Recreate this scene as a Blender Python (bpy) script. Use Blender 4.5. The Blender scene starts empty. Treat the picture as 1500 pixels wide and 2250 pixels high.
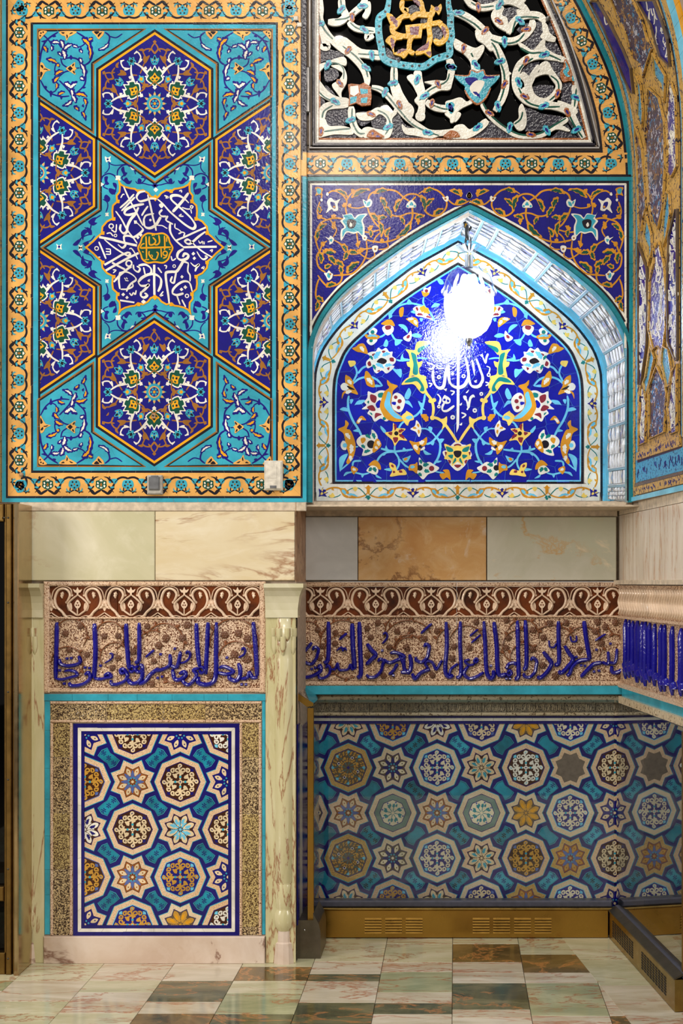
import bpy, bmesh, math, random
from mathutils import Vector

# ------------------------------------------------------------------ camera, world, lights
SC = bpy.context.scene
COL = SC.collection
FPX, CX, CY, EYE = 3000.0, 1000.0, 1280.0, 1.614      # focal length and principal point (1500x2250 frame), eye height
cam_d = bpy.data.cameras.new('camera')
cam_d.sensor_fit = 'HORIZONTAL'; cam_d.sensor_width = 36.0; cam_d.lens = 36.0 * FPX / 1500.0
cam_d.shift_x = -(CX - 750) / 1500.0; cam_d.shift_y = (CY - 1125) / 1500.0
cam = bpy.data.objects.new('camera', cam_d); COL.objects.link(cam)
cam.location = (0, 0, EYE); cam.rotation_euler = (math.pi / 2, 0, 0)
SC.camera = cam
SC.view_settings.view_transform = 'Standard'; SC.view_settings.look = 'None'
SC.view_settings.gamma = 1.0; SC.view_settings.use_curve_mapping = False
SC.view_settings.exposure = 0.0
world = bpy.data.worlds.new('hall_air'); SC.world = world; world.use_nodes = True
world.node_tree.nodes['Background'].inputs[0].default_value = (1.0, 0.93, 0.84, 1)
world.node_tree.nodes['Background'].inputs[1].default_value = 0.38

def area(name, loc, target, size, power, color=(1, 0.92, 0.82), sy=None):
    d = bpy.data.lights.new(name, 'AREA'); d.energy = power; d.color = color
    d.size = size
    if sy: d.shape = 'RECTANGLE'; d.size_y = sy
    o = bpy.data.objects.new(name, d); COL.objects.link(o); o.location = loc
    o.rotation_euler = (Vector(target) - Vector(loc)).to_track_quat('-Z', 'Y').to_euler()
    return o
area('overhead_fill_light', (-0.6, 0.6, 7.6), (-0.3, 6.0, 1.2), 3.2, 240, (1, 0.94, 0.86), 2.0)  # added soft fill from above, high enough that the glaze doesn't mirror it
area('side_fill_light', (-5.2, 2.2, 2.6), (0.2, 6.0, 1.4), 1.8, 190, (1, 0.93, 0.84))  # added fill from the left, reaches under the overhang
area('side_fill_light', (4.6, 0.4, 2.9), (-0.3, 6.0, 1.5), 1.6, 150, (1, 0.94, 0.87))  # added fill from the right, no actual fixture
for i, (lx, ly, lz, le) in enumerate([(-0.62, 2.6, 4.15, 22), (-0.45, 2.9, 4.65, 22), (-0.95, 2.6, 4.5, 22), (-0.75, 2.9, 5.1, 18)]):
    d = bpy.data.lights.new('chandelier_bulb', 'POINT'); d.energy = le; d.color = (1, 0.9, 0.82); d.shadow_soft_size = 0.05
    o = bpy.data.objects.new('chandelier_bulb', d); COL.objects.link(o); o.location = (lx, ly, lz)

# ------------------------------------------------------------------ materials
def lin(c):
    c = c / 255.0
    return c / 12.92 if c <= 0.04045 else ((c + 0.055) / 1.055) ** 2.4
def rgb(r, g, b): return (lin(r), lin(g), lin(b), 1.0)

class NT:
    def __init__(s, name):
        s.m = bpy.data.materials.new(name); s.m.use_nodes = True
        s.t = s.m.node_tree; s.b = s.t.nodes['Principled BSDF']; s.out = s.t.nodes['Material Output']
        s._pos = None
    def n(s, typ, **kw):
        nd = s.t.nodes.new(typ)
        for k, v in kw.items():
            if k.startswith('i_'): nd.inputs[k[2:].replace('_', ' ')].default_value = v
            else: setattr(nd, k, v)
        return nd
    def l(s, a, b): s.t.links.new(a, b)
    def pos(s):
        if s._pos is None: s._pos = s.n('ShaderNodeNewGeometry').outputs['Position']
        return s._pos
    def noise(s, scale, detail=3.0, rough=0.55, vec=None, dist=0.0):
        nd = s.n('ShaderNodeTexNoise'); nd.inputs['Scale'].default_value = scale
        nd.inputs['Detail'].default_value = detail; nd.inputs['Roughness'].default_value = rough
        nd.inputs['Distortion'].default_value = dist
        s.l(vec or s.pos(), nd.inputs['Vector']); return nd.outputs['Fac']
    def ramp(s, fac, stops, interp='LINEAR'):
        nd = s.n('ShaderNodeValToRGB'); e = nd.color_ramp; e.interpolation = interp
        while len(e.elements) < len(stops): e.elements.new(0.5)
        for el, (p, c) in zip(e.elements, stops): el.position = p; el.color = c
        s.l(fac, nd.inputs['Fac']); return nd.outputs['Color']
    def mix(s, fac, a, b, blend='MIX'):
        nd = s.n('ShaderNodeMix', data_type='RGBA', blend_type=blend)
        for sock, v in ((nd.inputs[0], fac), (nd.inputs[6], a), (nd.inputs[7], b)):
            if hasattr(v, 'is_output'): s.l(v, sock)
            else: sock.default_value = v
        return nd.outputs[2]
    def math(s, op, a, b=0.0, c=0.0):
        nd = s.n('ShaderNodeMath', operation=op)
        for sock, v in zip(nd.inputs, (a, b, c)):
            if hasattr(v, 'is_output'): s.l(v, sock)
            else: sock.default_value = v
        return nd.outputs[0]
    def bump(s, h, strength, dist, prev=None):
        nd = s.n('ShaderNodeBump'); nd.inputs['Strength'].default_value = strength; nd.inputs['Distance'].default_value = dist
        s.l(h, nd.inputs['Height'])
        if prev: s.l(prev, nd.inputs['Normal'])
        return nd.outputs['Normal']
    def col(s, v):
        if hasattr(v, 'is_output'): s.l(v, s.b.inputs['Base Color'])
        else: s.b.inputs['Base Color'].default_value = v
    def rough(s, v):
        if hasattr(v, 'is_output'): s.l(v, s.b.inputs['Roughness'])
        else: s.b.inputs['Roughness'].default_value = v
    def normal(s, v): s.l(v, s.b.inputs['Normal'])

def glaze(name, c, rough=0.16, var=0.16, bump=0.16, spec=0.5):
    m = NT(name)
    n1 = m.noise(9.0, 4.0, 0.6); n2 = m.noise(160.0, 2.0, 0.6)
    d = tuple(x * (1 - var * 1.6) for x in c[:3]) + (1,)
    e = tuple(min(1, x * (1 + var)) for x in c[:3]) + (1,)
    base = m.ramp(n1, [(0.32, d), (0.68, e)])
    m.col(m.mix(m.math('MULTIPLY', m.math('SUBTRACT', n2, 0.5), 0.5), base, (0.9, 0.9, 0.9, 1), 'MIX') if False else base)
    m.rough(rough); m.b.inputs['Specular IOR Level'].default_value = spec
    wav = m.noise(95.0, 2.0, 0.5, dist=0.4); fine = m.noise(480.0, 1.0, 0.5)
    m.normal(m.bump(fine, 0.06, 0.002, m.bump(wav, bump, 0.0035)))
    return m.m

MAT = {}
def G_(key, name, r, g, b, **kw): MAT[key] = glaze(name, rgb(r, g, b), **kw)
G_('W', 'white_glaze', 226, 222, 210)
G_('B', 'cobalt_glaze', 18, 12, 118)
G_('b', 'navy_line_glaze', 20, 14, 104)
G_('U', 'bright_cobalt_glaze', 4, 18, 150, rough=0.045, bump=0.4)
G_('u', 'deep_cobalt_glaze', 6, 10, 132, rough=0.045, bump=0.4)
G_('T', 'turquoise_glaze', 52, 158, 182)
G_('t', 'teal_turquoise_glaze', 28, 128, 142)
G_('C', 'sky_blue_glaze', 105, 190, 222)
G_('G', 'dark_green_glaze', 8, 74, 58)
G_('g', 'sea_green_glaze', 8, 116, 112)
G_('K', 'black_glaze', 22, 18, 30)
G_('O', 'buff_orange_glaze', 222, 166, 88)
G_('Y', 'golden_yellow_glaze', 224, 158, 20)
G_('y', 'pale_yellow_glaze', 234, 200, 96)
G_('A', 'amber_glaze', 200, 136, 28)
G_('N', 'ochre_brown_glaze', 150, 98, 34)
G_('R', 'maroon_glaze', 124, 34, 48)
G_('L', 'lavender_blue_glaze', 84, 104, 168)
G_('D', 'dark_brown_glaze', 62, 28, 14)
G_('M', 'mocha_glaze', 96, 78, 58)
G_('V', 'slate_inlay_glaze', 40, 38, 50, rough=0.1, bump=0.9)
G_('E', 'ecru_glaze', 222, 200, 162)
G_('e', 'pale_cream_glaze', 226, 214, 184)
G_('Q', 'old_gold_glaze', 196, 146, 56)
G_('q', 'copper_glaze', 150, 86, 36, bump=0.7)
G_('w', 'pearl_white_glaze', 216, 214, 202, bump=0.6)
G_('x', 'rippled_turquoise_glaze', 52, 156, 178, bump=0.7)
G_('z', 'rippled_gold_glaze', 206, 156, 28, bump=0.8)
G_('m', 'mauve_glaze', 112, 66, 78, bump=0.8)

# ------------------------------------------------------------------ planes: photograph pixels -> points on the real walls
def frontal(Y):
    def M(x, y, h=0.0):
        return ((x - CX) * Y / FPX, Y - h, EYE - (y - CY) * Y / FPX)
    M.Y = Y
    return M
YA, YB, YC, YE, YF = 5.80, 5.84, 6.54, 6.19, 6.28
MA, MB_, ME, MF = frontal(YA), frontal(YB), frontal(YE), frontal(YF)
def MC(x, y, h=0.0):        # the back of the niche stands very slightly askew
    Y = YC / (1 - 0.12*(x-CX)/FPX)
    return ((x-CX)*Y/FPX, Y-h, EYE-(y-CY)*Y/FPX)

# ------------------------------------------------------------------ objects
def tag(o, label=None, cat=None, group=None, kind=None):
    for k, v in (('label', label), ('category', cat), ('group', group), ('kind', kind)):
        if v: o[k] = v
    return o
def empty(name, loc, label=None, cat=None, group=None, kind=None):
    o = bpy.data.objects.new(name, None); COL.objects.link(o); o.location = loc; o.empty_display_size = 0.1
    return tag(o, label, cat, group, kind)
def wloc(o):
    v = Vector((0, 0, 0))
    while o is not None: v += o.location; o = o.parent
    return v

class Mesh:
    """collects faces in world coordinates, several materials"""
    def __init__(s): s.v = []; s.f = []; s.mi = []; s.mats = []; s.smooth = []
    def mat(s, m):
        if m not in s.mats: s.mats.append(m)
        return s.mats.index(m)
    def add(s, vs, fs, m, smooth=False):
        k = len(s.v); s.v += vs; i = s.mat(m)
        for f in fs: s.f.append([a + k for a in f]); s.mi.append(i); s.smooth.append(smooth)
    def box(s, x0, x1, y0, y1, z0, z1, m, bev=0.0):
        if x0 > x1: x0, x1 = x1, x0
        if y0 > y1: y0, y1 = y1, y0
        if z0 > z1: z0, z1 = z1, z0
        b = min(bev, (x1 - x0) / 3, (z1 - z0) / 3, (y1 - y0) / 2)
        if b <= 0:
            v = [(x0,y0,z0),(x1,y0,z0),(x1,y1,z0),(x0,y1,z0),(x0,y0,z1),(x1,y0,z1),(x1,y1,z1),(x0,y1,z1)]
            f = [(0,1,5,4),(1,2,6,5),(2,3,7,6),(3,0,4,7),(4,5,6,7),(3,2,1,0)]
        else:   # front (towards -Y) edges chamfered
            v = [(x0+b,y0,z0+b),(x1-b,y0,z0+b),(x1-b,y0,z1-b),(x0+b,y0,z1-b),
                 (x0,y0+b,z0),(x1,y0+b,z0),(x1,y0+b,z1),(x0,y0+b,z1),
                 (x0,y1,z0),(x1,y1,z0),(x1,y1,z1),(x0,y1,z1)]
            f = [(0,1,2,3),(4,5,1,0),(5,6,2,1),(6,7,3,2),(7,4,0,3),(4,8,9,5),(5,9,10,6),(6,10,11,7),(7,11,8,4),(8,11,10,9)]
        s.add(v, f, m)
    def tube(s, pts, r, m, n=10, cap=True):
        P = [Vector(p) for p in pts]; rr = r if isinstance(r, (list, tuple)) else [r] * len(P)
        up = Vector((0.3, 0.2, 1)); vs = []; fs = []
        for i, p in enumerate(P):
            t = (P[min(i + 1, len(P) - 1)] - P[max(i - 1, 0)]).normalized()
            a = t.cross(up)
            if a.length < 1e-4: a = t.cross(Vector((1, 0, 0)))
            a.normalize(); b = t.cross(a)
            for k in range(n):
                w = 2 * math.pi * k / n
                vs.append(tuple(p + (a * math.cos(w) + b * math.sin(w)) * rr[i]))
        for i in range(len(P) - 1):
            for k in range(n):
                fs.append((i*n+k, i*n+(k+1)%n, (i+1)*n+(k+1)%n, (i+1)*n+k))
        if cap: fs += [tuple(range(n))[::-1], tuple(range((len(P)-1)*n, len(P)*n))]
        s.add(vs, fs, m, True)
    def lathe(s, cx, cy, prof, m, n=32, a0=0.0, a1=2*math.pi, wob=None):
        vs = []; fs = []; full = abs(a1 - a0 - 2*math.pi) < 1e-6; c = n if full else n + 1
        for (r, z) in prof:
            for k in range(c):
                a = a0 + (a1 - a0) * k / n
                q = r if wob is None else r * wob(a, z)
                vs.append((cx + q*math.cos(a), cy + q*math.sin(a), z))
        for i in range(len(prof)-1):
            for k in range(n):
                fs.append((i*c+k, i*c+(k+1)%c, (i+1)*c+(k+1)%c, (i+1)*c+k))
        s.add(vs, fs, m, True)
    def build(s, name, parent=None, **kw):
        me = bpy.data.meshes.new(name); off = wloc(parent) if parent else Vector((0, 0, 0))
        me.from_pydata([(v[0]-off.x, v[1]-off.y, v[2]-off.z) for v in s.v], [], s.f)
        for m in s.mats: me.materials.append(m if not isinstance(m, str) else MAT[m])
        me.polygons.foreach_set('material_index', s.mi); me.polygons.foreach_set('use_smooth', s.smooth); me.update()
        o = bpy.data.objects.new(name, me); COL.objects.link(o)
        if parent: o.parent = parent
        return tag(o, **kw)

# ------------------------------------------------------------------ flat shapes in photograph pixels
def catmull(p, closed=False, sub=6):
    n = len(p)
    if n < 3: return [tuple(q) for q in p]
    out = []
    rng = range(n) if closed else range(n - 1)
    for i in rng:
        if closed: a, b, c, d = p[(i-1) % n], p[i], p[(i+1) % n], p[(i+2) % n]
        else: a, b, c, d = p[max(i-1, 0)], p[i], p[i+1], p[min(i+2, n-1)]
        for k in range(sub):
            t = k / sub; t2 = t*t; t3 = t2*t
            out.append(tuple(0.5*((2*b[j]) + (-a[j]+c[j])*t + (2*a[j]-5*b[j]+4*c[j]-d[j])*t2 + (-a[j]+3*b[j]-3*c[j]+d[j])*t3) for j in range(len(b))))
    if not closed: out.append(tuple(p[-1]))
    return out
def resample(p, step):
    out = [p[0]]; acc = 0.0
    for a, b in zip(p, p[1:]):
        L = math.hypot(b[0]-a[0], b[1]-a[1])
        if L == 0: continue
        t = step - acc
        while t <= L:
            out.append((a[0]+(b[0]-a[0])*t/L, a[1]+(b[1]-a[1])*t/L)); t += step
        acc = (L - (t - step))
    out.append(p[-1]); return out
def area2(p): return sum(p[i][0]*p[(i+1)%len(p)][1]-p[(i+1)%len(p)][0]*p[i][1] for i in range(len(p)))
def clip_half(p, a, b):
    """keep the part of convex-clip polygon p left of a->b"""
    out = []
    for i in range(len(p)):
        c, d = p[i], p[(i+1) % len(p)]
        sc = (b[0]-a[0])*(c[1]-a[1])-(b[1]-a[1])*(c[0]-a[0]); sd = (b[0]-a[0])*(d[1]-a[1])-(b[1]-a[1])*(d[0]-a[0])
        if sc >= 0: out.append(c)
        if (sc > 0 > sd) or (sc < 0 < sd):
            t = sc/(sc-sd); out.append((c[0]+(d[0]-c[0])*t, c[1]+(d[1]-c[1])*t))
    return out
def clip_convex(p, q):
    if area2(q) < 0: q = q[::-1]
    for i in range(len(q)):
        p = clip_half(p, q[i], q[(i+1) % len(q)])
        if len(p) < 3: return []
    return p
def hull(pts):
    pts = sorted(set((round(x, 4), round(y, 4)) for x, y in pts)); out = []
    for seq in (pts, pts[::-1]):
        h = []
        for p in seq:
            while len(h) > 1 and (h[-1][0]-h[-2][0])*(p[1]-h[-2][1])-(h[-1][1]-h[-2][1])*(p[0]-h[-2][0]) <= 1e-6: h.pop()
            h.append(p)
        out += h[:-1]
    return out
def inset(p, d):
    """offset a convex polygon inwards by d"""
    if area2(p) < 0: p = p[::-1]
    n = len(p); out = list(p)
    for i in range(n):
        a, b = p[i], p[(i+1) % n]; L = math.hypot(b[0]-a[0], b[1]-a[1])
        if L < 1e-6: continue
        nx, ny = -(b[1]-a[1])/L*d, (b[0]-a[0])/L*d
        out = clip_half(out, (a[0]+nx, a[1]+ny), (b[0]+nx, b[1]+ny))
        if len(out) < 3: return []
    return out
def offset_poly(p, d):
    """miter offset of a closed polygon (d>0 shrinks it)"""
    if area2(p) < 0: p = p[::-1]
    n = len(p); out = []
    for i in range(n):
        a, b, c = p[i-1], p[i], p[(i+1) % n]
        def nrm(u, v):
            L = math.hypot(v[0]-u[0], v[1]-u[1]) or 1e-9
            return (-(v[1]-u[1])/L, (v[0]-u[0])/L)
        n1, n2 = nrm(a, b), nrm(b, c); k = 1 + n1[0]*n2[0] + n1[1]*n2[1]; k = max(k, 0.35)
        out.append((b[0]+(n1[0]+n2[0])/k*d, b[1]+(n1[1]+n2[1])/k*d))
    return out

def ribbon_outline(c, w):
    L = []; R = []; n = len(c)
    for i in range(n):
        a, b = c[max(i-1, 0)], c[min(i+1, n-1)]
        dx, dy = b[0]-a[0], b[1]-a[1]; q = math.hypot(dx, dy) or 1e-9
        nx, ny = -dy/q*w[i]/2, dx/q*w[i]/2
        L.append((c[i][0]+nx, c[i][1]+ny)); R.append((c[i][0]-nx, c[i][1]-ny))
    return L, R

LIFT = 0.000012
NOSPLIT = {'joint_line', 'medallion_knob', 'carved_lettering', 'slate_infill', 'turquoise_cloud_band', 'octagon_tile', 'star_tile', 'bow_tile', 'border_flower', 'rosette', 'ornament'}
class Flat:
    """shapes in pixel space at painter's-order heights; mapped onto a surface when built"""
    def __init__(s, M, base=0.0012, thick=0.0012):
        s.M = M; s.h = base; s.thick = thick; s.groups = []; s.cur = None
    def group(s, name): s.cur = [name, []]; s.groups.append(s.cur)
    def put(s, mat, polys):
        """polys: list of ('poly', pts) / ('strip', L, R)"""
        if s.cur is None: s.group('inlay')
        s.h += LIFT
        s.cur[1].append((mat, s.h, polys))
    def build(s, parent, clip=None, M=None, stuff=()):
        M = M or s.M; objs = []
        todo = []
        for name, shapes in s.groups:
            if not shapes: continue
            if name in stuff or len(shapes) < 2 or name in NOSPLIT: todo.append((name, shapes)); continue
            bb = []
            for mat, h, polys in shapes:
                q = [p for kind, *d in polys for part in d if isinstance(part, list) for p in part]
                bb.append((min(p[0] for p in q), min(p[1] for p in q), max(p[0] for p in q), max(p[1] for p in q)))
            par = list(range(len(bb)))
            def find(a):
                while par[a] != a: a = par[a]
                return a
            for i in range(len(bb)):
                for j in range(i):
                    a, b = bb[i], bb[j]
                    if a[0] < b[2] and b[0] < a[2] and a[1] < b[3] and b[1] < a[3]: par[find(i)] = find(j)
            cl = {}
            for i, sh in enumerate(shapes): cl.setdefault(find(i), []).append(sh)
            todo += [(name, c) for c in cl.values()]
        for name, shapes in todo:
            mesh = Mesh()
            for mat, h, polys in shapes:
                for kind, *d in polys:
                    vs, fs = shape_faces(kind, d, h, s.thick)
                    if clip: vs, fs = clip_faces(vs, fs, clip)
                    if fs: mesh.add([M(*v) for v in vs], fs, mat)
            if mesh.f:
                o = mesh.build(name, parent)
                if name in stuff: o['kind'] = 'stuff'
                objs.append(o)
        return objs
def shape_faces(kind, d, h, th):
    if kind == 'poly':
        p = d[0]; n = len(p)
        if area2(p) > 0: p = p[::-1]           # pixel y runs down: make the front face look at the viewer
        vs = [(x, y, h) for x, y in p] + [(x, y, h-th) for x, y in p]
        fs = [tuple(range(n))] + [(i, i+n, (i+1) % n + n, (i+1) % n) for i in range(n)]
        return vs, fs
    if kind == 'strip':
        L, R = d; n = len(L)
        vs = [(x, y, h) for x, y in L] + [(x, y, h) for x, y in R] + [(x, y, h-th) for x, y in L] + [(x, y, h-th) for x, y in R]
        fs = []
        for i in range(n-1):
            fs += [(i, i+1, n+i+1, n+i), (i+1, i, 2*n+i, 2*n+i+1), (n+i, n+i+1, 3*n+i+1, 3*n+i)]
        fs += [(0, n, 3*n, 2*n), (n-1, 3*n-1, 4*n-1, 2*n-1)]
        return vs, fs
    if kind == 'dome':      # rounded relief stroke
        L, R, hh = d; n = len(L); vs = []; fs = []; prof = [(0, -0.15), (0.06, 0.45), (0.25, 0.85), (0.5, 1.0), (0.75, 0.85), (0.94, 0.45), (1, -0.15)]; k = len(prof)
        for i in range(n):
            e = min(1.0, 0.35 + min(i, n-1-i) * 0.33)
            for t, z in prof: vs.append((L[i][0]*(1-t)+R[i][0]*t, L[i][1]*(1-t)+R[i][1]*t, h + z*hh*e))
        for i in range(n-1):
            for j in range(k-1): fs.append((i*k+j, (i+1)*k+j, (i+1)*k+j+1, i*k+j+1))
        fs += [tuple(range(k)), tuple(range((n-1)*k, n*k))[::-1]]
        return vs, fs
def clip_faces(vs, fs, q):
    xs = [p[0] for p in q]; ys = [p[1] for p in q]
    vx = [v[0] for v in vs]; vy = [v[1] for v in vs]
    if max(vx) < min(xs) or min(vx) > max(xs) or max(vy) < min(ys) or min(vy) > max(ys): return [], []
    if area2(q) < 0: q = q[::-1]
    def inside(v): return all((q[(i+1)%len(q)][0]-q[i][0])*(v[1]-q[i][1])-(q[(i+1)%len(q)][1]-q[i][1])*(v[0]-q[i][0]) >= 0 for i in range(len(q)))
    if all(inside(v) for v in vs): return vs, fs
    bm = bmesh.new(); bv = [bm.verts.new(v) for v in vs]
    for f in fs:
        try: bm.faces.new([bv[i] for i in f])
        except ValueError: pass
    for i in range(len(q)):
        a, b = q[i], q[(i+1) % len(q)]
        nx, ny = (b[1]-a[1]), -(b[0]-a[0])
        bmesh.ops.bisect_plane(bm, geom=bm.verts[:]+bm.edges[:]+bm.faces[:], plane_co=(a[0], a[1], 0), plane_no=(nx, ny, 0), clear_outer=True)
    bm.verts.index_update()
    V = [tuple(v.co) for v in bm.verts]; F = [[v.index for v in f.verts] for f in bm.faces]; bm.free()
    return V, F

def frame(x0, y0, s): return lambda x, y: (x0 + x*s, y0 + y*s, s)
def parse(tok):
    nums = []; pts = []
    for t in tok:
        if ',' in t: pts.append(tuple(float(q) for q in t.split(',')))
        else: nums.append(float(t))
    return nums, pts
def taper(n, w, kind):
    out = []
    for i in range(n):
        t = i/(n-1) if n > 1 else 0
        if kind == 'l': k = max(0.05, math.sin(math.pi*t**0.8)**0.75)*(0.86+0.2*math.cos(6.5*math.pi*t))   # leaf with scalloped edges
        elif kind == 'h': k = 1.0 - 0.75*t                                                  # horn: thick to thin
        elif kind == 'r': k = min(1.0, 0.62+3.2*min(t, 1-t))                                # soft ends
        else: k = 1.0
        out.append(w*k)
    return out
def draw(fl, text, fr, tf=lambda x, y: (x, y), recol=None, relief=0.0, h0=None):
    """one shape per line: colour kind numbers points.  r/R stroke, l leaf, h horn, p smooth shape, P sharp shape, d disc, q diamond, n pen stroke, o ring, s star"""
    if h0 is not None: fl.h = h0
    for line in text.strip().split('\n'):
        line = line.strip()
        if not line: continue
        if line[0] == '@': fl.group(line[1:].strip()); continue
        tok = line.split(); m = tok[0]; kind = tok[1]; nums, pts = parse(tok[2:])
        if recol: m = recol.get(m, m)
        S = fr(0, 0)[2]
        def T(p): x, y, _ = fr(p[0], p[1]); return tf(x, y)
        P_ = []
        if kind in 'rRlhn':
            if kind == 'l' and len(pts) == 2:
                (ax, ay), (bx, by) = pts; q = 0.14 if (int(ax)+int(by)) % 2 else -0.14
                pts = [pts[0], ((ax+bx)/2-(by-ay)*q*0.8, (ay+by)/2+(bx-ax)*q*0.8), pts[1]]
            c = catmull(pts, False, 8 if kind == 'l' else 6) if kind != 'R' else pts
            if len(c) == 2: c = [(c[0][0]+(c[1][0]-c[0][0])*k/6, c[0][1]+(c[1][1]-c[0][1])*k/6) for k in range(7)]
            if kind == 'n':     # broad pen held at an angle
                w = []
                for i in range(len(c)):
                    a, b = c[max(i-1, 0)], c[min(i+1, len(c)-1)]; an = math.atan2(b[1]-a[1], b[0]-a[0])
                    w.append(nums[0]*(0.5+0.5*abs(math.sin(an-0.9))))
                w = [x*k for x, k in zip(w, taper(len(c), 1, 'r'))]
            else: w = taper(len(c), nums[0], kind)
            L, R = ribbon_outline(c, w); L = [T(p) for p in L]; R = [T(p) for p in R]
            if area2(L + R[::-1]) > 0: L, R = R, L
            P_.append(('dome', L, R, relief) if relief else ('strip', L, R))
        elif kind == 'p': P_.append(('poly', [T(p) for p in catmull(pts, True, 4)]))
        elif kind == 'P': P_.append(('poly', [T(p) for p in pts]))
        elif kind in 'dq':
            n = 12 if kind == 'd' else 4
            for c in pts: P_.append(('poly', [T((c[0]+nums[0]*math.cos(2*math.pi*k/n), c[1]+nums[0]*(nums[1] if len(nums) > 1 else 1)*math.sin(2*math.pi*k/n))) for k in range(n)]))
        elif kind == 'o':
            for c in pts:
                ring = [(c[0]+nums[0]*math.cos(2*math.pi*k/14), c[1]+nums[0]*math.sin(2*math.pi*k/14)) for k in range(15)]
                L, R = ribbon_outline(ring, [nums[1]]*15); P_.append(('strip', [T(p) for p in L], [T(p) for p in R]))
                if area2(P_[-1][1]) > 0: P_[-1] = ('strip', P_[-1][2], P_[-1][1])
        elif kind == 's':       # star: points, outer r, inner r, start angle
            n = int(nums[0]); a0 = nums[3] if len(nums) > 3 else -math.pi/2
            for c in pts: P_.append(('poly', [T((c[0]+nums[1+k % 2]*math.cos(a0+math.pi*k/n), c[1]+nums[1+k % 2]*math.sin(a0+math.pi*k/n))) for k in range(2*n)]))
        if relief: P_ = [p if p[0] == 'dome' else p for p in P_]
        fl.put(m, P_)

def mirx(c): return lambda x, y: (2*c - x, y)
def miry(c): return lambda x, y: (x, 2*c - y)
def mirxy(a, b): return lambda x, y: (2*a - x, 2*b - y)
ID = lambda x, y: (x, y)

def pieces(parent, M, poly, mat, n, name='tile_piece', h=0.0, gap=0.35, seed=1, thick=0.008, jitter=0.0004, mats=None):
    """a convex field laid as irregular hand-cut pieces (Voronoi cells), each an object with open joints"""
    R = random.Random(seed); xs = [p[0] for p in poly]; ys = [p[1] for p in poly]
    if area2(poly) < 0: poly = poly[::-1]
    pts = []
    tries = 0
    sp = 0.7*math.sqrt((max(xs)-min(xs))*(max(ys)-min(ys))/max(n, 1))
    while len(pts) < n and tries < n*60:
        tries += 1
        q = (R.uniform(min(xs), max(xs)), R.uniform(min(ys), max(ys)))
        if all(math.hypot(q[0]-p[0], q[1]-p[1]) > sp for p in pts): pts.append(q)
    out = []
    for i, a in enumerate(pts):
        cell = poly
        for j, b in enumerate(pts):
            if j == i or math.hypot(a[0]-b[0], a[1]-b[1]) > sp*6: continue
            mx, my = (a[0]+b[0])/2, (a[1]+b[1])/2; dx, dy = b[0]-a[0], b[1]-a[1]
            cell = clip_half(cell, (mx, my), (mx-dy, my+dx)) 
            if len(cell) < 3: break
        if len(cell) < 3: continue
        cell = inset(cell, gap)
        if len(cell) < 3 or abs(area2(cell)) < 8: continue
        vs, fs = shape_faces('poly', [cell], h + R.uniform(0, jitter), thick)
        me = Mesh(); me.add([M(*v) for v in vs], fs, mats[R.randrange(len(mats))] if mats else mat)
        out.append(me.build(name, parent))
    return out

def line_tiles(parent, M, path, w, mat, seg, name, h=0.001, closed=True, thick=0.008, join=False, seed=3, gap=0.6, mats=None):
    """a thin band of tiles laid end to end along a pixel path; corners of the path stay tile joints"""
    R = random.Random(seed); mesh = Mesh(); outs = []
    p = list(path) + ([path[0]] if closed else [])
    if isinstance(w, (int, float)): w = (-w/2, w/2)
    N = len(p) - 1
    def nrm(i):
        a, b = p[i], p[i+1]; L = math.hypot(b[0]-a[0], b[1]-a[1]) or 1e-9
        return (-(b[1]-a[1])/L, (b[0]-a[0])/L)
    def miter(i):
        if closed: n1, n2 = nrm((i-1) % N), nrm(i % N)
        elif i == 0: n1 = n2 = nrm(0)
        elif i == N: n1 = n2 = nrm(N-1)
        else: n1, n2 = nrm(i-1), nrm(i)
        k = max(0.3, 1 + n1[0]*n2[0] + n1[1]*n2[1])
        return ((n1[0]+n2[0])/k, (n1[1]+n2[1])/k)
    carry = 0.0; run = []
    for i in range(N):
        a, b = p[i], p[i+1]; L = math.hypot(b[0]-a[0], b[1]-a[1])
        if L < 1e-6: continue
        ma, mb = miter(i), miter(i+1)
        k = max(1, round(L/seg)); cuts = [0.0] + sorted(min(0.97, max(0.03, (j + R.uniform(-0.22, 0.22))/k)) for j in range(1, k)) + [1.0]
        for c0, c1 in zip(cuts, cuts[1:]):
            g0 = gap/L/2 if L > 4*gap else 0; d0, d1 = c0+g0, c1-g0
            q = []
            for t, s in ((d0, w[0]), (d1, w[0]), (d1, w[1]), (d0, w[1])):
                mx, my = ma[0]+(mb[0]-ma[0])*t, ma[1]+(mb[1]-ma[1])*t
                q.append((a[0]+(b[0]-a[0])*t+mx*s, a[1]+(b[1]-a[1])*t+my*s))
            vs, fs = shape_faces('poly', [q], h + R.uniform(0, 0.0003), thick)
            mm = mats[R.randrange(len(mats))] if mats else mat
            if join: mesh.add([M(*v) for v in vs], fs, mm)
            else:
                me = Mesh(); me.add([M(*v) for v in vs], fs, mm); outs.append(me.build(name, parent))
    if join: outs.append(mesh.build(name, parent))
    return outs
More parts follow.
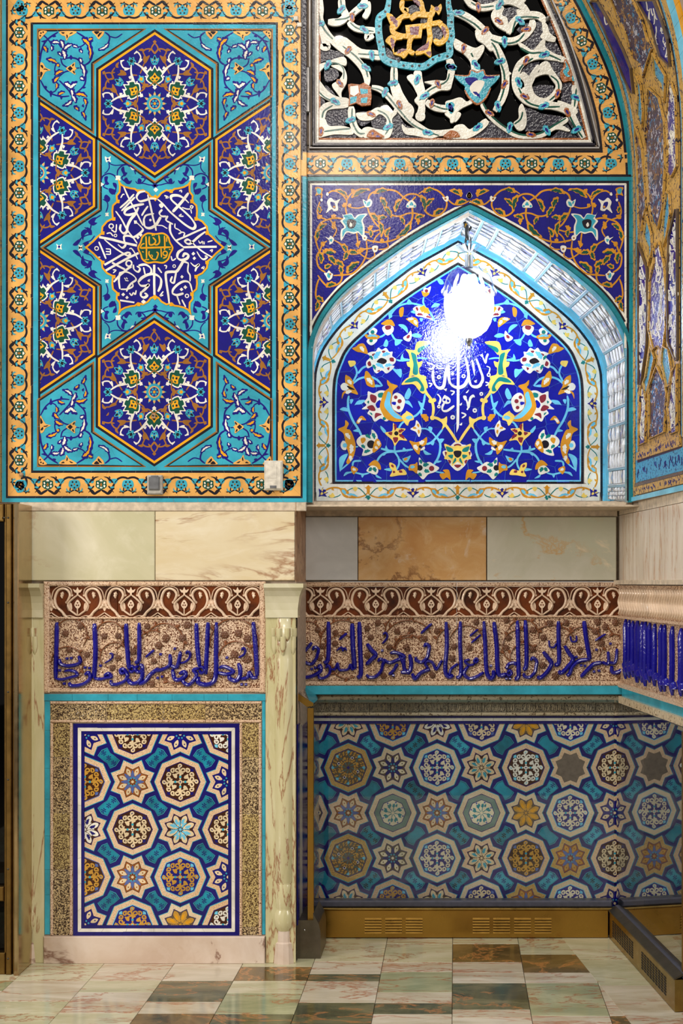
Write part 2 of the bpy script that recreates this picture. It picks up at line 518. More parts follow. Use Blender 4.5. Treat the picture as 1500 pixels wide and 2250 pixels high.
def along(path, closed=False):
    """mapping (s, t) -> point at arc length s, offset t to the left"""
    p = list(path); cum = [0.0]
    for a, b in zip(p, p[1:]): cum.append(cum[-1]+math.hypot(b[0]-a[0], b[1]-a[1]))
    nv = []
    for i in range(len(p)):
        a, b = p[max(i-1, 0)], p[min(i+1, len(p)-1)]; L = math.hypot(b[0]-a[0], b[1]-a[1]) or 1e-9
        nv.append((-(b[1]-a[1])/L, (b[0]-a[0])/L))
    def f(s, t):
        s0 = min(max(s, 0), cum[-1]-1e-6); i = 0
        lo, hi = 0, len(cum)-1
        while hi-lo > 1:
            md = (lo+hi)//2
            if cum[md] <= s0: lo = md
            else: hi = md
        i = lo; u = (s0-cum[i])/((cum[i+1]-cum[i]) or 1e-9); e = s-s0
        x = p[i][0]+(p[i+1][0]-p[i][0])*u; y = p[i][1]+(p[i+1][1]-p[i][1])*u
        nx = nv[i][0]+(nv[i+1][0]-nv[i][0])*u; ny = nv[i][1]+(nv[i+1][1]-nv[i][1])*u
        L = math.hypot(nx, ny) or 1e-9; nx /= L; ny /= L
        return (x+nx*t+ny*e, y+ny*t-nx*e)
    f.length = cum[-1]
    return f
# ------------------------------------------------------------------ setting shell
def grout(name, r, g, b, rough=0.8):
    m = NT(name); n = m.noise(40, 4); m.col(m.ramp(n, [(0.3, rgb(r*0.8, g*0.8, b*0.8)), (0.7, rgb(r, g, b))])); m.rough(rough); return m.m
MAT['S'] = grout('pale_mortar', 168, 150, 132)
MAT['P'] = grout('plaster', 190, 170, 150)
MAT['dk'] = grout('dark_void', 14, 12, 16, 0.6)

def XA(px): return MA(px, 0)[0]
def ZA(py): return MA(0, py)[2]
def XB(px): return MB_(px, 0)[0]
def ZB(py): return MB_(0, py)[2]
wall_left = Mesh()
wall_left.box(-2.6, XA(672.5), YA+0.012, YA+0.1, ZA(1104), 4.6, 'P')
wall_left.box(-2.6, XA(650), YA+0.012, YA+1.6, -0.02, ZA(1104), 'P')
wall_left = wall_left.build('wall_left', kind='structure')

# ------------------------------------------------------------------ orange border module (black S-vines, blue and white flowers)
BORDER_GREEN = '''
@border_flower
G p 0,-88 38,-62 76,-52 78,-12 82,28 48,62 20,70 0,86 -20,70 -48,62 -82,28 -78,-12 -76,-52 -38,-62
W p 0,-78 26,-52 4,-46 0,-40 -4,-46 -26,-52
W p 48,-40 62,-22 46,-2 36,-16
W p -48,-40 -62,-22 -46,-2 -36,-16
W p 62,14 56,40 38,38 36,12
W p -62,14 -56,40 -38,38 -36,12
W p 20,46 6,62 2,44 14,34
W p -20,46 -6,62 -2,44 -14,34
N p 0,-26 18,2 8,26 -8,26 -18,2
'''
BORDER_BLUE = '''
@border_flower
T p 0,88 38,58 80,34 86,-10 66,-58 20,-70 -20,-70 -66,-58 -86,-10 -80,34 -38,58
K q 17 0,50
K d 14 44,16 28,-36 -28,-36 -44,16
N d 14 0,-2
'''
BORDER_HALF = '''
K r 34 6,84 56,112 104,138 150,98 176,40 192,-8
K r 30 186,20 206,-36 250,-82 310,-106 370,-100 400,-84
K h 26 100,134 140,84 190,120
K p 34,-116 96,-112 150,-76 190,-40 168,-22 120,-50 90,-90
K p 116,-126 140,-104 122,-92
K r 22 108,22 140,56 176,64 198,52
K p 262,110 318,96 330,50 342,40 344,86 330,140 312,120
K p 262,110 300,104 290,122
K r 20 330,112 366,96 396,82
K p 296,-120 330,-110 318,-92
T p 158,-82 240,-82 208,-44 198,-4 182,-34
T p 108,-52 150,-40 140,-16 118,-26
T p 150,30 196,34 172,56 138,54
T p 284,50 300,86 348,104 300,106 276,84
T p 208,-10 226,-44 250,-60 230,-22
'''
def lay_border(fl, path, s0, n, pitch=117.4, k=0.14663, blue0=True):
    f = along(path); q = pitch / 800.0
    for i in range(n):
        c = s0 + pitch*i
        for sgn in (1, -1):
            fl.group('border_vine')
            draw(fl, BORDER_HALF, frame(0, 0, 1), lambda x, y, c=c, sgn=sgn: f(c + sgn*x*q, y*k), h0=0.0016 if sgn > 0 else 0.0020)
        draw(fl, BORDER_GREEN, frame(0, 0, 1), lambda x, y, c=c: f(c + x*q, y*k), h0=0.0024)
        for d in ((-400, 400) if i == 0 and blue0 else (400,)):
            draw(fl, BORDER_BLUE, frame(0, 0, 1), lambda x, y, c=c+d*q: f(c + x*q, y*k), h0=0.0024)

# ------------------------------------------------------------------ hexagon mosaic panel
panel = empty('mosaic_panel', MA(341, 1103), 'tall mosaic tile panel of blue hexagons around a star of white calligraphy', 'tile panel')
bk = Mesh(); x0, _, z0 = MA(4, 1104); x1, _, z1 = MA(672.8, -60)
bk.box(x0, x1, YA-0.0005, YA+0.02, z0, z1, 'S'); bk.build('backing', panel, label='pale mortar bed between the tiles')
# outer lines
line_tiles(panel, MA, [(668.7, 388), (668.7, 1099), (9, 1099), (9, -60)], 8.5, 'T', 62, 'turquoise_strip_tile', closed=False)
line_tiles(panel, MA, [(662.5, -60), (662.5, 1092.5), (15.5, 1092.5), (15.5, -60)], 4.4, 'K', 60, 'black_line', closed=False, join=True)
mat_or = MAT['O']
line_tiles(panel, MA, [(636, -60), (636, 1064.5), (43, 1064.5), (43, 24), (636, 24)], 51, 'O', 58, 'border_field_tile', closed=False, gap=0.35)
line_tiles(panel, MA, [(609, 51.8), (609, 1036.5), (70, 1036.5), (70, 51.8)], 5.2, 'K', 60, 'black_line', join=True)
line_tiles(panel, MA, [(602, 58), (602, 1030), (77, 1030), (77, 58)], 8.2, 'T', 64, 'turquoise_strip_tile')
line_tiles(panel, MA, [(668.7, -60), (668.7, 333)], 8.5, 'V', 62, 'slate_strip_tile', closed=False)
line_tiles(panel, MA, [(667, 335), (667, 386)], 12, 'O', 62, 'border_field_tile', closed=False)
fl = Flat(MA, base=0.0016)
lay_border(fl, [(43, -120), (43, 1064)], 72+120, 9)
lay_border(fl, [(636, 1064), (636, -160)], 1064-1006, 10)
lay_border(fl, [(43, 1064.5), (640, 1064.5)], 105-43, 5)
lay_border(fl, [(640, 24), (43, 24)], 640-577, 5)
fl.build(panel)

# inner field lines: brown + black around the turquoise quarters and the star
KX, KY = 340.5, 544.7
QUAD = [(81.5, 63), (322, 63), (207, 141.5), (207, 296), (81.5, 212)]
STAR = [(217, 311), (340.5, 398.5), (464, 311), (464, 459.5), (592, KY), (464, 629.9), (464, 778.4), (340.5, 690.9), (217, 778.4), (217, 629.9), (89, KY), (217, 459.5)]
HEXP = [(0, -157.5), (123.5, -74.5), (123.5, 74.5), (0, 157.5), (-123.5, 74.5), (-123.5, -74.5)]
tqb = Mesh(); vs, fs = shape_faces('poly', [[(80, 61), (601, 61), (601, 1028), (80, 1028)]], 0.0009, 0.004)
tqb.add([MA(*v) for v in vs], fs, 'T'); tqb.build('turquoise_dividing_band', panel)
def ringed(path, tfs, bands, name, M=MA, h=0.0012, parent=panel):
    for tf in tfs:
        p = [tf(*q) for q in path]
        if area2(p) < 0: p = p[::-1]
        d = 0.0
        for w, mat, seg in bands:
            line_tiles(parent, M, offset_poly(p, d), (0, w), mat, seg, name, h=h, join=True); d += w
MIR4 = [ID, mirx(KX), miry(KY), mirxy(KX, KY)]
ringed(QUAD, MIR4, [(3.2, 'N', 50), (3.6, 'K', 44)], 'edging_line')
ringed(STAR, [ID], [(3.2, 'N', 50), (3.6, 'K', 44)], 'edging_line')
for j, tf in enumerate(MIR4):
    for p, n in (([(88, 69), (304, 69), (200, 139), (88, 139)], 6), ([(88, 139), (200, 139), (200, 284), (88, 209)], 8)):
        pieces(panel, MA, [tf(*q) for q in p], 'T', n, 'turquoise_field_tile', h=0.0012, gap=0.18, seed=11+j)
sp = offset_poly(STAR, 7.0)
arms = [[sp[0], sp[1], (340.5, KY), sp[11]], [sp[1], sp[2], sp[3], (340.5, KY)], [sp[3], sp[4], sp[5], (340.5, KY)], [sp[5], sp[6], sp[7], (340.5, KY)], [sp[7], sp[8], sp[9], (340.5, KY)], [sp[9], sp[10], sp[11], (340.5, KY)]]
for j, p in enumerate(arms): pieces(panel, MA, p, 'T', 8, 'turquoise_field_tile', h=0.0010, gap=0.2, seed=31+j)

# --- hexagon medallions
HEX_SECTOR = '''
@brown_vine
N r 17 190,-372 168,-420 146,-480 118,-528
N r 18 112,-560 136,-606 150,-644 118,-672 66,-678 28,-656 0,-626
N p 118,-500 78,-560 66,-600 110,-582 132,-600 150,-570 146,-520
N r 17 0,-752 38,-700 34,-660 0,-616
N P 0,-790 26,-768 0,-736 -26,-768
N p 136,-664 170,-684 214,-660 168,-650 150,-632
N p 60,-690 80,-640 52,-660
N r 18 0,-262 46,-232 94,-212 128,-236 140,-290 152,-322
N p 100,-216 128,-198 168,-188 160,-220 138,-240
@white_vine
W r 17 160,-444 205,-472 262,-506 290,-520
W h 46 84,-366 128,-410 176,-456 236,-500
W p 100,-426 116,-462 142,-440
W r 17 268,-614 236,-640 206,-622 182,-576 196,-540
W p 160,-548 190,-556 218,-498 178,-520
W q 18 236,-640
'''
HEX_AXIS = '''
@green_flower
W p 0,-476 32,-424 72,-434 112,-378 94,-348 118,-302 76,-256 44,-240 0,-204 -44,-240 -76,-256 -118,-302 -94,-348 -112,-378 -72,-434 -32,-424
W P 40,-428 54,-462 72,-426
W P -40,-428 -54,-462 -72,-426
W P 104,-350 134,-336 106,-318
W P -104,-350 -134,-336 -106,-318
W q 28 0,-200
G p 0,-450 30,-402 62,-414 96,-370 78,-346 100,-304 66,-268 34,-254 0,-222 -34,-254 -66,-268 -100,-304 -78,-346 -96,-370 -62,-414 -30,-402
Y p 0,-384 26,-346 66,-318 44,-288 20,-270 0,-276 -20,-270 -44,-288 -66,-318 -26,-346
K q 19 0,-336
G p 10,-300 34,-314 42,-298 22,-286
G p -10,-300 -34,-314 -42,-298 -22,-286
N r 14 -48,-232 0,-262 48,-232
@turquoise_palmette
T p 0,-606 28,-560 54,-568 52,-528 30,-486 0,-478 -30,-486 -52,-528 -54,-568 -28,-560
K p 0,-590 14,-562 0,-540 -14,-562
Y p 26,-554 36,-538 24,-530
Y p -26,-554 -36,-538 -24,-530
B d 12 0,-516
K p 24,-516 32,-504 18,-500
K p -24,-516 -32,-504 -18,-500
'''
HEX_DIAG = '''
@turquoise_flower
T p 0,-410 18,-378 44,-372 36,-340 20,-312 0,-304 -20,-312 -36,-340 -44,-372 -18,-378
Y q 27 0,-352
@turquoise_flower
T p 0,-664 22,-640 54,-636 46,-606 52,-572 22,-570 0,-548 -22,-570 -52,-572 -46,-606 -54,-636 -22,-640
K q 27 0,-608
K d 9 28,-628 -28,-628 28,-582 -28,-582
'''
HEX_CORE = '''
@rosette
T s 12 160 96 0,0
B d 13 97,97 -97,97 97,-97 -97,-97 132,36 132,-36 -132,36 -132,-36 36,132 -36,132 36,-132 -36,-132
O d 74 0,0
B d 60 0,0
T d 15 38,0 -38,0 19,33 -19,33 19,-33 -19,-33
Y d 18 0,0
'''
HEX_CORE_PETAL = '''
O p 0,-142 15,-118 0,-100 -15,-118
'''
def hex_medallion(cx, cy, clip, seed):
    gold = [(cx+x, cy+y) for x, y in HEXP]
    def cl(p):
        return clip_convex(p, clip) if clip else p
    g = Mesh()
    for d0, d1, mat in ((-5.2, 0, 'K'), (0, 5, 'Y')):
        o, i = offset_poly(gold, d0), offset_poly(gold, d1)
        if area2(gold) < 0: o, i = o[::-1], i[::-1]
        for k in range(6):
            q = cl([o[k], o[(k+1) % 6], i[(k+1) % 6], i[k]])
            if q and abs(area2(q)) > 1:
                vs, fs = shape_faces('poly', [q], 0.0014, 0.004); g.add([MA(*v) for v in vs], fs, mat)
    g.build('gold_edging', panel)
    field = cl(offset_poly(gold, 5.2))
    pieces(panel, MA, field, 'B', 26 if not clip else 14, 'cobalt_field_tile', h=0.0013, gap=0.18, seed=seed)
    vs, fs = shape_faces('poly', [cl(offset_poly(gold, 2))], 0.0011, 0.002); gb = Mesh(); gb.add([MA(*v) for v in vs], fs, 'b'); gb.build('cobalt_bed', panel)
    f = Flat(MA, base=0.0016)
    def rot(k, m=1, off=0.0):
        a = math.radians(60*k + off); c, s = math.cos(a), math.sin(a)
        def tf(x, y):
            x *= m
            X, Y = x*c - y*s, x*s + y*c
            return (cx + X*0.18*0.935, cy + Y*0.18*0.985)
        return tf
    F1 = frame(0, 0, 1)
    for k in range(6):
        for m in (1, -1): draw(f, HEX_SECTOR, F1, rot(k, m), h0=0.0016 if m > 0 else 0.0018)
    for k in range(6):
        draw(f, HEX_AXIS, F1, rot(k), h0=0.0021); draw(f, HEX_DIAG, F1, rot(k, 1, 30), h0=0.0021)
    draw(f, HEX_CORE, F1, rot(0))
    for k in range(12): draw(f, HEX_CORE_PETAL, F1, rot(0, 1, 30*k))
    f.build(panel, clip=clip)
hex_medallion(340, 228, None, 1); hex_medallion(339, 861.4, None, 2)
LC = [(88.5, 40), (330, 40), (330, 1040), (88.5, 1040)]; RC = [(350, 40), (593.5, 40), (593.5, 1040), (350, 1040)]
for i, (hx, hy, c) in enumerate([(85.5, 380, LC), (85.5, 705, LC), (596.5, 380, RC), (596.5, 705, RC)]): hex_medallion(hx, hy, c, 5+i)
line_tiles(panel, MA, [(86.3, 214), (86.3, 875)], 4.4, 'K', 60, 'black_line', closed=False, join=True, h=0.0015)
line_tiles(panel, MA, [(595.4, 214), (595.4, 875)], 4.4, 'K', 60, 'black_line', closed=False, join=True, h=0.0015)

# --- corner arabesques
CORNER = '''
@arabesque_vine
B r 26 870,484 740,570 662,660 616,800 600,930
B r 22 606,1200 680,1330 780,1408 920,1448 1040,1440
B r 26 1150,486 1290,580 1366,700 1382,830 1340,930 1262,984
B r 24 930,890 980,876 1060,868 1150,884 1224,960 1276,1070 1284,1190 1256,1290 1146,1392
B r 20 912,872 936,960 1006,1012
B r 16 1140,1022 1192,1020
B r 20 1044,1062 964,1084 890,1146
B r 18 846,940 822,1030 834,1100 900,1130
B r 22 888,1206 960,1280 1040,1370 1070,1430
B r 18 852,1300 834,1360 774,1392
B r 20 640,520 700,572 756,640 780,700
B r 20 756,620 860,640 920,720
B r 18 1080,690 1170,706 1230,690 1290,640
B r 18 1210,710 1232,770
B r 20 1256,1470 1296,1560 1272,1650 1230,1692
B r 20 1268,1650 1256,1740 1288,1810
B r 24 1574,486 1640,546 1624,640 1560,710 1470,740
B r 18 1640,546 1740,566 1830,510
B p 690,640 630,630 622,620 700,600
B p 820,520 840,550 800,560 780,540
B p 1040,860 1062,826 1090,862 1066,900
B p 740,1380 770,1360 786,1390 764,1460
B p 670,1290 706,1300 690,1340
B p 900,1450 940,1450 920,1496
B p 1240,1300 1290,1310 1250,1330
B p 1250,1560 1226,1590 1260,1610
@arabesque_leaf
B l 82 768,640 900,650
B l 94 900,596 950,752
B l 94 950,752 1096,660
B l 67 1080,690 1180,720
B l 67 774,680 776,770
B l 67 1180,740 1236,800
B l 107 936,740 966,900
B l 62 860,780 926,850
B l 78 1180,866 1222,980
B l 94 1202,940 1276,1180
B l 89 1196,1160 1264,1216
B l 100 960,1240 1076,1340
B l 94 1050,1346 1160,1220
B l 100 1060,1330 1090,1450
B l 94 1076,1420 1140,1550
B l 82 1090,1496 930,1590
W l 30 790,640 890,646
W l 36 912,616 944,720
W l 36 966,742 1076,672
W l 22 1096,692 1160,712
W l 22 768,700 774,752
W l 24 1206,758 1222,792
W l 44 940,762 970,882
W l 22 884,796 912,832
W l 30 1198,886 1218,940
W l 34 1212,960 1262,1150
W l 34 1204,1172 1250,1196
W l 46 974,1252 1062,1324
W l 40 1060,1324 1148,1256
W l 34 1068,1350 1082,1440
W l 34 1082,1440 1128,1532
W l 32 1072,1512 976,1580
W l 34 1620,660 1500,740
B l 67 1640,640 1470,760
W l 28 1622,660 1492,742
@arabesque_leaf
B l 107 1226,570 1370,720
B l 89 1350,640 1390,560
B l 94 1316,650 1350,900
B l 82 690,884 866,970
B l 62 846,950 890,1010
B l 94 820,1130 950,1066
B l 94 800,1250 890,1150
B l 67 856,1240 840,1344
B l 69 866,1430 976,1376
B l 80 640,700 716,790
B l 89 1130,1410 1310,1450
B l 71 1256,1466 1296,1590
B l 71 1104,1590 1190,1670
B l 67 1216,1680 1288,1810
Y l 44 1244,590 1344,700
Y l 36 1330,606 1386,584
Y l 30 1330,690 1344,880
Y l 36 724,894 856,948
Y d 20 870,980
Y l 38 836,1122 944,1070
Y l 36 820,1232 884,1160
Y l 26 848,1252 842,1330
Y l 28 882,1424 966,1392
Y l 34 656,700 696,780
Y l 40 1142,1416 1296,1450
Y l 30 1266,1486 1284,1574
Y l 26 1130,1616 1172,1652
Y l 26 1238,1684 1268,1764
@palmette
O p 900,474 926,530 978,548 998,612 1036,556 1086,530 1146,474
K p 916,488 950,512 970,490
K p 1066,490 1040,520 1100,496
K l 24 1000,520 1004,584
@palmette
O p 604,960 646,950 690,1018 764,1054 690,1076 652,1130 604,1196
K p 610,980 644,984 650,1030 620,1010
K l 20 650,1040 730,1060
K p 608,1080 644,1100 608,1170
@palmette
O p 990,1030 1056,984 1124,936 1124,1000 1148,1034 1120,1062 1132,1122 1064,1084
K q 40 1054,1030
K l 28 1090,1000 1116,956
K l 28 1092,1064 1118,1110
@palmette
O p 592,472 706,472 650,540 592,592
K d 13 616,500 650,486 606,540
@palmette
O p 1384,472 1436,540 1478,592 1516,560 1546,530 1560,490 1550,472
K l 36 1470,560 1530,490
K p 1410,476 1490,476 1450,520
'''
fl = Flat(MA, base=0.0018)
F2 = frame(0, 0, 0.146667)
for tf in MIR4: draw(fl, CORNER, F2, tf, h0=0.0018)
fl.build(panel)

# --- star arabesque
FS = frame(190, 320, 0.2)
STAR_Q = '''
@arabesque_vine
B r 15 160,392 182,336 244,308 304,328 330,362
B r 15 338,330 346,270 392,222 452,212 516,248 540,316
B r 11 236,170 262,200 306,216 362,216 424,204
B r 11 246,190 250,244 222,290 196,306
B r 14 400,260 412,320 388,352 410,386 470,404
B r 12 540,390 562,416 626,416 690,432 762,436
B r 13 560,400 600,412 642,376 634,340
B r 13 200,372 214,410 186,450 240,480
B r 13 312,410 324,470 306,540
B r 12 180,590 226,620 234,670 214,730
B r 13 160,764 104,800 60,852 40,930
B r 12 -20,900 30,930 60,980
B p 380,260 410,230 424,290 450,300 420,340 400,310
B p 410,380 440,350 470,390 500,380 480,420 440,420
B p 560,400 574,360 606,380 590,420
B p 596,350 640,330 660,372 632,360
B p 196,350 236,340 230,390 250,420 214,430
B p 250,470 300,480 330,500 290,540 250,510
B p 196,560 220,540 262,580 240,620 200,600
B p 290,410 330,420 330,470 300,450
B p 20,840 60,800 110,790 90,840 120,850 70,880
B p 0,900 50,920 60,970 30,980
B p -60,960 -20,920 20,940 -20,980 -40,1040
B p -150,1090 -100,1040 -60,1030 -80,1070 -110,1100
B r 12 -110,1090 -60,1020 -10,990 60,970
B r 11 -40,1080 0,1060 50,1040 90,990
B p -30,1090 10,1050 30,1080 10,1110
B q 26 762,440
@star_flower
W p 204,120 234,134 268,118 260,150 270,180 236,172 222,186 208,160
B d 12 234,152
@star_flower
W p 320,336 346,330 374,336 370,362 376,384 344,380 318,378 324,356
@star_flower
W p 206,744 226,740 244,738 240,758 246,776 224,774 208,778 212,760
@star_flower
W P 476,232 500,246 532,268 500,270
@star_flower
W P 160,404 196,426 160,450
@star_flower
W p -86,1088 -64,1102 -44,1092 -48,1116 -44,1136 -64,1128 -86,1142 -82,1116
'''
fl = Flat(MA, base=0.0018)
for tf in MIR4: draw(fl, STAR_Q, FS, tf, h0=0.0016)
draw(fl, '''
@star_flower
W q 27 762,486
@star_flower
B q 26 757,1770
@star_flower
W p -330,1080 -300,1098 -270,1080 -276,1112 -270,1144 -300,1130 -330,1146 -322,1112
B d 14 -300,1112
@star_flower
W p 1785,1080 1815,1098 1845,1080 1839,1112 1845,1144 1815,1130 1785,1146 1793,1112
B d 14 1815,1112
''', FS)
fl.build(panel)
# medallion outline (quarter, crop units) mirrored to the full cusped star
QM = [(757, 570), (715, 560), (684, 520), (628, 488), (574, 502), (540, 474), (492, 468), (432, 452), (388, 428), (356, 372),
      (376, 450), (372, 508), (340, 548), (346, 614), (300, 656), (292, 716), (298, 800), (236, 830), (184, 890), (176, 962), (130, 1000), (84, 1048), (4, 1115)]
def refl(pts, cx, cy):
    q = [FS(*p)[:2] for p in pts]
    q = [(KX-0.5+(x-341.4), KY-1+(y-543.0)) for x, y in q]
    m = lambda a, sx, sy: ((2*(KX-0.5)-a[0]) if sx else a[0], (2*(KY-1)-a[1]) if sy else a[1])
    return q + [m(p, 0, 1) for p in q[::-1]][1:] + [m(p, 1, 1) for p in q][1:] + [m(p, 1, 0) for p in q[::-1]][1:-1]
MEDAL = refl(QM, 757, 1115)
fl = Flat(MA, base=0.0030)
fl.group('medallion_edging')
fl.put('Y', [('poly', offset_poly(MEDAL, -2.0))])
fl.group('medallion_field')
fl.put('B', [('poly', offset_poly(MEDAL, 1.9))])
knobs = [(574, 502), (346, 614), (300, 806), (180, 962)]
fl.group('medallion_knob')
for tf in MIR4:
    for k in knobs:
        x, y, _ = FS(*k); x, y = tf(x, y); fl.put('Y', [('poly', [(x-4, y-4), (x+4, y-3.4), (x+3.6, y+4), (x-3.4, y+4)])])
fl.put('Y', [('poly', [(341.4-7, 434.5), (341.4, 428), (341.4+7, 434.5), (341.4, 443)])]); fl.put('Y', [('poly', [(340.5-7, 653), (340.5, 647), (340.5+7, 653), (340.5, 660)])])
CAL = '''
@calligraphy
W n 30 385,55 450,200 530,350 612,515
W n 22 508,145 430,230 342,308
W n 22 518,180 440,260 360,342
W n 28 640,110 570,125 538,180 575,228 650,214 700,196 770,200
W n 30 668,150 700,280 730,420 752,500 768,575
W n 32 625,262 560,272 480,292 410,332 398,378 450,388 520,368
W n 34 560,300 520,380 470,440 432,520 420,590 380,604 344,560 352,500
W n 32 290,345 360,440 430,570 500,660 545,725
W n 22 300,350 322,384 350,420
W n 22 672,285 632,340 598,398
W n 34 622,430 632,520 690,545 760,510 806,440 820,412
W n 22 622,450 648,396 742,374
W d 15 700,450
W P 506,455 540,455 545,492 510,494
W n 28 540,480 600,540 610,570 560,618 500,652 450,636 394,640 392,690 408,740 370,776 318,736
W P 566,626 588,604 608,622 586,648
W P 534,655 556,636 574,654 552,678
W n 36 785,205 850,262 920,342 1020,432 1120,512 1200,552 1228,510 1180,430 1100,350 1010,270 948,210 952,165 1030,162 1100,200 1152,248
W n 34 1148,130 1080,222 1010,302 962,354
W p 800,270 836,250 856,280 830,310
W n 26 840,326 806,368 832,404 888,406
W n 26 905,400 884,450 930,480 966,500
W n 34 932,490 932,580 972,660 1032,722 1092,770
W R 25 1086,770 1300,765 1480,764
W R 22 1000,692 1120,640 1250,580 1352,536
W n 28 1345,588 1270,642 1200,704 1150,732 1106,704 1140,678 1190,712 1240,762 1330,832 1428,888
W n 20 990,490 990,540 1030,562 1062,592 1030,612
W n 18 1060,590 1102,602 1090,640
W r 12 778,512 840,516 884,542 900,548
W r 14 1038,110 1064,100 1066,126
W r 14 1072,300 1130,320 1180,316 1202,290 1172,286 1184,372
W r 15 1066,380 1040,402 1090,406
W r 17 864,160 912,182 878,190
W r 13 1266,690 1284,722 1310,700 1316,730 1330,706 1334,736
W r 15 1372,708 1432,690
W n 34 1090,790 1030,830 1018,890 1064,920 1130,902 1146,860 1104,846 1080,884
W P 1182,848 1206,822 1228,846 1204,868
W P 1196,900 1218,878 1238,900 1214,922
W n 24 1246,820 1290,890 1330,912 1368,884 1340,872
W n 24 1172,950 1222,992 1274,970 1242,1012 1226,1054
W n 34 1150,960 1090,940 1060,980 1010,1052 950,1058 896,1064 880,1092 890,1200 910,1330 922,1432
W n 26 1004,1060 990,1130 975,1188 938,1170 958,1112
W r 18 1148,960 1140,1050 1166,1100 1166,1172
W n 28 958,1312 970,1262 1030,1202 1100,1170 1162,1192 1192,1292
W n 30 956,1312 1010,1332 1090,1312
W n 26 1010,1335 1050,1445
W r 18 1070,1386 1116,1474
W P 1088,1240 1110,1216 1134,1240 1112,1264
W P 1044,1266 1066,1244 1088,1266 1066,1288
W o 20 12 1130,1342
W P 1052,1118 1070,1096 1092,1116 1072,1140
W r 14 862,984 890,990 882,1024
W r 16 944,874 960,924 1002,900
W o 16 10 980,992
W R 27 745,975 745,1100 745,1200 748,1330
W n 30 560,985 640,974 700,1012 712,1060 690,1092
W n 34 556,1182 600,1130 680,1090 760,1090 822,1140 822,1220 790,1292
W n 30 556,1182 590,1222 650,1222 682,1210 640,1262 596,1300
W n 32 592,1290 590,1342 630,1362 664,1332 630,1308
W r 18 620,1006 638,1092
W r 18 788,1008 834,1072
W P 590,1412 618,1384 650,1412 620,1438
W R 20 342,1394 512,1420
W P 358,1326 382,1304 404,1326 380,1348
W P 404,1362 426,1340 446,1362 424,1382
W R 28 98,650 250,680 400,720 542,750
W n 28 160,680 270,770 380,842 440,870 464,842 424,828
W R 25 432,832 360,862 260,922 160,978
W r 20 94,706 136,802 178,906
W R 27 562,838 450,890 300,972 176,1044
W r 13 176,788 230,792
W r 13 176,820 230,824
W r 13 176,852 230,854
W r 13 230,790 232,856
W o 22 12 68,784
W r 12 88,884 112,888
W R 23 250,950 320,990 402,1032
W r 14 452,792 476,784 512,830 552,912
W o 34 20 448,960
W n 26 480,1000 450,1012 400,1052 340,1102 270,1180
W n 26 500,975 508,1030 556,1060 578,1020 540,992
W n 28 346,1060 330,1152 342,1262
W n 24 340,1070 420,1060 500,1102 532,1152 480,1192 440,1242 420,1292
W n 20 350,1264 430,1262 492,1232 490,1192
W r 12 394,1130 410,1150
W r 12 416,1126 432,1146
W r 12 404,1160 444,1166
W o 26 14 240,522
W r 16 302,500 292,590 240,562
W r 15 186,610 230,602 262,640
W o 16 10 290,632
W r 16 454,1308 480,1336 500,1306 520,1330
W r 16 534,1276 524,1330
W r 16 852,1290 816,1340 852,1332
W r 16 1300,1020 1330,1000 1322,1030
W r 14 260,1036 296,1040 262,1074
W r 14 352,190 376,150 396,150
W r 13 670,1170 690,1150 684,1176
W r 14 1400,812 1430,800 1420,830
'''
FC = frame(200, 400, 0.186667)
draw(fl, CAL, FC)
CART = [(560, 1128), (590, 1060), (610, 1000), (670, 958), (757, 965), (845, 958), (905, 1000), (925, 1060), (957, 1128), (925, 1200), (905, 1256), (845, 1298), (757, 1290), (670, 1298), (610, 1256), (590, 1200)]
fl.group('green_cartouche')
cq = [FS(*p)[:2] for p in catmull(CART, True, 4)]
fl.put('Y', [('poly', cq)]); fl.put('G', [('poly', offset_poly(cq, 3.6))])
draw(fl, '''
Y r 17 655,998 660,1100 662,1244
Y r 17 692,1000 690,1060 700,1092 740,1086 762,1050 730,1010
Y r 17 796,986 804,1060 776,1092 744,1084
Y r 17 858,992 862,1100 858,1150
Y r 14 884,1004 882,1060
Y r 20 594,1128 700,1124 930,1118
Y r 14 590,1130 610,1090 640,1078
Y o 24 14 866,1186
Y r 15 890,1190 876,1226 842,1240
Y r 16 820,1130 826,1230
Y r 15 692,1160 690,1200 730,1250 770,1252
Y r 15 770,1250 790,1190 770,1170
Y r 13 726,980 724,996
Y r 13 742,978 744,994
Y r 12 908,1140 926,1146
Y r 12 690,1254 640,1256
Y o 12 9 716,1216
Y r 12 612,1166 632,1174
''', FS)
fl.build(panel, stuff=())
# ------------------------------------------------------------------ right bay: upper wall with the arched opening
CXN, CXB = 1031.0, 1006.0       # axis of the niche front / of its back panel
F7, F8 = frame(680, 560, 0.226667), frame(680, 820, 0.226667)
FSP = frame(660, 380, 0.253333)
# arch outlines on plane B (photograph pixels)
ARCH_L = [(683.5, 1104), (683.5, 940), (683.5, 800), (684.5, 759), (693.6, 728), (709.5, 696), (732, 664), (757, 637), (789, 610), (820, 585.5), (852, 563), (893, 534.5), (938.6, 506.6), (986, 481), (CXN, 457)]
ARCH_F = catmull(ARCH_L, False, 4); ARCH_F = ARCH_F + [(2*CXN-x+3, y) for x, y in ARCH_F[::-1]][1:]      # front edge of the niche
BACK_O = [(689, 1104), (689, 960), (689.5, 840), (693, 809), (704, 775), (720, 748), (747, 714), (781, 682), (838, 637), (906, 585), (950, 560), (CXB, 529)]
BACK_F = catmull(BACK_O, False, 4); BACK_F = BACK_F + [(2*CXB-x, y) for x, y in BACK_F[::-1]][1:]          # back panel outline (black line, plane C)
BACK_I = [(733, 1060), (733, 930), (734.5, 840), (746, 800), (764, 764), (807, 723), (884, 657.5), (975, 598.5), (CXB, 580)]
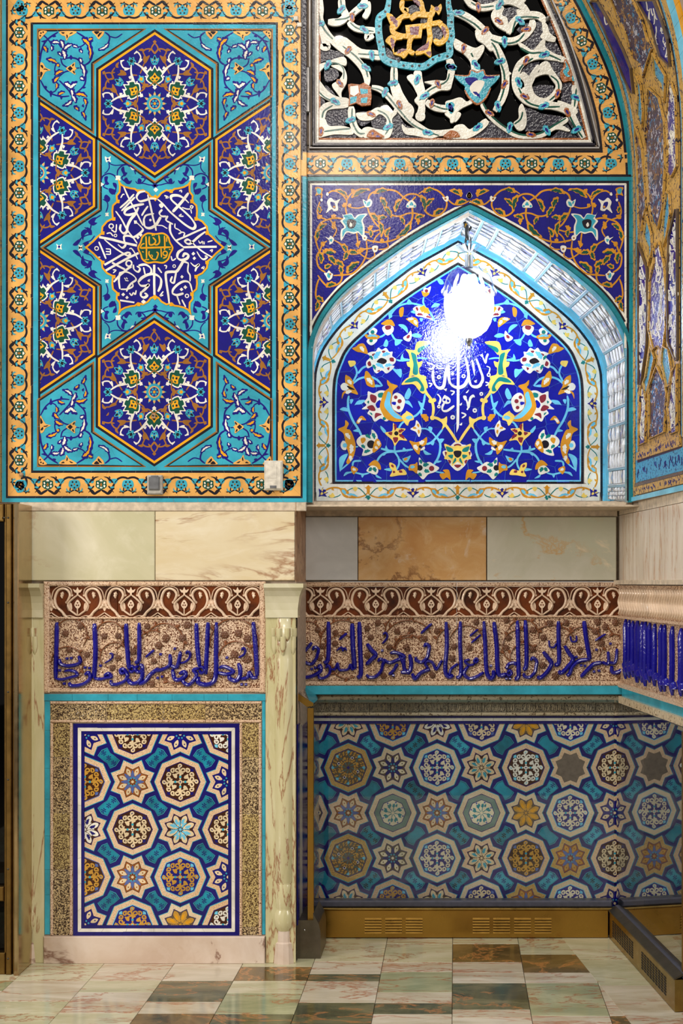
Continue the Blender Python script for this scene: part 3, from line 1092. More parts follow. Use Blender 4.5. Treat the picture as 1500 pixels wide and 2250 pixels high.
BACK_IN = catmull(BACK_I, False, 4); BACK_IN = BACK_IN + [(2*CXB-x, y) for x, y in BACK_IN[::-1]][1:]
WIN_R = [(1180, -60), (1206, 0), (1240, 78), (1268, 160), (1290, 240), (1310, 322)]                        # right edge of the window frame
BIG_ARCH = catmull([(1232, -70), (1274, 0), (1316, 85), (1348, 160), (1372, 245), (1384, 331), (1388, 420), (1388, 700), (1388, 1102)], False, 6)

def ring_mesh(mesh, M, outer, inner, h, mat, th=0.01):
    """band between two open outlines with the same number of points"""
    L, R = outer, inner
    vs, fs = shape_faces('strip', [L, R], h, th); mesh.add([M(*v) for v in vs], fs, mat)
def resamp_n(p, n):
    f = along(p); return [f(f.length*k/(n-1), 0) for k in range(n)]

def body_strip(mesh, left, right, y0, y1, M, depth, mat):
    pass
# the wall body: front skin around the niche and window openings, with thickness behind
wr = Mesh()
nf = resamp_n(ARCH_F, 49); top = 392.0
def solidpoly(mesh, M, pts, h, th, mat):
    vs, fs = shape_faces('poly', [pts], h, th); mesh.add([M(*v) for v in vs], fs, mat)
half = len(nf)//2
solidpoly(wr, MB_, nf[:half+1] + [(nf[half][0], top), (664, top), (664, 1104)], -0.004, 0.12, 'S')
solidpoly(wr, MB_, nf[half:] + [(1388, 1104), (1388, top), (nf[half][0], top)], -0.004, 0.12, 'S')
solidpoly(wr, MB_, [(664, 392), (664, 318), (1400, 318), (1400, 392)], -0.004, 0.12, 'S')
solidpoly(wr, MB_, [(664, 320), (664, -70), (690, -70), (690, 320)], -0.004, 0.12, 'S')
wa = [p for p in BIG_ARCH if p[1] < 325]
solidpoly(wr, MB_, WIN_R[::-1] and [(1312, 322)] + [(p[0], p[1]) for p in WIN_R[::-1]][1:] + wa, -0.004, 0.12, 'S')
wr = wr.build('wall_back', kind='structure', label='pale mortar of the bay wall')
# deep body behind: closes the bay above the marble
body = Mesh()
body.box(XA(650), 0.95, YC+0.14, YC+0.4, ZB(1118), 4.6, 'P')
body.build('wall_back_body', kind='structure')
reveal = Mesh(); reveal.box(XA(672.6), XA(672.9), YA+0.004, YB+0.01, ZA(1103), ZA(388), 't'); reveal.box(XA(672.6), XA(672.9), YA+0.004, YB+0.01, ZA(388), ZA(333), 'O')
reveal.box(XA(672.6), XA(672.9), YA+0.004, YB+0.01, ZA(333), 4.4, 'V'); reveal.build('trim_1', kind='structure', label='glazed tiles turning the corner of the bay')

# ------------------------------------------------------------------ orange border around the window (continues the left panel's)
frieze = empty('arch_border', MB_(1030, 392), 'orange flowered tile border running under and around the arched grille window', 'tile border')
line_tiles(frieze, MB_, [(664, 333), (1320, 333)], 5, 'K', 60, 'black_line', closed=False, join=True)
line_tiles(frieze, MB_, [(667, 359.5), (1378, 359.5)], 48, 'O', 58, 'border_field_tile', closed=False, gap=0.35)
line_tiles(frieze, MB_, [(664, 385.5), (1386, 385.5)], 4.5, 'K', 60, 'black_line', closed=False, join=True)
f = along(BIG_ARCH); NARC = [f(s, 0) for s in [k*9.0 for k in range(int(f.length/9)+1)]]
arc_o = [p for p in NARC if p[1] < 384]
def off_path(p, d): f = along(p); return [f(f.length*k/(len(p)-1), d) for k in range(len(p))]
line_tiles(frieze, MB_, off_path(arc_o, 4), 8.5, 't', 9, 'turquoise_strip_tile', closed=False, gap=0.1, join=True)
line_tiles(frieze, MB_, off_path(arc_o, 11), 4.5, 'K', 9, 'black_line', closed=False, join=True, gap=0.1)
arc_m = off_path([p for p in NARC if p[1] < 345], 37)
line_tiles(frieze, MB_, arc_m, 46, 'O', 30, 'border_field_tile', closed=False, gap=0.3)
line_tiles(frieze, MB_, off_path([p for p in NARC if p[1] < 334], 63), 5, 'K', 9, 'black_line', closed=False, join=True, gap=0.1)
fl = Flat(MB_, base=0.0016)
lay_border(fl, [(640, 359.5), (1420, 359.5)], 704-640, 6, pitch=116)
fa = along(off_path(NARC[::-1], -37)); 
# path runs upwards along the arch, outward side to the right
s0 = None
for k in range(400):
    x, y = fa(k*4.0, 0)
    if y < 303: s0 = k*4.0; break
lay_border(fl, off_path(NARC[::-1], -37), s0, 4, pitch=112, blue0=False)
fl.build(frieze, clip=[(664, -75), (1400, -75), (1400, 386), (664, 386)])

# ------------------------------------------------------------------ spandrel panel over the niche
sp = empty('spandrel_panel', MB_(1031, 460), 'dark blue tile spandrel with golden arabesque vines above the pointed niche', 'tile panel')
line_tiles(sp, MB_, [(672, 1104), (672, 393), (1386.5, 393)], 8.5, 't', 60, 'turquoise_strip_tile', closed=False)
line_tiles(sp, MB_, [(1385, 1100), (1385, 398)], 7, 't', 60, 'turquoise_strip_tile', closed=False)
bar = Mesh(); solidpoly(bar, MB_, [(664, 389), (664, 1104), (668, 1104), (668, 389)], 0.0005, 0.004, 'K'); bar.build('black_line', sp)
line_tiles(sp, MB_, [(678, 1104), (678, 400), (1379, 400), (1379, 1100)], 4.4, 'K', 60, 'black_line', closed=False, join=True)
line_tiles(sp, MB_, [(683.2, 765), (683.2, 405), (1373.5, 405), (1373.5, 765)], 4.4, 'W', 30, 'white_line_tile', closed=False)
# nested arch lines: white, black, turquoise edge
af = along(ARCH_F)
arch_pts = [p for p in ARCH_F if p[1] < 800]
line_tiles(sp, MB_, off_path(arch_pts, -14.2), 5.0, 'W', 14, 'white_line', closed=False, join=True, gap=0.25)
line_tiles(sp, MB_, off_path(arch_pts, -9.4), 4.8, 'K', 14, 'black_line', closed=False, join=True, gap=0.25)
line_tiles(sp, MB_, off_path(ARCH_F, -3.2), 8.0, 't', 16, 'turquoise_arch_tile', closed=False, join=True, gap=0.25, h=0.0022)
# blue field cut to the arch: strips of convex pieces
out = off_path(ARCH_F, -16.5)
for side in (0, 1):
    pts = [p for p in out if (685.4 <= p[0] < CXN+1 if side == 0 else 1371.3 >= p[0] > CXN-1) and p[1] < 752]
    if side == 0: pts = pts[::3] + [(CXN, pts[-1][1])]; pts[0] = (685.4, pts[0][1])
    else: pts = [(CXN, pts[0][1])] + pts[1::3] + [(1371.3, pts[-1][1]+6)]
    edge = 685.4 if side == 0 else 1371.3
    for k in range(len(pts)-1):
        a, b = pts[k], pts[k+1]
        ya, yb = a[1], b[1]
        if abs(b[0]-a[0]) < 0.5: continue
        q = [(a[0], a[1]), (b[0], b[1]), (b[0], 407), (a[0], 407)]
        pieces(sp, MB_, q, 'B', max(1, int(abs(b[0]-a[0])*(max(ya, yb)-407)/3200)), 'cobalt_field_tile', h=0.001, gap=0.12, seed=100+k+50*side)
SPAN = '''
@golden_vine
A r 14 412,410 392,310 400,240 345,176 280,156 232,184
A r 14 398,240 440,180 520,140 606,152
A r 16 584,250 602,190 660,158 750,146 830,160 890,210 950,250
A r 16 966,290 972,370 950,440 906,512 850,544
A r 15 582,300 602,360 650,440 690,480 704,550
A r 13 478,478 492,560 500,650
A r 13 478,478 560,512 620,512 690,492
A r 15 862,560 780,590 700,602 620,592 572,580
A r 15 570,590 576,680 550,760 510,820 450,872 380,884 286,890
A r 15 404,410 320,392 250,402 180,432 142,500 132,580 156,664
A r 12 250,402 292,450 312,500 284,556
A r 13 292,584 350,620 384,680 440,702 500,700 560,662 640,652
A r 14 156,664 184,720 172,780
A r 15 190,664 250,720 310,762 352,812 362,880 350,940 310,972 240,984 190,944 150,888
A r 15 230,590 190,622 170,672 142,722 150,800 180,840 216,862
A r 15 160,920 140,980 132,1060 150,1110 136,1170
A r 12 640,690 640,722 600,744 560,732 500,690
A r 12 750,604 760,642 720,662 676,664
A r 12 700,482 746,520 760,570 748,600
A r 12 630,610 650,560 690,520
A r 14 1000,206 966,240
A r 15 1024,182 1100,140 1180,150 1240,200 1268,262 1256,314 1210,362 1150,374 1090,342 1070,280 1050,222 1000,186 930,188 880,226 842,300
A r 14 700,206 740,290 790,362 860,376 930,352 1000,352 1070,384
A r 13 1276,230 1330,272 1400,272 1466,240
A r 13 1290,150 1350,180 1400,200
A r 14 168,250 146,330 164,380 226,404
A r 12 184,190 182,220
A r 11 430,300 500,306 560,290
@golden_leaf
A l 50 440,216 600,140
A l 42 300,146 420,220
A l 37 440,140 470,200
A l 49 630,180 770,150
A l 60 960,420 830,560
A l 52 600,350 680,430
A l 49 660,400 750,384
A l 50 680,420 700,560
A l 54 690,210 740,310
A l 49 720,290 790,390
A l 47 820,340 870,230
A l 41 870,230 820,250
A l 39 860,380 900,450
A l 45 990,400 1080,370
A l 42 1000,370 1020,450
A l 49 1060,170 1160,140
A l 57 1040,190 1080,340
A l 49 1080,300 1160,220
A l 45 1150,370 1240,310
A l 47 1340,270 1440,240
A l 42 1300,150 1390,190
A l 41 1370,140 1390,210
A l 50 150,500 230,440
A l 49 140,590 170,480
A l 41 290,490 300,420
A l 41 270,390 310,370
A l 37 370,300 400,260
A l 39 420,300 440,270
A l 45 600,490 610,560
A l 41 590,500 630,460
A l 45 740,560 780,470
A l 41 690,580 720,600
A l 49 350,620 410,680
A l 50 400,680 370,760
A l 54 410,690 500,700
A l 50 490,700 560,660
A l 39 490,640 520,590
A l 54 160,680 180,790
A l 54 190,690 310,690
A l 57 240,720 300,800
A l 54 290,770 380,810
A l 49 340,800 350,880
A l 60 400,870 510,770
A l 49 210,830 270,800
A l 41 180,600 200,640
A l 52 220,990 310,960
A l 54 130,1080 200,1120
A l 49 150,1110 130,1200
A l 44 150,290 170,350
A l 41 150,400 190,370
G l 30 462,204 580,148
G l 22 320,156 400,200
G l 30 660,172 750,154
G l 38 944,450 850,546
G l 28 618,368 670,420
G l 26 690,396 740,386
G l 28 688,440 698,530
G l 34 700,230 734,296
G l 30 736,306 780,376
G l 26 830,320 866,244
G l 24 870,396 892,436
G l 24 1004,394 1060,376
G l 28 1086,164 1150,146
G l 32 1050,214 1076,320
G l 26 1094,282 1144,234
G l 24 1170,362 1230,320
G l 26 1366,268 1430,246
G l 24 1320,158 1376,184
G l 26 166,490 216,450
G l 26 146,570 166,500
G l 24 602,500 608,550
G l 24 746,546 772,490
G l 26 364,634 400,676
G l 28 400,690 378,746
G l 30 430,692 490,698
G l 28 164,700 178,776
G l 28 216,700 290,696
G l 32 250,730 296,784
G l 28 310,780 366,808
G l 26 344,820 350,866
G l 36 420,856 500,784
G l 24 220,824 256,804
G l 28 240,982 296,966
G l 28 140,1084 186,1112
G l 26 148,1124 136,1180
G l 22 154,300 168,340
@turquoise_blossom
W p 350,340 372,366 440,352 470,390 500,362 580,356 540,410 556,470 548,560 500,520 462,530 400,520 352,590 350,500 380,470 346,420 372,392
T p 372,372 440,362 470,402 510,370 560,366 528,412 540,470 536,540 500,508 460,516 396,508 366,560 366,500 396,470 366,420 388,396
K p 404,416 440,402 484,420 470,470 440,486 410,470
W p 434,430 450,450 440,470 424,456
@white_blossom
W p 232,246 262,216 300,244 346,226 322,270 326,322 290,332 268,316 222,350 240,300 232,270
B p 262,252 296,262 304,310 280,306 262,280
A d 10 292,296
@white_blossom
W p 540,230 570,246 600,226 622,252 610,290 580,300 556,290
T p 580,258 606,250 596,284 572,288
T l 18 552,244 566,276
@white_blossom
W p 962,236 1000,270 998,300 960,304 918,300 922,270
T p 962,252 980,280 962,284 944,280
T d 10 930,290 990,290
@white_blossom
W p 1228,210 1252,214 1270,200 1284,214 1276,248 1252,246
N d 10 1256,226
@white_blossom
W p 214,556 246,566 260,546 290,570 280,606 250,622 250,590
T p 250,580 276,574 268,602
@white_blossom
W p 536,548 560,540 578,560 566,588 540,578
N d 8 556,566
@white_blossom
W p 620,644 648,630 672,640 664,680 636,690
N d 10 648,662
@white_blossom
W p 204,870 230,866 246,846 268,870 282,880 268,920 240,934 222,900
T p 236,870 260,880 252,914 232,900
N d 9 258,880
@white_blossom
W p 222,190 232,168 246,188 232,200
@white_blossom
W p 172,236 182,222 194,236 182,250
@corner_blossom
A p 126,130 160,124 196,140 186,170 194,196 160,190 128,200 140,164
T p 140,142 160,136 180,150 174,180 150,180
@axis_blossom
W p 1464,166 1484,200 1464,226 1436,200
N p 1464,186 1472,202 1464,212 1456,202
'''
fl = Flat(MB_, base=0.0016)
for tf in (ID, mirx(CXN-0.5)): draw(fl, SPAN, FSP, tf, h0=0.0016)
fl.build(sp, clip=[(685.5, 408), (1371, 408), (1371, 790), (685.5, 790)])
# ------------------------------------------------------------------ niche soffit: mirror lattice lofted from the front arch to the back panel
NS = 72
front3 = [Vector(MB_(x, y, -0.004)) for x, y in resamp_n(off_path(ARCH_F, 0.8), NS+1)]
back3 = [Vector(MC(x, y)) for x, y in resamp_n(off_path(BACK_F, -6.0), NS+1)]
def soffit(t, u, h=0.0):
    t = min(max(t, 0), 1)*NS; i = min(int(t), NS-1); k = t-i
    a = front3[i].lerp(front3[i+1], k); b = back3[i].lerp(back3[i+1], k); p = a.lerp(b, u)
    if h:
        d1 = (front3[i+1]-front3[i]); d2 = b-a; n = d1.cross(d2).normalized(); p = p + n*h
    return tuple(p)
def mirror_mat(name, c, rough=0.08, metal=0.9):
    m = NT(name); n = m.noise(60, 2); m.col(m.ramp(n, [(0.3, tuple(x*0.8 for x in c[:3])+(1,)), (0.7, c)])); m.rough(rough); m.b.inputs['Metallic'].default_value = metal
    return m.m
MAT['mi'] = mirror_mat('mirror_piece', (0.86, 0.88, 0.92, 1), 0.12, 0.75)
MAT['md'] = mirror_mat('dark_mirror_piece', (0.22, 0.24, 0.28, 1), 0.15, 0.6)
MAT['pw'] = grout('white_plaster', 225, 228, 232, 0.6)
MAT['pg'] = grout('grey_blue_strip', 130, 166, 182, 0.4)
lat = empty('niche_lattice', tuple(front3[NS//2]), 'white mirrored lattice lining the deep inner curve of the pointed niche', 'mirror lattice')
# which way is towards the opening?
tst = Vector(soffit(0.25, 0.5, 0.05)) - Vector(soffit(0.25, 0.5)); ctr = Vector(MC(CXB, 850)) - Vector(soffit(0.25, 0.5))
SG = 1.0 if tst.dot(ctr) > 0 else -1.0
bedm = Mesh(); vs = []; fs = []
for i in range(NS+1):
    for u in (-0.0, 1.0): vs.append(soffit(i/NS, u, -0.012*SG))
for i in range(NS): fs.append((2*i, 2*i+1, 2*i+3, 2*i+2))
bedm.add(vs, fs, 'md'); bedm.build('soffit_bed', lat, label='dark recesses behind the lattice')
def prism(mesh, q, h, mat, ridge=None):
    """raised piece on the soffit; q = corners (t,u); ridge: faceted like a cut mirror bar"""
    n = len(q); vs = [soffit(t, u, -0.011*SG) for t, u in q] + [soffit(t, u, h*SG) for t, u in q]
    fs = [(i, (i+1) % n, (i+1) % n+n, i+n) for i in range(n)]
    if ridge:
        ct = sum(t for t, u in q)/n; cu = sum(u for t, u in q)/n
        vs.append(soffit(ct, cu, (h+ridge)*SG)); fs += [(i+n, (i+1) % n+n, 2*n) for i in range(n)]
    else: fs.append(tuple(range(n, 2*n)))
    mesh.add(vs, fs, mat)
RN = random.Random(4)
edge_f, edge_b = Mesh(), Mesh()
for i in range(NS):
    prism(edge_f, [(i/NS, 0), ((i+1)/NS, 0), ((i+1)/NS, 0.10), (i/NS, 0.10)], 0.004, 't')
    prism(edge_b, [(i/NS, 0.86), ((i+1)/NS, 0.86), ((i+1)/NS, 1.0), (i/NS, 1.0)], 0.004, 'C')
edge_f.build('turquoise_edge', lat); edge_b.build('sky_blue_edge', lat)
U0, U1 = 0.12, 0.84
nb = 0
# bands along the curve: cross strips, then bars or diamond lattice
bands = []
t = 0.004
k = 0
while t < 0.996:
    L = 0.024 if k % 2 == 0 else 0.062
    bands.append((t, min(t+L, 0.996), k % 2)); t += L; k += 1
strips = Mesh()
for (a, b, kind) in bands:
    s = 0.0045
    prism(strips, [(a, U0), (a+s, U0), (a+s, U1), (a, U1)], 0.002, 'pg')
    prism(strips, [(a, U0), (a+0.001, U0), (a+0.001, U1), (a, U1)], 0.004, 'pw')
    a2 = a+s
    if kind == 0:
        n = 7; m = Mesh()
        for j in range(n):
            u0 = U0+(U1-U0)*j/n; u1 = U0+(U1-U0)*(j+0.62)/n
            prism(m, [(a2+0.001, u0), (b-0.001, u0), (b-0.001, u1), (a2+0.001, u1)], 0.003, 'mi' if RN.random() < 0.25 else 'pw', RN.uniform(-0.004, 0.006))
        m.build('mirror_bar_row', lat, kind='stuff')
    else:
        n = 6; m = Mesh(); rows = 3
        for r in range(rows):
            t0, t1 = a2+(b-a2)*r/rows, a2+(b-a2)*(r+1)/rows; tm = (t0+t1)/2
            for j in range(n):
                du = (U1-U0)/n; u0 = U0+du*j; um = u0+du/2
                prism(m, [(t0+0.0004, u0+du*0.3), (tm, u0+du*0.06), (t1-0.0004, u0+du*0.3), (tm, u0+du*0.48)], 0.003, 'mi' if RN.random() < 0.4 else 'pw', RN.uniform(-0.005, 0.009))
                prism(m, [(t0+0.0004, u0+du*0.72), (t0+0.0004, u0+du*0.98), (t1-0.0004, u0+du*0.98), (t1-0.0004, u0+du*0.72)], 0.004, 'pw' if RN.random() < 0.6 else 'mi', RN.uniform(-0.004, 0.006))
                prism(m, [(t0+0.0004, um+du*0.02), (t0+0.002, um+du*0.14), (tm, um+du*0.02)], 0.002, 'md')
        m.build('mirror_lattice_field', lat, kind='stuff')
strips.build('cross_strips', lat)

# ------------------------------------------------------------------ niche back panel
nb = empty('niche_mosaic', MC(CXB, 1104), 'bright blue floral mosaic with white calligraphy at the back of the lit niche', 'tile panel')
bkm = Mesh(); o = resamp_n(off_path(BACK_F, -7), 41)
solidpoly(bkm, MC, o + [(o[-1][0], 1128), (o[0][0], 1128)], -0.002, 0.02, 'S'); bkm.build('backing', nb, label='pale mortar bed between the tiles')
line_tiles(nb, MC, [(692, 1109), (1333, 1109)], 7, 'C', 40, 'sky_blue_line', closed=False, join=True)
line_tiles(nb, MC, off_path(BACK_F, -3.6), 6, 'C', 26, 'sky_blue_line', closed=False, join=True)
def closed_arch(p, bottom):
    return list(p) + [(p[-1][0], bottom), (p[0][0], bottom)] 
BO = closed_arch(off_path(BACK_F, 1.9), 1103.5)
line_tiles(nb, MC, BO, 5.2, 'K', 15, 'black_line', join=True, gap=0.35)
nO = 61; o1 = resamp_n(off_path(BACK_F, 4.6), nO); o2 = resamp_n(off_path(BACK_IN, -4.0), nO)
o1 = [(x, min(y, 1082)) for x, y in o1]; o2 = [(x, min(y, 1082)) for x, y in o2]
R_ = random.Random(8); k = 0
while k < nO-1:
    e = min(nO-1, k+3); q = o1[k:e+1] + o2[k:e+1][::-1]
    me = Mesh(); vs, fs = shape_faces('poly', [q], 0.001+R_.uniform(0, 0.0003), 0.008); me.add([MC(*v) for v in vs], fs, 'W'); me.build('white_border_tile', nb); k = e
line_tiles(nb, MC, [(695, 1082), (1317, 1082)], 37, 'W', 52, 'white_border_tile', closed=False, gap=0.35)
BI = closed_arch(BACK_IN, 1060.5)
line_tiles(nb, MC, BI, 5.0, 'K', 14, 'black_line', join=True, gap=0.35, h=0.0012)
BI2 = closed_arch(off_path(BACK_IN, 4.4), 1056.6)
line_tiles(nb, MC, BI2, 3.4, 'C', 15, 'sky_blue_line', join=True, gap=0.2, h=0.0012)
FIELD = closed_arch(off_path(BACK_IN, 6.2), 1054.8)
FIELD = hull(FIELD)
bd = Mesh(); solidpoly(bd, MC, closed_arch(off_path(BACK_IN, 4), 1057), -0.0006, 0.004, 'C'); bd.build('joint_bed', nb)
ccw = FIELD if area2(FIELD) > 0 else FIELD[::-1]
pieces(nb, MC, ccw, 'U', 120, 'cobalt_field_tile', h=0.001, gap=0.28, seed=77, mats=['U', 'U', 'u'])

# white border vine: module of 435 crop units between two blue flowers (mirrored about its middle)
VINE = '''
@border_scroll
A r 17 30,-22 62,-40 104,-50 150,-48 186,-30
A r 24 176,-42 190,-10 210,30 250,52
A r 14 176,-42 204,-34 232,-6 256,20 290,40 340,52 390,40 420,22 434,4
A r 16 330,52 300,54 250,50
A p 100,-46 112,-20 86,-30
A l 40 180,-40 260,30
C l 36 186,-26 222,24
C l 26 240,22 340,46
g r 9 52,46 110,50 150,40 176,20
g r 9 236,-14 290,-44 350,-44 390,-10 428,40
y p 90,56 66,44 62,24 78,26 96,4 114,28 118,44
y p 318,-60 340,-46 332,-26 318,-10 300,-26 294,-48
g p 410,56 436,30 440,56
'''
VFLOW = '''
@blue_border_flower
B p 0,58 16,30 60,-4 32,-10 40,-46 20,-32 0,-46 -20,-32 -40,-46 -32,-10 -60,-4 -16,30
y p 0,30 14,8 0,-6 -14,8
y l 18 14,-8 30,-38
y l 18 -14,-8 -30,-38
'''
VKNOB = '''
@border_knob
A p 0,-78 18,-58 34,-52 16,-38 14,0 0,14 -14,0 -16,-38 -34,-52 -18,-58
g q 16 0,66
'''
fl = Flat(MC, base=0.0018)
def lay_vine(f, s0, n, period, kk=0.2267, flip=1):
    q = period/870.0
    for i in range(n):
        c = s0 + period*i
        for sg in (1, -1): draw(fl, VINE, frame(0, 0, 1), lambda x, y, c=c, sg=sg: f(c + sg*x*q, flip*y*kk*0.92), h0=0.0018 if sg > 0 else 0.0021)
        draw(fl, VFLOW, frame(0, 0, 1), lambda x, y, c=c: f(c + x*0.2267, flip*y*kk*0.92), h0=0.0025)
        for e in ((-435, 435) if i == 0 else (435,)):
            draw(fl, VKNOB, frame(0, 0, 1), lambda x, y, c=c+e*q: f(c + x*0.2267, flip*y*kk*0.92), h0=0.0025)
fb = along([(600, 1082), (1500, 1082)])
lay_vine(fb, 907-600, 2, 196)
for c, sg in ((708.5-600, 1), (1303.5-600, -1)): draw(fl, VINE, frame(0, 0, 1), lambda x, y, c=c, sg=sg: fb(c + sg*x*0.2267, y*0.2086), h0=0.0021)
mid = [((a[0]+b[0])/2, (a[1]+b[1])/2) for a, b in zip(resamp_n(BACK_F, 161), resamp_n(BACK_IN, 161))]
mid = [(a[0]*0.5+b[0]*0.5, a[1]*0.5+b[1]*0.5) for a, b in zip(resamp_n(off_path(BACK_F, 21), 161), mid)]
mid[0] = (mid[0][0], 1090)
fm = along(mid)
H2 = fm.length/2
# flowers on the left side sit at about y 895 and on the arch; lay modules from the apex downwards
for side in (1, -1):
    g = lambda s, t, side=side: fm(H2 + side*s, side*t) if side > 0 else fm(H2 - s, t)
    for i in range(3):
        c = 92 + 190*i
        for sg in (1, -1): draw(fl, VINE, frame(0, 0, 1), lambda x, y, c=c, sg=sg, g=g: g(c + sg*x*190/870, y*0.2), h0=0.0018 if sg > 0 else 0.0021)
        draw(fl, VFLOW, frame(0, 0, 1), lambda x, y, c=c, g=g: g(c + x*0.21, y*0.2), h0=0.0025)
        if i == 2: draw(fl, VINE, frame(0, 0, 1), lambda x, y, c=c+190, g=g: g(c - x*190/870, y*0.2), h0=0.0018)
        draw(fl, VKNOB, frame(0, 0, 1), lambda x, y, c=c+95, g=g: g(c + x*0.21, y*0.2), h0=0.0025)
draw(fl, VFLOW, F8, lambda x, y: (x, y), h0=0.0025) if False else None
for cx in (708.5, 1303.5): draw(fl, VFLOW, frame(0, 0, 1), lambda x, y, cx=cx: (cx + (x*0.7-y*0.7)*0.21, 1083+(x*0.7+y*0.7)*0.21), h0=0.0026)
fl.build(nb)

# floral field: left half traced, mirrored
N7 = '''
@sky_vine
C r 18 770,620 800,560 860,500 960,470 1060,486 1120,510 1180,580 1220,660
C r 16 1106,410 1100,460 1124,520
C p 960,430 990,460 1010,476 940,480
C p 760,540 790,570 800,600 770,610
C r 16 1140,1010 1060,1000 960,1020 880,1026 840,1016
C p 900,960 912,1000 960,1010 900,1036 880,1010
C p 790,1090 840,1110 890,1110 886,1190 840,1150
C r 20 470,1150 510,1100 550,1080
C r 18 430,1066 452,1110 456,1160 420,1230
C p 740,820 762,850 750,890 714,880
C r 18 650,800 700,790 740,760
C r 18 790,760 830,820 900,830 
C p 830,820 886,830 876,860 830,880
C p 860,680 910,676 946,710 950,760 920,730
C p 980,780 1040,760 1090,790 1040,804
C p 1180,510 1210,470 1262,478 1240,500
C p 1230,225 1280,240 1300,280 1260,284
@bell_flower
W p 1110,318 1140,324 1174,306 1164,360 1140,390 1100,370
R d 17 1132,350
A p 1084,348 1112,364 1150,366 1160,376 1130,404 1098,398
@spray_flower
W p 1000,526 1030,500 1080,500 1130,560 1200,636 1150,620 1080,602 1030,590 1024,550
R l 26 1030,508 1046,546
R l 26 1040,580 1100,586
R l 24 1126,600 1180,616
A l 70 1066,516 1160,572
C p 980,556 1010,536 1024,570
C p 1066,616 1100,620 1080,650
@amber_bud
A p 880,516 912,512 904,590 876,600 866,550
A p 934,620 1000,604 1046,630 1050,700 1010,680 970,650
W l 30 950,630 1010,624
W l 34 1010,636 1034,680
@poppy
W p 706,700 760,680 812,700 806,750 756,782 714,744
R p 736,690 784,686 786,716 750,728 732,712
A p 692,670 730,640 760,628 800,636 826,690 780,680 740,684
@side_flower
W p 566,730 610,704 656,730 640,780 656,830 600,878 552,840 580,790
g d 20 610,750
g d 18 596,832
A p 520,756 570,776 620,766 680,790 660,816 590,820 550,806
C l 26 560,790 660,796
@bud
W p 908,800 950,770 980,736 990,790 966,840 920,826
R p 944,786 970,776 966,806 940,810
@amber_leaf
A p 412,908 450,890 480,864 530,866 564,958 500,946 460,940
W l 36 486,892 524,940
@lotus
W p 548,1040 590,990 560,960 600,940 640,936 666,900 700,920 740,902 772,940 804,940 800,980 836,1010 826,1050 800,1070 822,1084 780,1130 740,1150 700,1120 650,1150 620,1120 612,1080 560,1100
R p 604,966 632,956 640,976 616,984
R p 704,930 736,932 720,950 704,946
R p 776,1000 812,1000 816,1034 780,1030
R p 560,1050 584,1030 598,1070 574,1080
R p 750,1100 776,1090 766,1120
R p 652,1128 680,1116 676,1134
C l 50 630,1010 690,940
C l 40 706,980 780,960
C l 40 640,1060 720,1100
C l 36 730,1080 800,1070
g l 30 580,980 610,1020
g l 30 610,1066 636,1116
K p 650,1036 690,1000 740,1016 746,1040 716,1060 680,1050
@heart_bud
y p 374,1030 410,1026 440,1030 446,1060 400,1088 380,1060
@amber_pod
A p 536,1150 556,1126 600,1180 610,1235 560,1235
A p 346,1170 390,1184 420,1235 364,1230
@golden_stem
y p 930,916 1000,926 1046,922 1040,980 1050,1040 1092,1030 1080,1080 1060,1100 1070,1160 1130,1180 1110,1220 1060,1190 1000,1170 960,1190 976,1100 950,1080 940,1040 970,1030 960,960
g p 984,946 1030,970 1040,1040 1050,1090 1046,1160 1000,1150 1006,1060 990,990
y p 1040,850 1100,836 1180,846 1140,880 1080,940 1050,970 1020,930
g p 1060,900 1110,880 1160,870 1090,930 1060,950 1044,930
'''
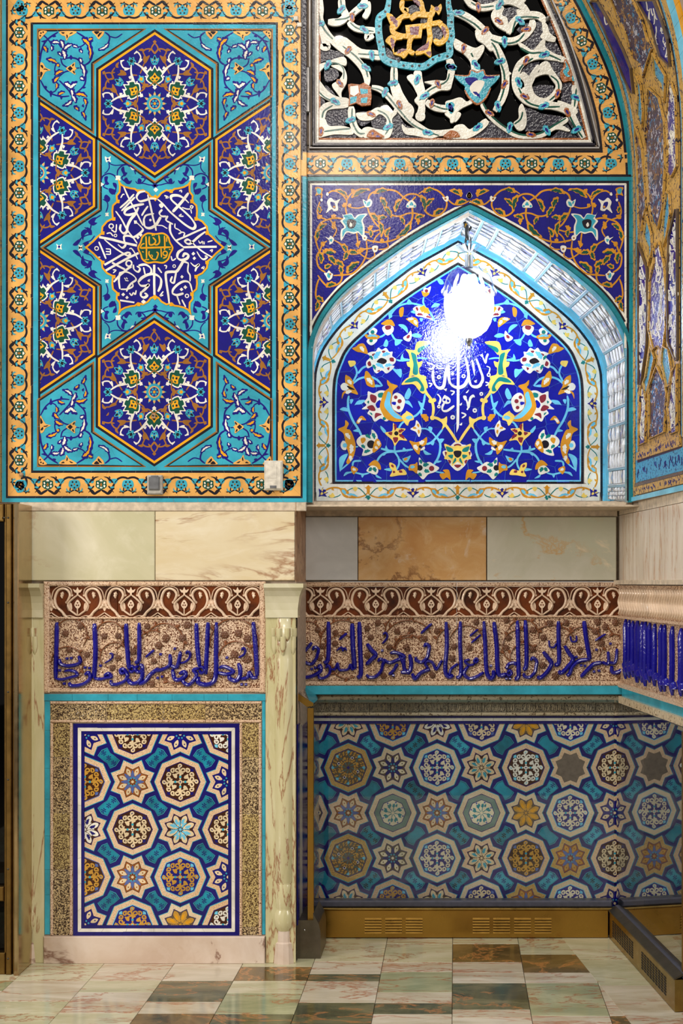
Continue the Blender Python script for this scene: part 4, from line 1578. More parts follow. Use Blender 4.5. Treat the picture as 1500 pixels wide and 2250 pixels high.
N8 = '''
@sky_vine
C r 20 424,100 470,60 530,40 600,40 660,70 706,124
C p 640,110 706,126 636,136
C r 22 380,220 372,280 380,360 420,460 470,540 510,620
C p 292,352 330,330 384,350 380,372 330,366
C p 390,256 424,258 400,300
C p 420,560 470,540 480,570
C p 436,310 470,266 540,262 500,300 450,306
C r 20 1120,196 1106,280 1084,350 1030,410 960,440
C p 1050,270 1090,290 1120,270 1100,330 1120,356 1080,340
C r 18 1088,356 1082,400 1100,420
C p 920,220 960,144 984,190 960,250 930,250
C p 910,280 960,266 1000,336 960,306
C r 18 860,540 890,490 930,460
C p 690,510 740,560 720,580 690,540
C r 14 1060,540 1130,540 1190,580 1240,640
C r 20 1290,540 1230,620 1180,670 1130,690
C r 22 1230,616 1264,680 1262,760 1240,830 1200,890
C p 1256,640 1304,640 1262,690
C p 1150,520 1190,530 1170,580
C p 1170,680 1210,660 1196,700
C p 1210,850 1280,850 1240,870
C r 20 640,880 680,810 740,770 830,760 920,750 1000,740
C r 20 690,730 760,750 826,756
C r 18 826,690 826,760 860,820 866,880 840,940
C r 18 866,830 920,890 960,916
C p 740,700 760,750 730,750
C p 910,720 940,750 900,760
C p 700,790 740,780 720,800
C p 900,830 950,810 980,800 950,860 920,860
A l 30 916,846 950,826
C p 1100,740 1150,770 1180,786 1120,790
C r 18 416,900 430,856 500,850
C r 16 340,980 400,960 450,966 520,980 580,966
C p 330,1000 350,960 390,960
C p 640,980 700,1020 650,1010
C p 500,980 530,980 510,1014
C r 14 1210,950 1260,962 1300,966
C p 720,934 780,920 790,950
C p 290,820 370,780 340,850 300,950 290,930
C r 14 300,940 380,870 420,820
C r 14 440,716 470,712
A l 40 1080,400 1130,472
A l 44 1100,400 1146,464
@amber_pod
A p 530,40 540,0 560,-20 590,40 620,60 630,136 560,120 540,70
W l 42 552,50 606,112
@amber_lily
W p 300,126 330,94 370,110 380,160 320,166
A p 346,90 350,16 400,60 430,90 424,120 470,206 400,190 340,196 314,250 320,190 380,150 370,110
W l 38 366,70 404,110
W l 40 350,196 410,176
K p 360,124 384,128 440,160 390,156
@peony
W p 506,350 550,310 530,280 560,236 566,176 620,196 680,168 740,180 750,260 700,300 720,380 770,440 740,468 690,440 630,470 600,420 560,390 580,350
W p 800,230 840,190 890,210 924,260 916,320 890,370 850,376 800,330
R p 590,206 640,220 650,250 630,290 590,260
R p 556,330 610,310 640,360 600,366
R p 640,386 700,400 660,420 632,440
R d 18 834,234
R d 21 872,272
R d 18 862,334
g p 664,200 710,190 720,230 670,236
g p 556,280 576,266 574,296
g p 580,380 606,390 604,410
g d 17 724,440
U p 640,300 680,260 700,310 660,340
U p 800,280 836,280 830,310 800,300
@amber_crescent
A p 752,66 790,100 856,124 810,170 800,230 790,300 820,360 880,410 930,440 900,466 820,470 740,440 700,380 680,320 700,240 724,180 770,140 754,110
C p 760,180 790,210 780,290 820,370 880,420 896,446 820,430 750,360 724,310 740,240
@bud_joint
y p 890,420 930,380 940,366 980,390 1000,410 1010,450 970,466 950,510 920,480
C p 930,430 970,410 1000,430 960,452
@small_bud
A p 452,480 480,430 510,414 548,456 500,456 480,490
W l 30 468,480 508,440
@star_flower
y p 810,480 840,530 930,540 890,590 946,654 870,650 826,706 800,650 730,580 800,560
R l 30 822,490 826,556
R l 34 862,574 916,552
R l 34 866,596 918,640
R p 810,624 856,624 850,660 826,676 812,650
R p 760,580 800,570 792,604
K d 21 840,584
@trefoil
W p 976,540 1020,510 1036,456 1080,520 1080,570 1060,620 1030,570 1000,556
A l 24 1042,492 1056,526
A l 24 1000,532 1036,538
A l 24 1052,548 1056,590
@amber_crescent
A p 276,544 340,510 346,456 380,490 360,540 400,560 446,690 430,800 380,880 356,860 380,790 350,700 330,590
W l 40 346,586 390,640
W l 44 400,690 396,780
W l 36 390,800 396,850
W p 300,700 320,656 350,670 356,740 320,740
C d 22 342,700
@lotus
W p 456,650 510,600 590,600 604,546 650,590 660,640 640,720 600,780 510,800 520,740 470,700
g l 38 540,600 590,634
g l 38 606,582 628,640
g l 36 500,700 536,730
g l 36 530,772 590,752
A p 494,636 530,624 544,650 510,684
K d 40 596,690
A p 630,660 664,636 696,700 640,760 616,770 610,740
W l 36 656,660 672,706
W l 30 630,716 660,736
@amber_lily
A p 966,654 1030,670 1090,650 1136,620 1130,690 1080,720 1060,790 1010,740 990,700
W l 44 1070,690 1112,660
W l 44 1006,700 1044,746
K d 15 1072,712
W p 1076,740 1110,710 1116,736 1080,750
@amber_bell
A p 570,890 630,842 680,880 690,936 640,916 610,900
W p 552,940 600,896 650,910 666,950 640,984 570,960
g l 40 596,912 572,950
g l 40 614,916 640,960
@small_bud
A p 402,940 410,900 470,930 440,970 424,980
W l 30 414,930 448,944
@yellow_trefoil
y p 776,866 830,890 850,944 910,930 940,982 870,990 780,1002 800,950 776,910
R l 26 790,890 812,916
R l 30 864,954 900,962
R l 28 806,960 830,962
@lotus
W p 1060,816 1110,870 1160,860 1210,890 1256,920 1210,960 1150,980 1100,1030 1060,990 1040,960 1060,910
g l 36 1066,840 1082,880
g l 44 1100,900 1156,886
g l 44 1110,950 1160,960
g l 36 1052,972 1084,1000
R d 26 1182,924
K d 28 1068,918
A p 970,890 1020,880 1044,866 1040,970 1000,946 960,940
C l 36 976,916 1020,910
@amber_bud
A p 1258,980 1310,966 1290,940 1350,940 1366,1036 1330,1010 1290,1030
@golden_stem
y r 44 1004,50 1080,44 1110,80 1130,150
y r 26 1110,130 1130,190 1180,260 1200,340 1190,430
y p 890,110 940,50 1010,30 1080,40 1110,90 1130,170 1100,200 1060,170 1010,110 940,110
g p 920,90 970,50 1040,40 1086,90 1110,140 1106,176 1066,170 1080,130 1040,80 980,90
y d 24 1190,432
y d 20 1170,270 1206,262
y r 26 1190,430 1240,440 1300,480 1330,520 1380,590 1430,670
y p 1260,450 1300,440 1330,420 1330,480 1310,520 1280,546 1290,500
@sky_bud
'''
fl = Flat(MC, base=0.0018)
for tf in (ID, mirx(CXB)):
    draw(fl, N7, F7, tf, h0=0.0018); draw(fl, N8, F8, tf, h0=0.0020)
draw(fl, '''
@lotus_rosette
W p 1434,654 1476,690 1520,700 1560,760 1570,800 1530,850 1500,900 1434,948 1370,900 1340,850 1300,800 1290,760 1340,740 1380,690
R p 1396,700 1434,684 1470,700 1440,730
R p 1310,760 1340,780 1320,810
R p 1560,760 1530,780 1550,810
R p 1400,890 1470,890 1434,920
R p 1340,840 1370,850 1360,880
R p 1530,840 1500,850 1510,880
y p 1304,686 1380,710 1434,700 1490,710 1564,686 1540,770 1566,830 1500,840 1490,900 1434,860 1380,900 1370,840 1304,830 1330,770
g p 1320,710 1380,730 1390,760 1340,760
g p 1548,710 1490,730 1480,760 1530,760
g p 1340,800 1390,790 1380,830
g p 1530,800 1480,790 1490,830
g p 1384,880 1410,820 1420,850
g p 1484,880 1460,820 1450,850
K p 1396,760 1434,750 1470,760 1464,800 1434,820 1404,800
''', F8, h0=0.0030)
FCAL = frame(940, 740, 0.12)
draw(fl, '''
@calligraphy
W R 50 555,100 553,600 551,1000 548,1400 545,1600
W P 522,1590 572,1590 560,1670 520,1756
W n 66 92,620 90,740 120,860 180,930 240,940 290,890 320,700 350,540
W n 66 380,520 378,700 400,840 470,910 560,930 650,900 710,820 736,720
W n 62 680,370 710,480 736,640 752,780 790,890 870,920 950,890 990,800
W n 60 880,400 920,500 960,620 1000,740 990,850
W p 820,420 850,540 856,690 840,690 800,490
W n 40 970,340 1010,390 1050,480 1070,380 1100,310
W p 950,340 980,318 1010,340 1000,380
W n 26 1070,540 1130,570 1120,640 1100,680
W o 26 22 1110,700
W o 26 24 200,740
W o 26 24 650,722
W P 410,680 490,620 460,650 484,690 440,706
W P 840,810 900,786 884,820 900,836 860,840
W r 24 1050,830 1116,860 1056,898
W r 26 10,850 70,866 30,920
W P 280,960 350,946 330,1000
W r 26 410,990 480,1010 430,1070
W P 690,1020 750,966 730,1020 700,1036
W o 24 24 976,1048
W n 44 170,1050 210,1090 230,1150 200,1240
W o 22 22 200,1280
W p 300,1070 330,1080 380,1110 412,1150 400,1210 340,1230 270,1200 262,1140
U d 24 302,1156
U p 350,1150 390,1170 380,1196 350,1190
W n 44 300,1210 264,1280 270,1350 340,1360 420,1310 480,1262
W n 48 650,1080 690,1130 720,1210 740,1290 760,1190 780,1120 830,1080 850,1110
W p 640,1100 680,1076 710,1110 680,1170
W n 30 740,1270 730,1310 712,1340
W P 576,1240 626,1204 616,1250 590,1266
W o 28 28 856,1350
W o 28 30 452,1476
W r 28 610,1390 690,1430 620,1490
W P 576,1606 626,1570 620,1620 590,1626
W n 40 -20,480 60,500 110,540 70,590 10,580
W r 24 150,540 200,580 290,580
''', FCAL, h0=0.0030)
fl.build(nb, clip=ccw)
# ------------------------------------------------------------------ hanging glass lamp
def thin_glass(name, tint=(1, 1, 1, 1), rough=0.0, ior=1.5, bumpy=0.0, refl=1.0):
    m = NT(name); m.t.nodes.remove(m.b)
    tr = m.n('ShaderNodeBsdfTransparent'); tr.inputs[0].default_value = tint
    gl = m.n('ShaderNodeBsdfGlossy'); gl.inputs['Roughness'].default_value = rough
    lw = m.n('ShaderNodeLayerWeight'); lw.inputs[0].default_value = 0.5
    if bumpy: m.l(m.bump(m.noise(bumpy, 1.0), 0.5, 0.003), gl.inputs['Normal'])
    f0 = ((ior-1)/(ior+1))**2
    mx = m.n('ShaderNodeMixShader'); f_ = m.math('MINIMUM', m.math('MULTIPLY', m.math('ADD', m.math('MULTIPLY', m.math('POWER', lw.outputs['Facing'], 5.0), 1-f0), f0), refl), 1.0)
    m.l(f_, mx.inputs[0]); m.l(tr.outputs[0], mx.inputs[1]); m.l(gl.outputs[0], mx.inputs[2]); m.l(mx.outputs[0], m.out.inputs[0])
    return m.m
MAT['gl'] = thin_glass('clear_cut_glass', (0.97, 0.98, 1, 1), 0.03, 1.6)
def metal(name, c, rough=0.3, var=0.25, brushed=0.0):
    m = NT(name); n = m.noise(14, 5, 0.65); m.col(m.ramp(n, [(0.3, tuple(x*(1-var) for x in c[:3])+(1,)), (0.7, c)]))
    m.b.inputs['Metallic'].default_value = 1.0; m.rough(m.math('ADD', m.math('MULTIPLY', m.noise(30, 3), 0.2), rough-0.1)); m.normal(m.bump(m.noise(260, 2), 0.05, 0.002)); return m.m
MAT['cr'] = metal('chrome', (0.75, 0.75, 0.78, 1), 0.15); MAT['ir'] = metal('dark_iron', (0.09, 0.085, 0.08, 1), 0.45)
gs = NT('frosted_shade_glass'); gs.t.nodes.remove(gs.b)
_tr = gs.n('ShaderNodeBsdfTransparent'); _tl = gs.n('ShaderNodeBsdfTranslucent'); _tl.inputs[0].default_value = (0.93, 0.96, 1, 1)
_gl = gs.n('ShaderNodeBsdfGlossy'); _gl.inputs['Roughness'].default_value = 0.05
_m1 = gs.n('ShaderNodeMixShader'); _m1.inputs[0].default_value = 0.36; gs.l(_tr.outputs[0], _m1.inputs[1]); gs.l(_tl.outputs[0], _m1.inputs[2])
_m2 = gs.n('ShaderNodeMixShader'); _m2.inputs[0].default_value = 0.07; gs.l(_m1.outputs[0], _m2.inputs[1]); gs.l(_gl.outputs[0], _m2.inputs[2]); gs.l(_m2.outputs[0], gs.out.inputs[0])
MAT['gs'] = gs.m
LY = 6.12
ML = frontal(LY)
lamp = empty('pendant_lamp', ML(1030, 590), 'clear cut glass pendant lamp glowing white on a dark chain in the niche', 'lamp')
lx, _, _ = ML(1030, 600); PXM = LY/FPX
def lz(py): return EYE-(py-CY)*PXM
em = bpy.data.materials.new('lit_bulb'); em.use_nodes = True
b_ = em.node_tree.nodes['Principled BSDF']; b_.inputs['Base Color'].default_value = (1, 1, 1, 1)
b_.inputs['Emission Color'].default_value = (0.86, 0.93, 1.0, 1); b_.inputs['Emission Strength'].default_value = 48.0
g = Mesh(); prof = [(0.4, 606), (10, 608), (20, 622), (34, 640), (46, 656), (50, 672), (49, 690), (44, 709), (35, 724), (23, 734), (0.4, 739)]
g.lathe(lx, LY, [(r*PXM, lz(y)) for r, y in prof], em, 28); g.build('glowing_bulb', lamp, label='white glowing bulb')
g = Mesh(); wob = lambda a, z: 1+0.022*math.cos(16*a)
prof = [(10, 588), (22, 589), (38, 596), (48, 610), (54, 628), (55, 640), (57, 646), (53, 652), (54, 670), (52, 690), (47, 710), (38, 726), (26, 736), (14, 742), (0.4, 744)]
g.lathe(lx, LY, [(r*PXM, lz(y)) for r, y in prof[:8]], 'gl', 64, wob=wob); g.lathe(lx, LY, [(r*PXM, lz(y)) for r, y in prof[7:]], 'gs', 64, wob=wob); shade = g.build('glass_shade', lamp)
g = Mesh()
for k in range(18):
    a = 2*math.pi*k/18; x = lx+56*PXM*math.cos(a); y = LY+56*PXM*math.sin(a)
    g.lathe(x, y, [(0.2*PXM, lz(632)), (5*PXM, lz(637)), (6*PXM, lz(642)), (4*PXM, lz(648)), (0.2*PXM, lz(651))], 'gl', 8)
g.build('glass_beads', shade)['kind'] = 'stuff'
g = Mesh(); g.lathe(lx, LY, [(9*PXM, lz(561)), (9*PXM, lz(588))], 'cr', 20); g.build('chrome_socket', lamp, label='chrome socket')
g = Mesh(); wb2 = lambda a, z: 1+0.10*math.cos(8*a)
g.lathe(lx, LY, [(8*PXM, lz(560)), (13*PXM, lz(554)), (22*PXM, lz(546)), (26*PXM, lz(539)), (22*PXM, lz(541)), (12*PXM, lz(552)), (0.5*PXM, lz(556))], 'gl', 48, wob=wb2); g.build('glass_collar', lamp)
g = Mesh(); g.lathe(lx, LY, [(7*PXM, lz(742)), (8*PXM, lz(752)), (4*PXM, lz(757)), (3.4*PXM, lz(762))], 'cr', 16); g.build('bottom_cap', lamp, label='dark metal cap')
g = Mesh(); g.lathe(lx, LY, [(2*PXM, lz(760)), (5*PXM, lz(765)), (8.6*PXM, lz(773)), (8.6*PXM, lz(778)), (5*PXM, lz(784)), (0.4*PXM, lz(786))], 'gl', 20); g.build('glass_drop', lamp)
def link(cx, y0, y1, w, rot, r, name):
    pts = []; n = 20
    for k in range(n+1):
        a = 2*math.pi*k/n; h = (y1-y0)/2; cz = (y0+y1)/2
        x = w*math.sin(a); yy = cz+h*math.cos(a)
        pts.append((lx+(cx-1030+x*math.cos(rot))*PXM, LY+x*math.sin(rot)*PXM, lz(yy)))
    m = Mesh(); m.tube(pts, r*PXM, 'ir', 8, cap=False); m.build(name, lamp)
link(1028, 473, 506, 8, 0.2, 2.6, 'chain_link'); link(1026, 496, 526, 7, 1.2, 2.6, 'chain_link'); link(1028, 518, 548, 6, 0.4, 2.4, 'chain_link')
g = Mesh(); g.tube([(lx-3*PXM, LY, lz(500)), (lx+1*PXM, LY-.004, lz(530)), (lx, LY, lz(560))], 2.2*PXM, 'cr', 8); g.build('wire', lamp)
g = Mesh(); g.tube([(lx-7*PXM, LY-.003, lz(492)), (lx-7*PXM, LY-.003, lz(500))], 3.2*PXM, 'Y', 8); g.build('tape', lamp, label='yellow tape')
g = Mesh(); g.tube([(lx, LY, lz(466)), (lx, LY, lz(478))], 3*PXM, 'ir', 8); g.build('hook', lamp)
# ------------------------------------------------------------------ arched grille window over the niche
win = empty('window_1', MB_(990, 322), 'arched window grille of curling white tile vines with black openings', None, kind='structure')
F9, F10 = frame(680, 0, 0.213333), frame(980, 0, 0.226667)
def xr_at(y):          # right edge of the opening
    p = catmull(WIN_R, False, 4)
    for a, b in zip(p, p[1:]):
        if a[1] <= y <= b[1]: return a[0]+(b[0]-a[0])*(y-a[1])/((b[1]-a[1]) or 1)
    return p[-1][0] if y > p[-1][1] else p[0][0]
WR = catmull(WIN_R, False, 3)
def win_poly(d): return hull([(688+d, -60), (688+d, 320-d)] + [(xr_at(320-d)-d, 320-d)] + [(x-d*0.95, y) for x, y in WR if y < 318-d])
# dark room behind the grille
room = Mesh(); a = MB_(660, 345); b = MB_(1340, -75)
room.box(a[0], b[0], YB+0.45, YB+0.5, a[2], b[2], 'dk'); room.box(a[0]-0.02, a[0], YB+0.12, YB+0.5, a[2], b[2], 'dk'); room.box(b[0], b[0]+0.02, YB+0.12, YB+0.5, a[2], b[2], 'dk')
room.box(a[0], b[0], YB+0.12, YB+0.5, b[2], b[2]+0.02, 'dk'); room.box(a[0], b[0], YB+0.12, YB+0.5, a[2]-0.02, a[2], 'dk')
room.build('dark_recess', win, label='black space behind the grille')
pane = Mesh(); wp = win_poly(4); vs, fs = shape_faces('poly', [wp], -0.03, 0.004); MAT['bg'] = thin_glass('dark_window_glass', (0.05, 0.05, 0.06, 1), 0.02, 1.35); pane.add([MB_(*v) for v in vs], fs, 'bg'); pane.build('window_pane', win)
# frame: grey outer bead, dark groove, white tiles, copper line
path_o = [(690, -60), (690, 317)] + [(1306, 317)] + [(x-4, y) for x, y in WR[::-1] if y < 316]
def wpath(d): return [(690+d, -60), (690+d, 318-d), (xr_at(318-d)-4-d, 318-d)] + [(x-4-d, y) for x, y in WR[::-1] if y < 316-d]
MAT['fg'] = metal('grey_frame', (0.30, 0.29, 0.28, 1), 0.5)
fr_ = Mesh()
for d, w, h, mt in ((-9, 3, 0.016, 'fg'), (-4.5, 3, -0.004, 'K'), (-1, 5, 0.012, 'K'), (3.0, 3, 0.008, 'fg')):
    p = wpath(d)
    L, R = ribbon_outline(p, [w*1.15]*len(p)); vs, fs = shape_faces('strip', [L, R], h, 0.03); fr_.add([MB_(*v) for v in vs], fs, mt)
fr_.build('window_frame', win)
line_tiles(win, MB_, wpath(7.5), 5.2, 'w', 30, 'white_frame_tile', closed=False, gap=0.3, h=0.004)
line_tiles(win, MB_, wpath(12.3), 4.0, 'q', 40, 'copper_line', closed=False, join=True, gap=0.3, h=0.004)
bolt = Mesh(); 
for (bx, by) in ((1207, 42),): bolt.lathe(*MB_(bx, by)[:2], [(0, 0)], 'fg', 4) if False else None
def knob(mesh, px, py, M, r, mat):
    c = Vector(M(px, py, 0.02)); pts = [(c.x, c.y+0.02, c.z), (c.x, c.y-0.004, c.z), (c.x, c.y-0.012, c.z)]
    mesh.tube(pts, [r*1.3, r, r*0.5], mat, 12)
knob(bolt, 1203, 44, MB_, 0.009, 'fg'); bolt.build('hinge_pin', win)
hg = Mesh(); x0, _, z0 = MB_(668, 250); x1, _, z1 = MB_(682, 150); hg.box(x0, x1, YB-0.02, YB+0.01, z0, z1, 'fg', 0.004); x0, _, z0 = MB_(664, 222); x1, _, z1 = MB_(676, 186); hg.box(x0, x1, YB-0.032, YB, z0, z1, 'fg', 0.006); hg.build('hinge', win)
# dark rippled tile infill (left corner, bottom edge and the right side)
fl = Flat(MB_, base=0.0, thick=0.012)
draw(fl, '''
@slate_infill
V p 60,260 110,330 180,400 200,500 330,540 350,600 240,620 120,640 60,680
V p 150,730 200,700 280,720 300,780 260,820 210,840 160,830
V p 60,960 120,1000 160,1060 110,1120 60,1200
V p 190,1110 390,1110 390,1280 180,1290
V p 100,1300 220,1330 430,1340 470,1420 60,1420
V p 480,1160 640,1150 660,1220 540,1300 490,1220
V p 640,1200 720,1170 790,1230 770,1330 690,1350 640,1290
V p 850,1200 900,1160 960,1250 1000,1290 1100,1330 1240,1420 830,1420 840,1330
V p 160,880 220,920 270,1000 180,1000
V p 980,120 1060,50 1140,90 1130,150 1040,150
V p 1150,190 1230,180 1230,230 1150,260
V p 1260,290 1340,270 1370,360 1320,430 1250,390
V p 790,490 880,560 940,590 900,640 800,600
''', F9, h0=0.0)
draw(fl, '''
@slate_infill
V P 230,1345 330,1260 440,1150 540,1250 660,1330 900,1345
V P 760,1040 840,1060 920,1100 1130,1130 1160,1150 1100,1210 960,1270 760,1270 780,1150
V P 1170,1170 1290,1345 1390,1345 1350,1100 1290,850 1230,800 1130,800 1120,880 1110,1000 1240,1050 1270,1100
V P 720,700 780,620 900,600 900,660 800,740
V P 800,860 900,820 1040,830 1040,920 960,990 850,960
V P 990,600 1130,560 1130,800 1100,760 1010,700
V P 700,430 860,490 960,380 1000,300 920,210 830,210 850,300 760,400
V P 560,80 700,60 760,100 700,180 640,260 600,280 590,180 530,150
V P 940,420 1060,400 1140,560 1040,540 960,490
V P 680,290 740,230 820,220 800,300 740,340
V P 240,-60 440,-60 560,20 480,60 330,30
V P 1000,1345 1170,1200 1280,1345
V P 1000,200 1060,340 960,330
''', F10, h0=0.0)
# white vines: dark-green line between two pale bands
VINES9 = '''
@white_scroll
w r 74 110,-20 110,100 110,220 200,380 330,500 430,570 540,690 590,800 590,880
w r 74 110,250 150,380 160,430 180,490 110,480
w r 76 330,-20 335,80 370,170 300,230 190,230
w r 64 390,200 470,120 540,60 580,-20
w r 60 600,20 600,120 560,190
w r 66 400,230 470,290 560,310 690,320
w r 50 600,330 590,400 660,370
w p 280,430 360,388 440,440 540,510 720,530 730,620 560,600 420,590 360,530
w p 80,680 180,640 330,590 380,620 370,680 280,660 190,670 110,740 90,800 140,880 200,950 290,1000 400,1020 400,1100 250,1060 140,1010 60,940 60,760
w p 220,680 330,680 380,760 380,860 330,950 330,1020 280,960 230,880 300,830 340,760 290,720
w r 62 640,900 740,930 840,1030 930,1140 1020,1230 1130,1310 1240,1370 1400,1370 1520,1340
w r 78 870,680 870,800 870,900 920,1040 1020,1110 1050,1180
w p 910,860 960,960 1030,1080 1070,1180 1020,1230 960,1160 880,1060
w r 80 110,1280 140,1140 220,1090 400,1080
w p 90,1290 160,1230 200,1300 330,1300 430,1330 440,1390 250,1390 60,1430 60,1380
w r 76 430,1100 440,1240 480,1340 560,1400
w p 480,1170 600,1160 700,1110 800,1140 850,1160 880,1120 900,1170 850,1230 860,1320 820,1420 740,1420 780,1300 790,1230 720,1180 640,1240 520,1240
w p 540,1340 600,1310 680,1330 760,1350 740,1400 640,1420 560,1420
w p 950,1280 1000,1320 1120,1330 1200,1390 1330,1400 1240,1430 1080,1400 1000,1390 960,1350
w r 86 1110,730 1120,830 1150,960 1150,1080
w p 1000,800 1060,770 1090,830 1150,960 1120,990 1060,880
w p 1080,1030 1200,930 1260,880 1180,850 1300,830 1400,830 1420,740 1440,660 1390,610 1460,610 1500,700 1470,860 1440,930 1330,940 1200,1030 1190,1150 1160,1240 1100,1200 1120,1100
w r 74 1200,1050 1300,1110 1420,1120 1540,1080
w p 1390,1170 1500,1150 1560,1180 1500,1260 1440,1220
w o 40 24 1140,1200
G r 20 80,0 90,120 110,220 160,320 240,410
G r 18 340,480 480,590 570,700 600,800
G r 18 320,0 330,80
G r 18 260,210 390,190 470,120
G r 16 420,240 500,300 660,330
G r 16 500,560 720,575
G r 18 640,910 760,950 900,1110 1040,1270 1180,1350 1330,1400
G r 18 870,700 870,800 880,900
G r 18 130,1220 150,1150 240,1090
G r 18 440,1120 440,1250 500,1370 570,1380
G r 18 150,1360 300,1340 420,1330
G r 16 700,1140 790,1190 830,1290 780,1390
G r 16 1130,1040 1240,930 1400,850 1440,760
G r 16 1230,1070 1400,1130 1540,1090
G r 14 160,650 290,660 350,720 350,820
G r 14 80,930 160,1010 280,1060
'''
VINES10 = '''
@white_scroll
w r 76 60,130 160,150 260,210 370,310 440,400 530,560 570,700 570,860 530,980 470,1080
w r 72 290,290 400,360 540,400 660,400 760,350 830,260 830,200
w r 70 600,330 640,240 700,180 800,150 900,160 960,220
w p 280,320 320,280 400,370 480,460 430,500 360,430 300,390
w p 440,130 500,60 560,80 540,150 590,180 600,280 580,310 490,260 440,190
w r 66 180,-20 250,50 350,80 460,60 560,20 640,20 740,70 800,140
w r 60 690,60 760,-20
w p 680,100 740,110 760,150 700,170
w p 690,420 740,430 830,490 880,450 930,390 960,400 960,460 1040,520 1160,570 1120,610 990,560 860,530 760,500
w r 74 1140,580 1040,560 920,540 800,570 710,640 670,760 690,880 780,980 900,1020 1040,1030 1180,1080 1240,1170 1330,1345
w r 74 720,720 780,780 790,860 740,900 
w r 62 900,640 860,700 820,780 800,840 830,930 900,980 980,980 1060,910 1090,830 1050,760 1010,700 980,620
w p 900,640 950,600 990,610 985,660 1050,730 1070,780 1000,730 930,730 850,770 810,850 790,800 850,730 900,700
w p 1080,980 1240,1040 1270,1100 1200,1130 1120,1080
w r 62 1240,830 1250,950 1230,1060
w p 370,980 350,1010 420,1120 550,1220 660,1290 800,1310 960,1280 1080,1210 1190,1260 1180,1280 1060,1260 920,1340 700,1345 540,1260 420,1160 330,1030
w p 1070,1200 1160,1140 1180,1180 1100,1230
w p 700,1060 730,1010 760,1060 780,1160 760,1250 700,1270 650,1200 700,1150
w r 74 400,1170 300,1260 180,1320 60,1340
w p 80,1230 160,1210 210,1250 260,1280 160,1320 60,1320
w p 80,380 180,430 280,470 350,440 370,480 330,560 300,600 330,690 250,700 230,600 160,520 80,470
w p -10,1000 60,970 140,950 200,990 250,960 260,1000 160,1050 100,1100 80,1180 40,1190 30,1100
w p 0,600 60,580 80,650 70,760 40,870 0,850 40,760
w p 540,640 600,690 630,720 580,730
w r 56 920,340 970,370 1060,390
w p 930,210 980,250 1000,320 1050,370 1000,390 940,330
G r 18 110,150 260,230 340,300
G r 18 430,390 540,430 680,410 760,330
G r 18 640,320 680,200 760,170 900,180
G r 18 440,420 480,480 520,600 560,720 560,860 520,990
G r 16 240,30 330,75 460,65
G r 18 720,470 820,520 940,520 1110,590
G r 18 840,570 740,640 700,700
G r 18 700,860 780,990 920,1040 1100,1040
G r 16 1010,740 1080,800 1080,900 1000,980
G r 18 1180,1100 1240,1220 1320,1340
G r 16 1260,860 1240,1040
G r 18 350,990 420,1110 560,1230 720,1310 900,1300 1060,1210 1160,1150
G r 16 740,1090 720,1160 660,1210
G r 16 260,560 240,520
'''
FLOW9 = [(540,70,'x'),(330,100,'x'),(440,180,'q'),(560,310,'x'),(110,250,'x'),(400,520,'q'),(640,570,'x'),(580,700,'x'),(865,860,'x'),(190,670,'x'),(70,820,'x'),(260,1050,'x'),(430,1240,'x'),(780,950,'x'),(925,1080,'q'),(630,1180,'q'),(815,1310,'x'),(1110,820,'x'),(1320,870,'q'),(1450,700,'x'),(1190,990,'x'),(1260,1065,'q'),(1440,1110,'x'),(1210,1370,'x'),(1450,1390,'q'),(120,1355,'q'),(310,860,'q')]
FLOW10 = [(115,130,'x'),(380,300,'q'),(565,405,'x'),(710,205,'x'),(780,290,'q'),(520,50,'x'),(310,70,'q'),(505,210,'q'),(525,600,'x'),(565,820,'q'),(500,1030,'x'),(415,1100,'q'),(955,535,'x'),(775,590,'q'),(700,800,'x'),(755,940,'q'),(950,1030,'x'),(1080,910,'q'),(1170,1090,'q'),(1255,950,'x'),(1265,1260,'x'),(615,1235,'x'),(970,1265,'x'),(815,1310,'q'),(310,1235,'x'),(170,470,'q'),(285,630,'x'),(40,650,'x'),(50,1320,'q'),(50,1045,'x')]
# (the two tracings join at their shared edge)
draw(fl, VINES9, F9, h0=0.006); draw(fl, VINES10, F10, h0=0.0075)
for lst, F in ((FLOW9, F9), (FLOW10, F10)):
    for i, (x, y, c) in enumerate(lst):
        a = (i*2.3) % 3.1; r = 50 if c == 'x' else 44
        P_ = lambda q, w: (x+q*math.cos(a)-w*math.sin(a), y+q*math.sin(a)+w*math.cos(a))
        pts = [P_(r*1.3, 0), P_(r*0.6, r*0.55), P_(0, r*0.45), P_(-r*0.5, r*0.6), P_(-r, 0), P_(-r*0.5, -r*0.6), P_(0, -r*0.45), P_(r*0.6, -r*0.55)]
        cor = [P_(r*0.7, 0), P_(0, r*0.25), P_(-r*0.5, 0), P_(0, -r*0.25)]
        draw(fl, '@vine_flower\n%s p %s\n%s p %s' % (c, ' '.join('%f,%f' % p for p in pts), 'B', ' '.join('%f,%f' % p for p in cor)), F, h0=0.0095)
draw(fl, '''
@turquoise_cloud_band
x r 72 820,-30 810,60 790,130 720,190 710,290 720,400 740,500 760,600 830,650 920,670 1060,690 1180,690 1290,620 1380,590 1440,560 1440,460 1460,380 1450,260 1450,170 1430,60 1430,-30
K d 14 820,70 780,130 724,185 718,280 712,346 718,440 760,490 755,570 838,648 918,640 968,684 1058,690 1130,686 1222,680 1270,620 1334,582 1418,590 1446,510 1432,436 1458,378 1446,304 1462,238 1428,170 1430,104 1430,38
''', F9, h0=0.0095)
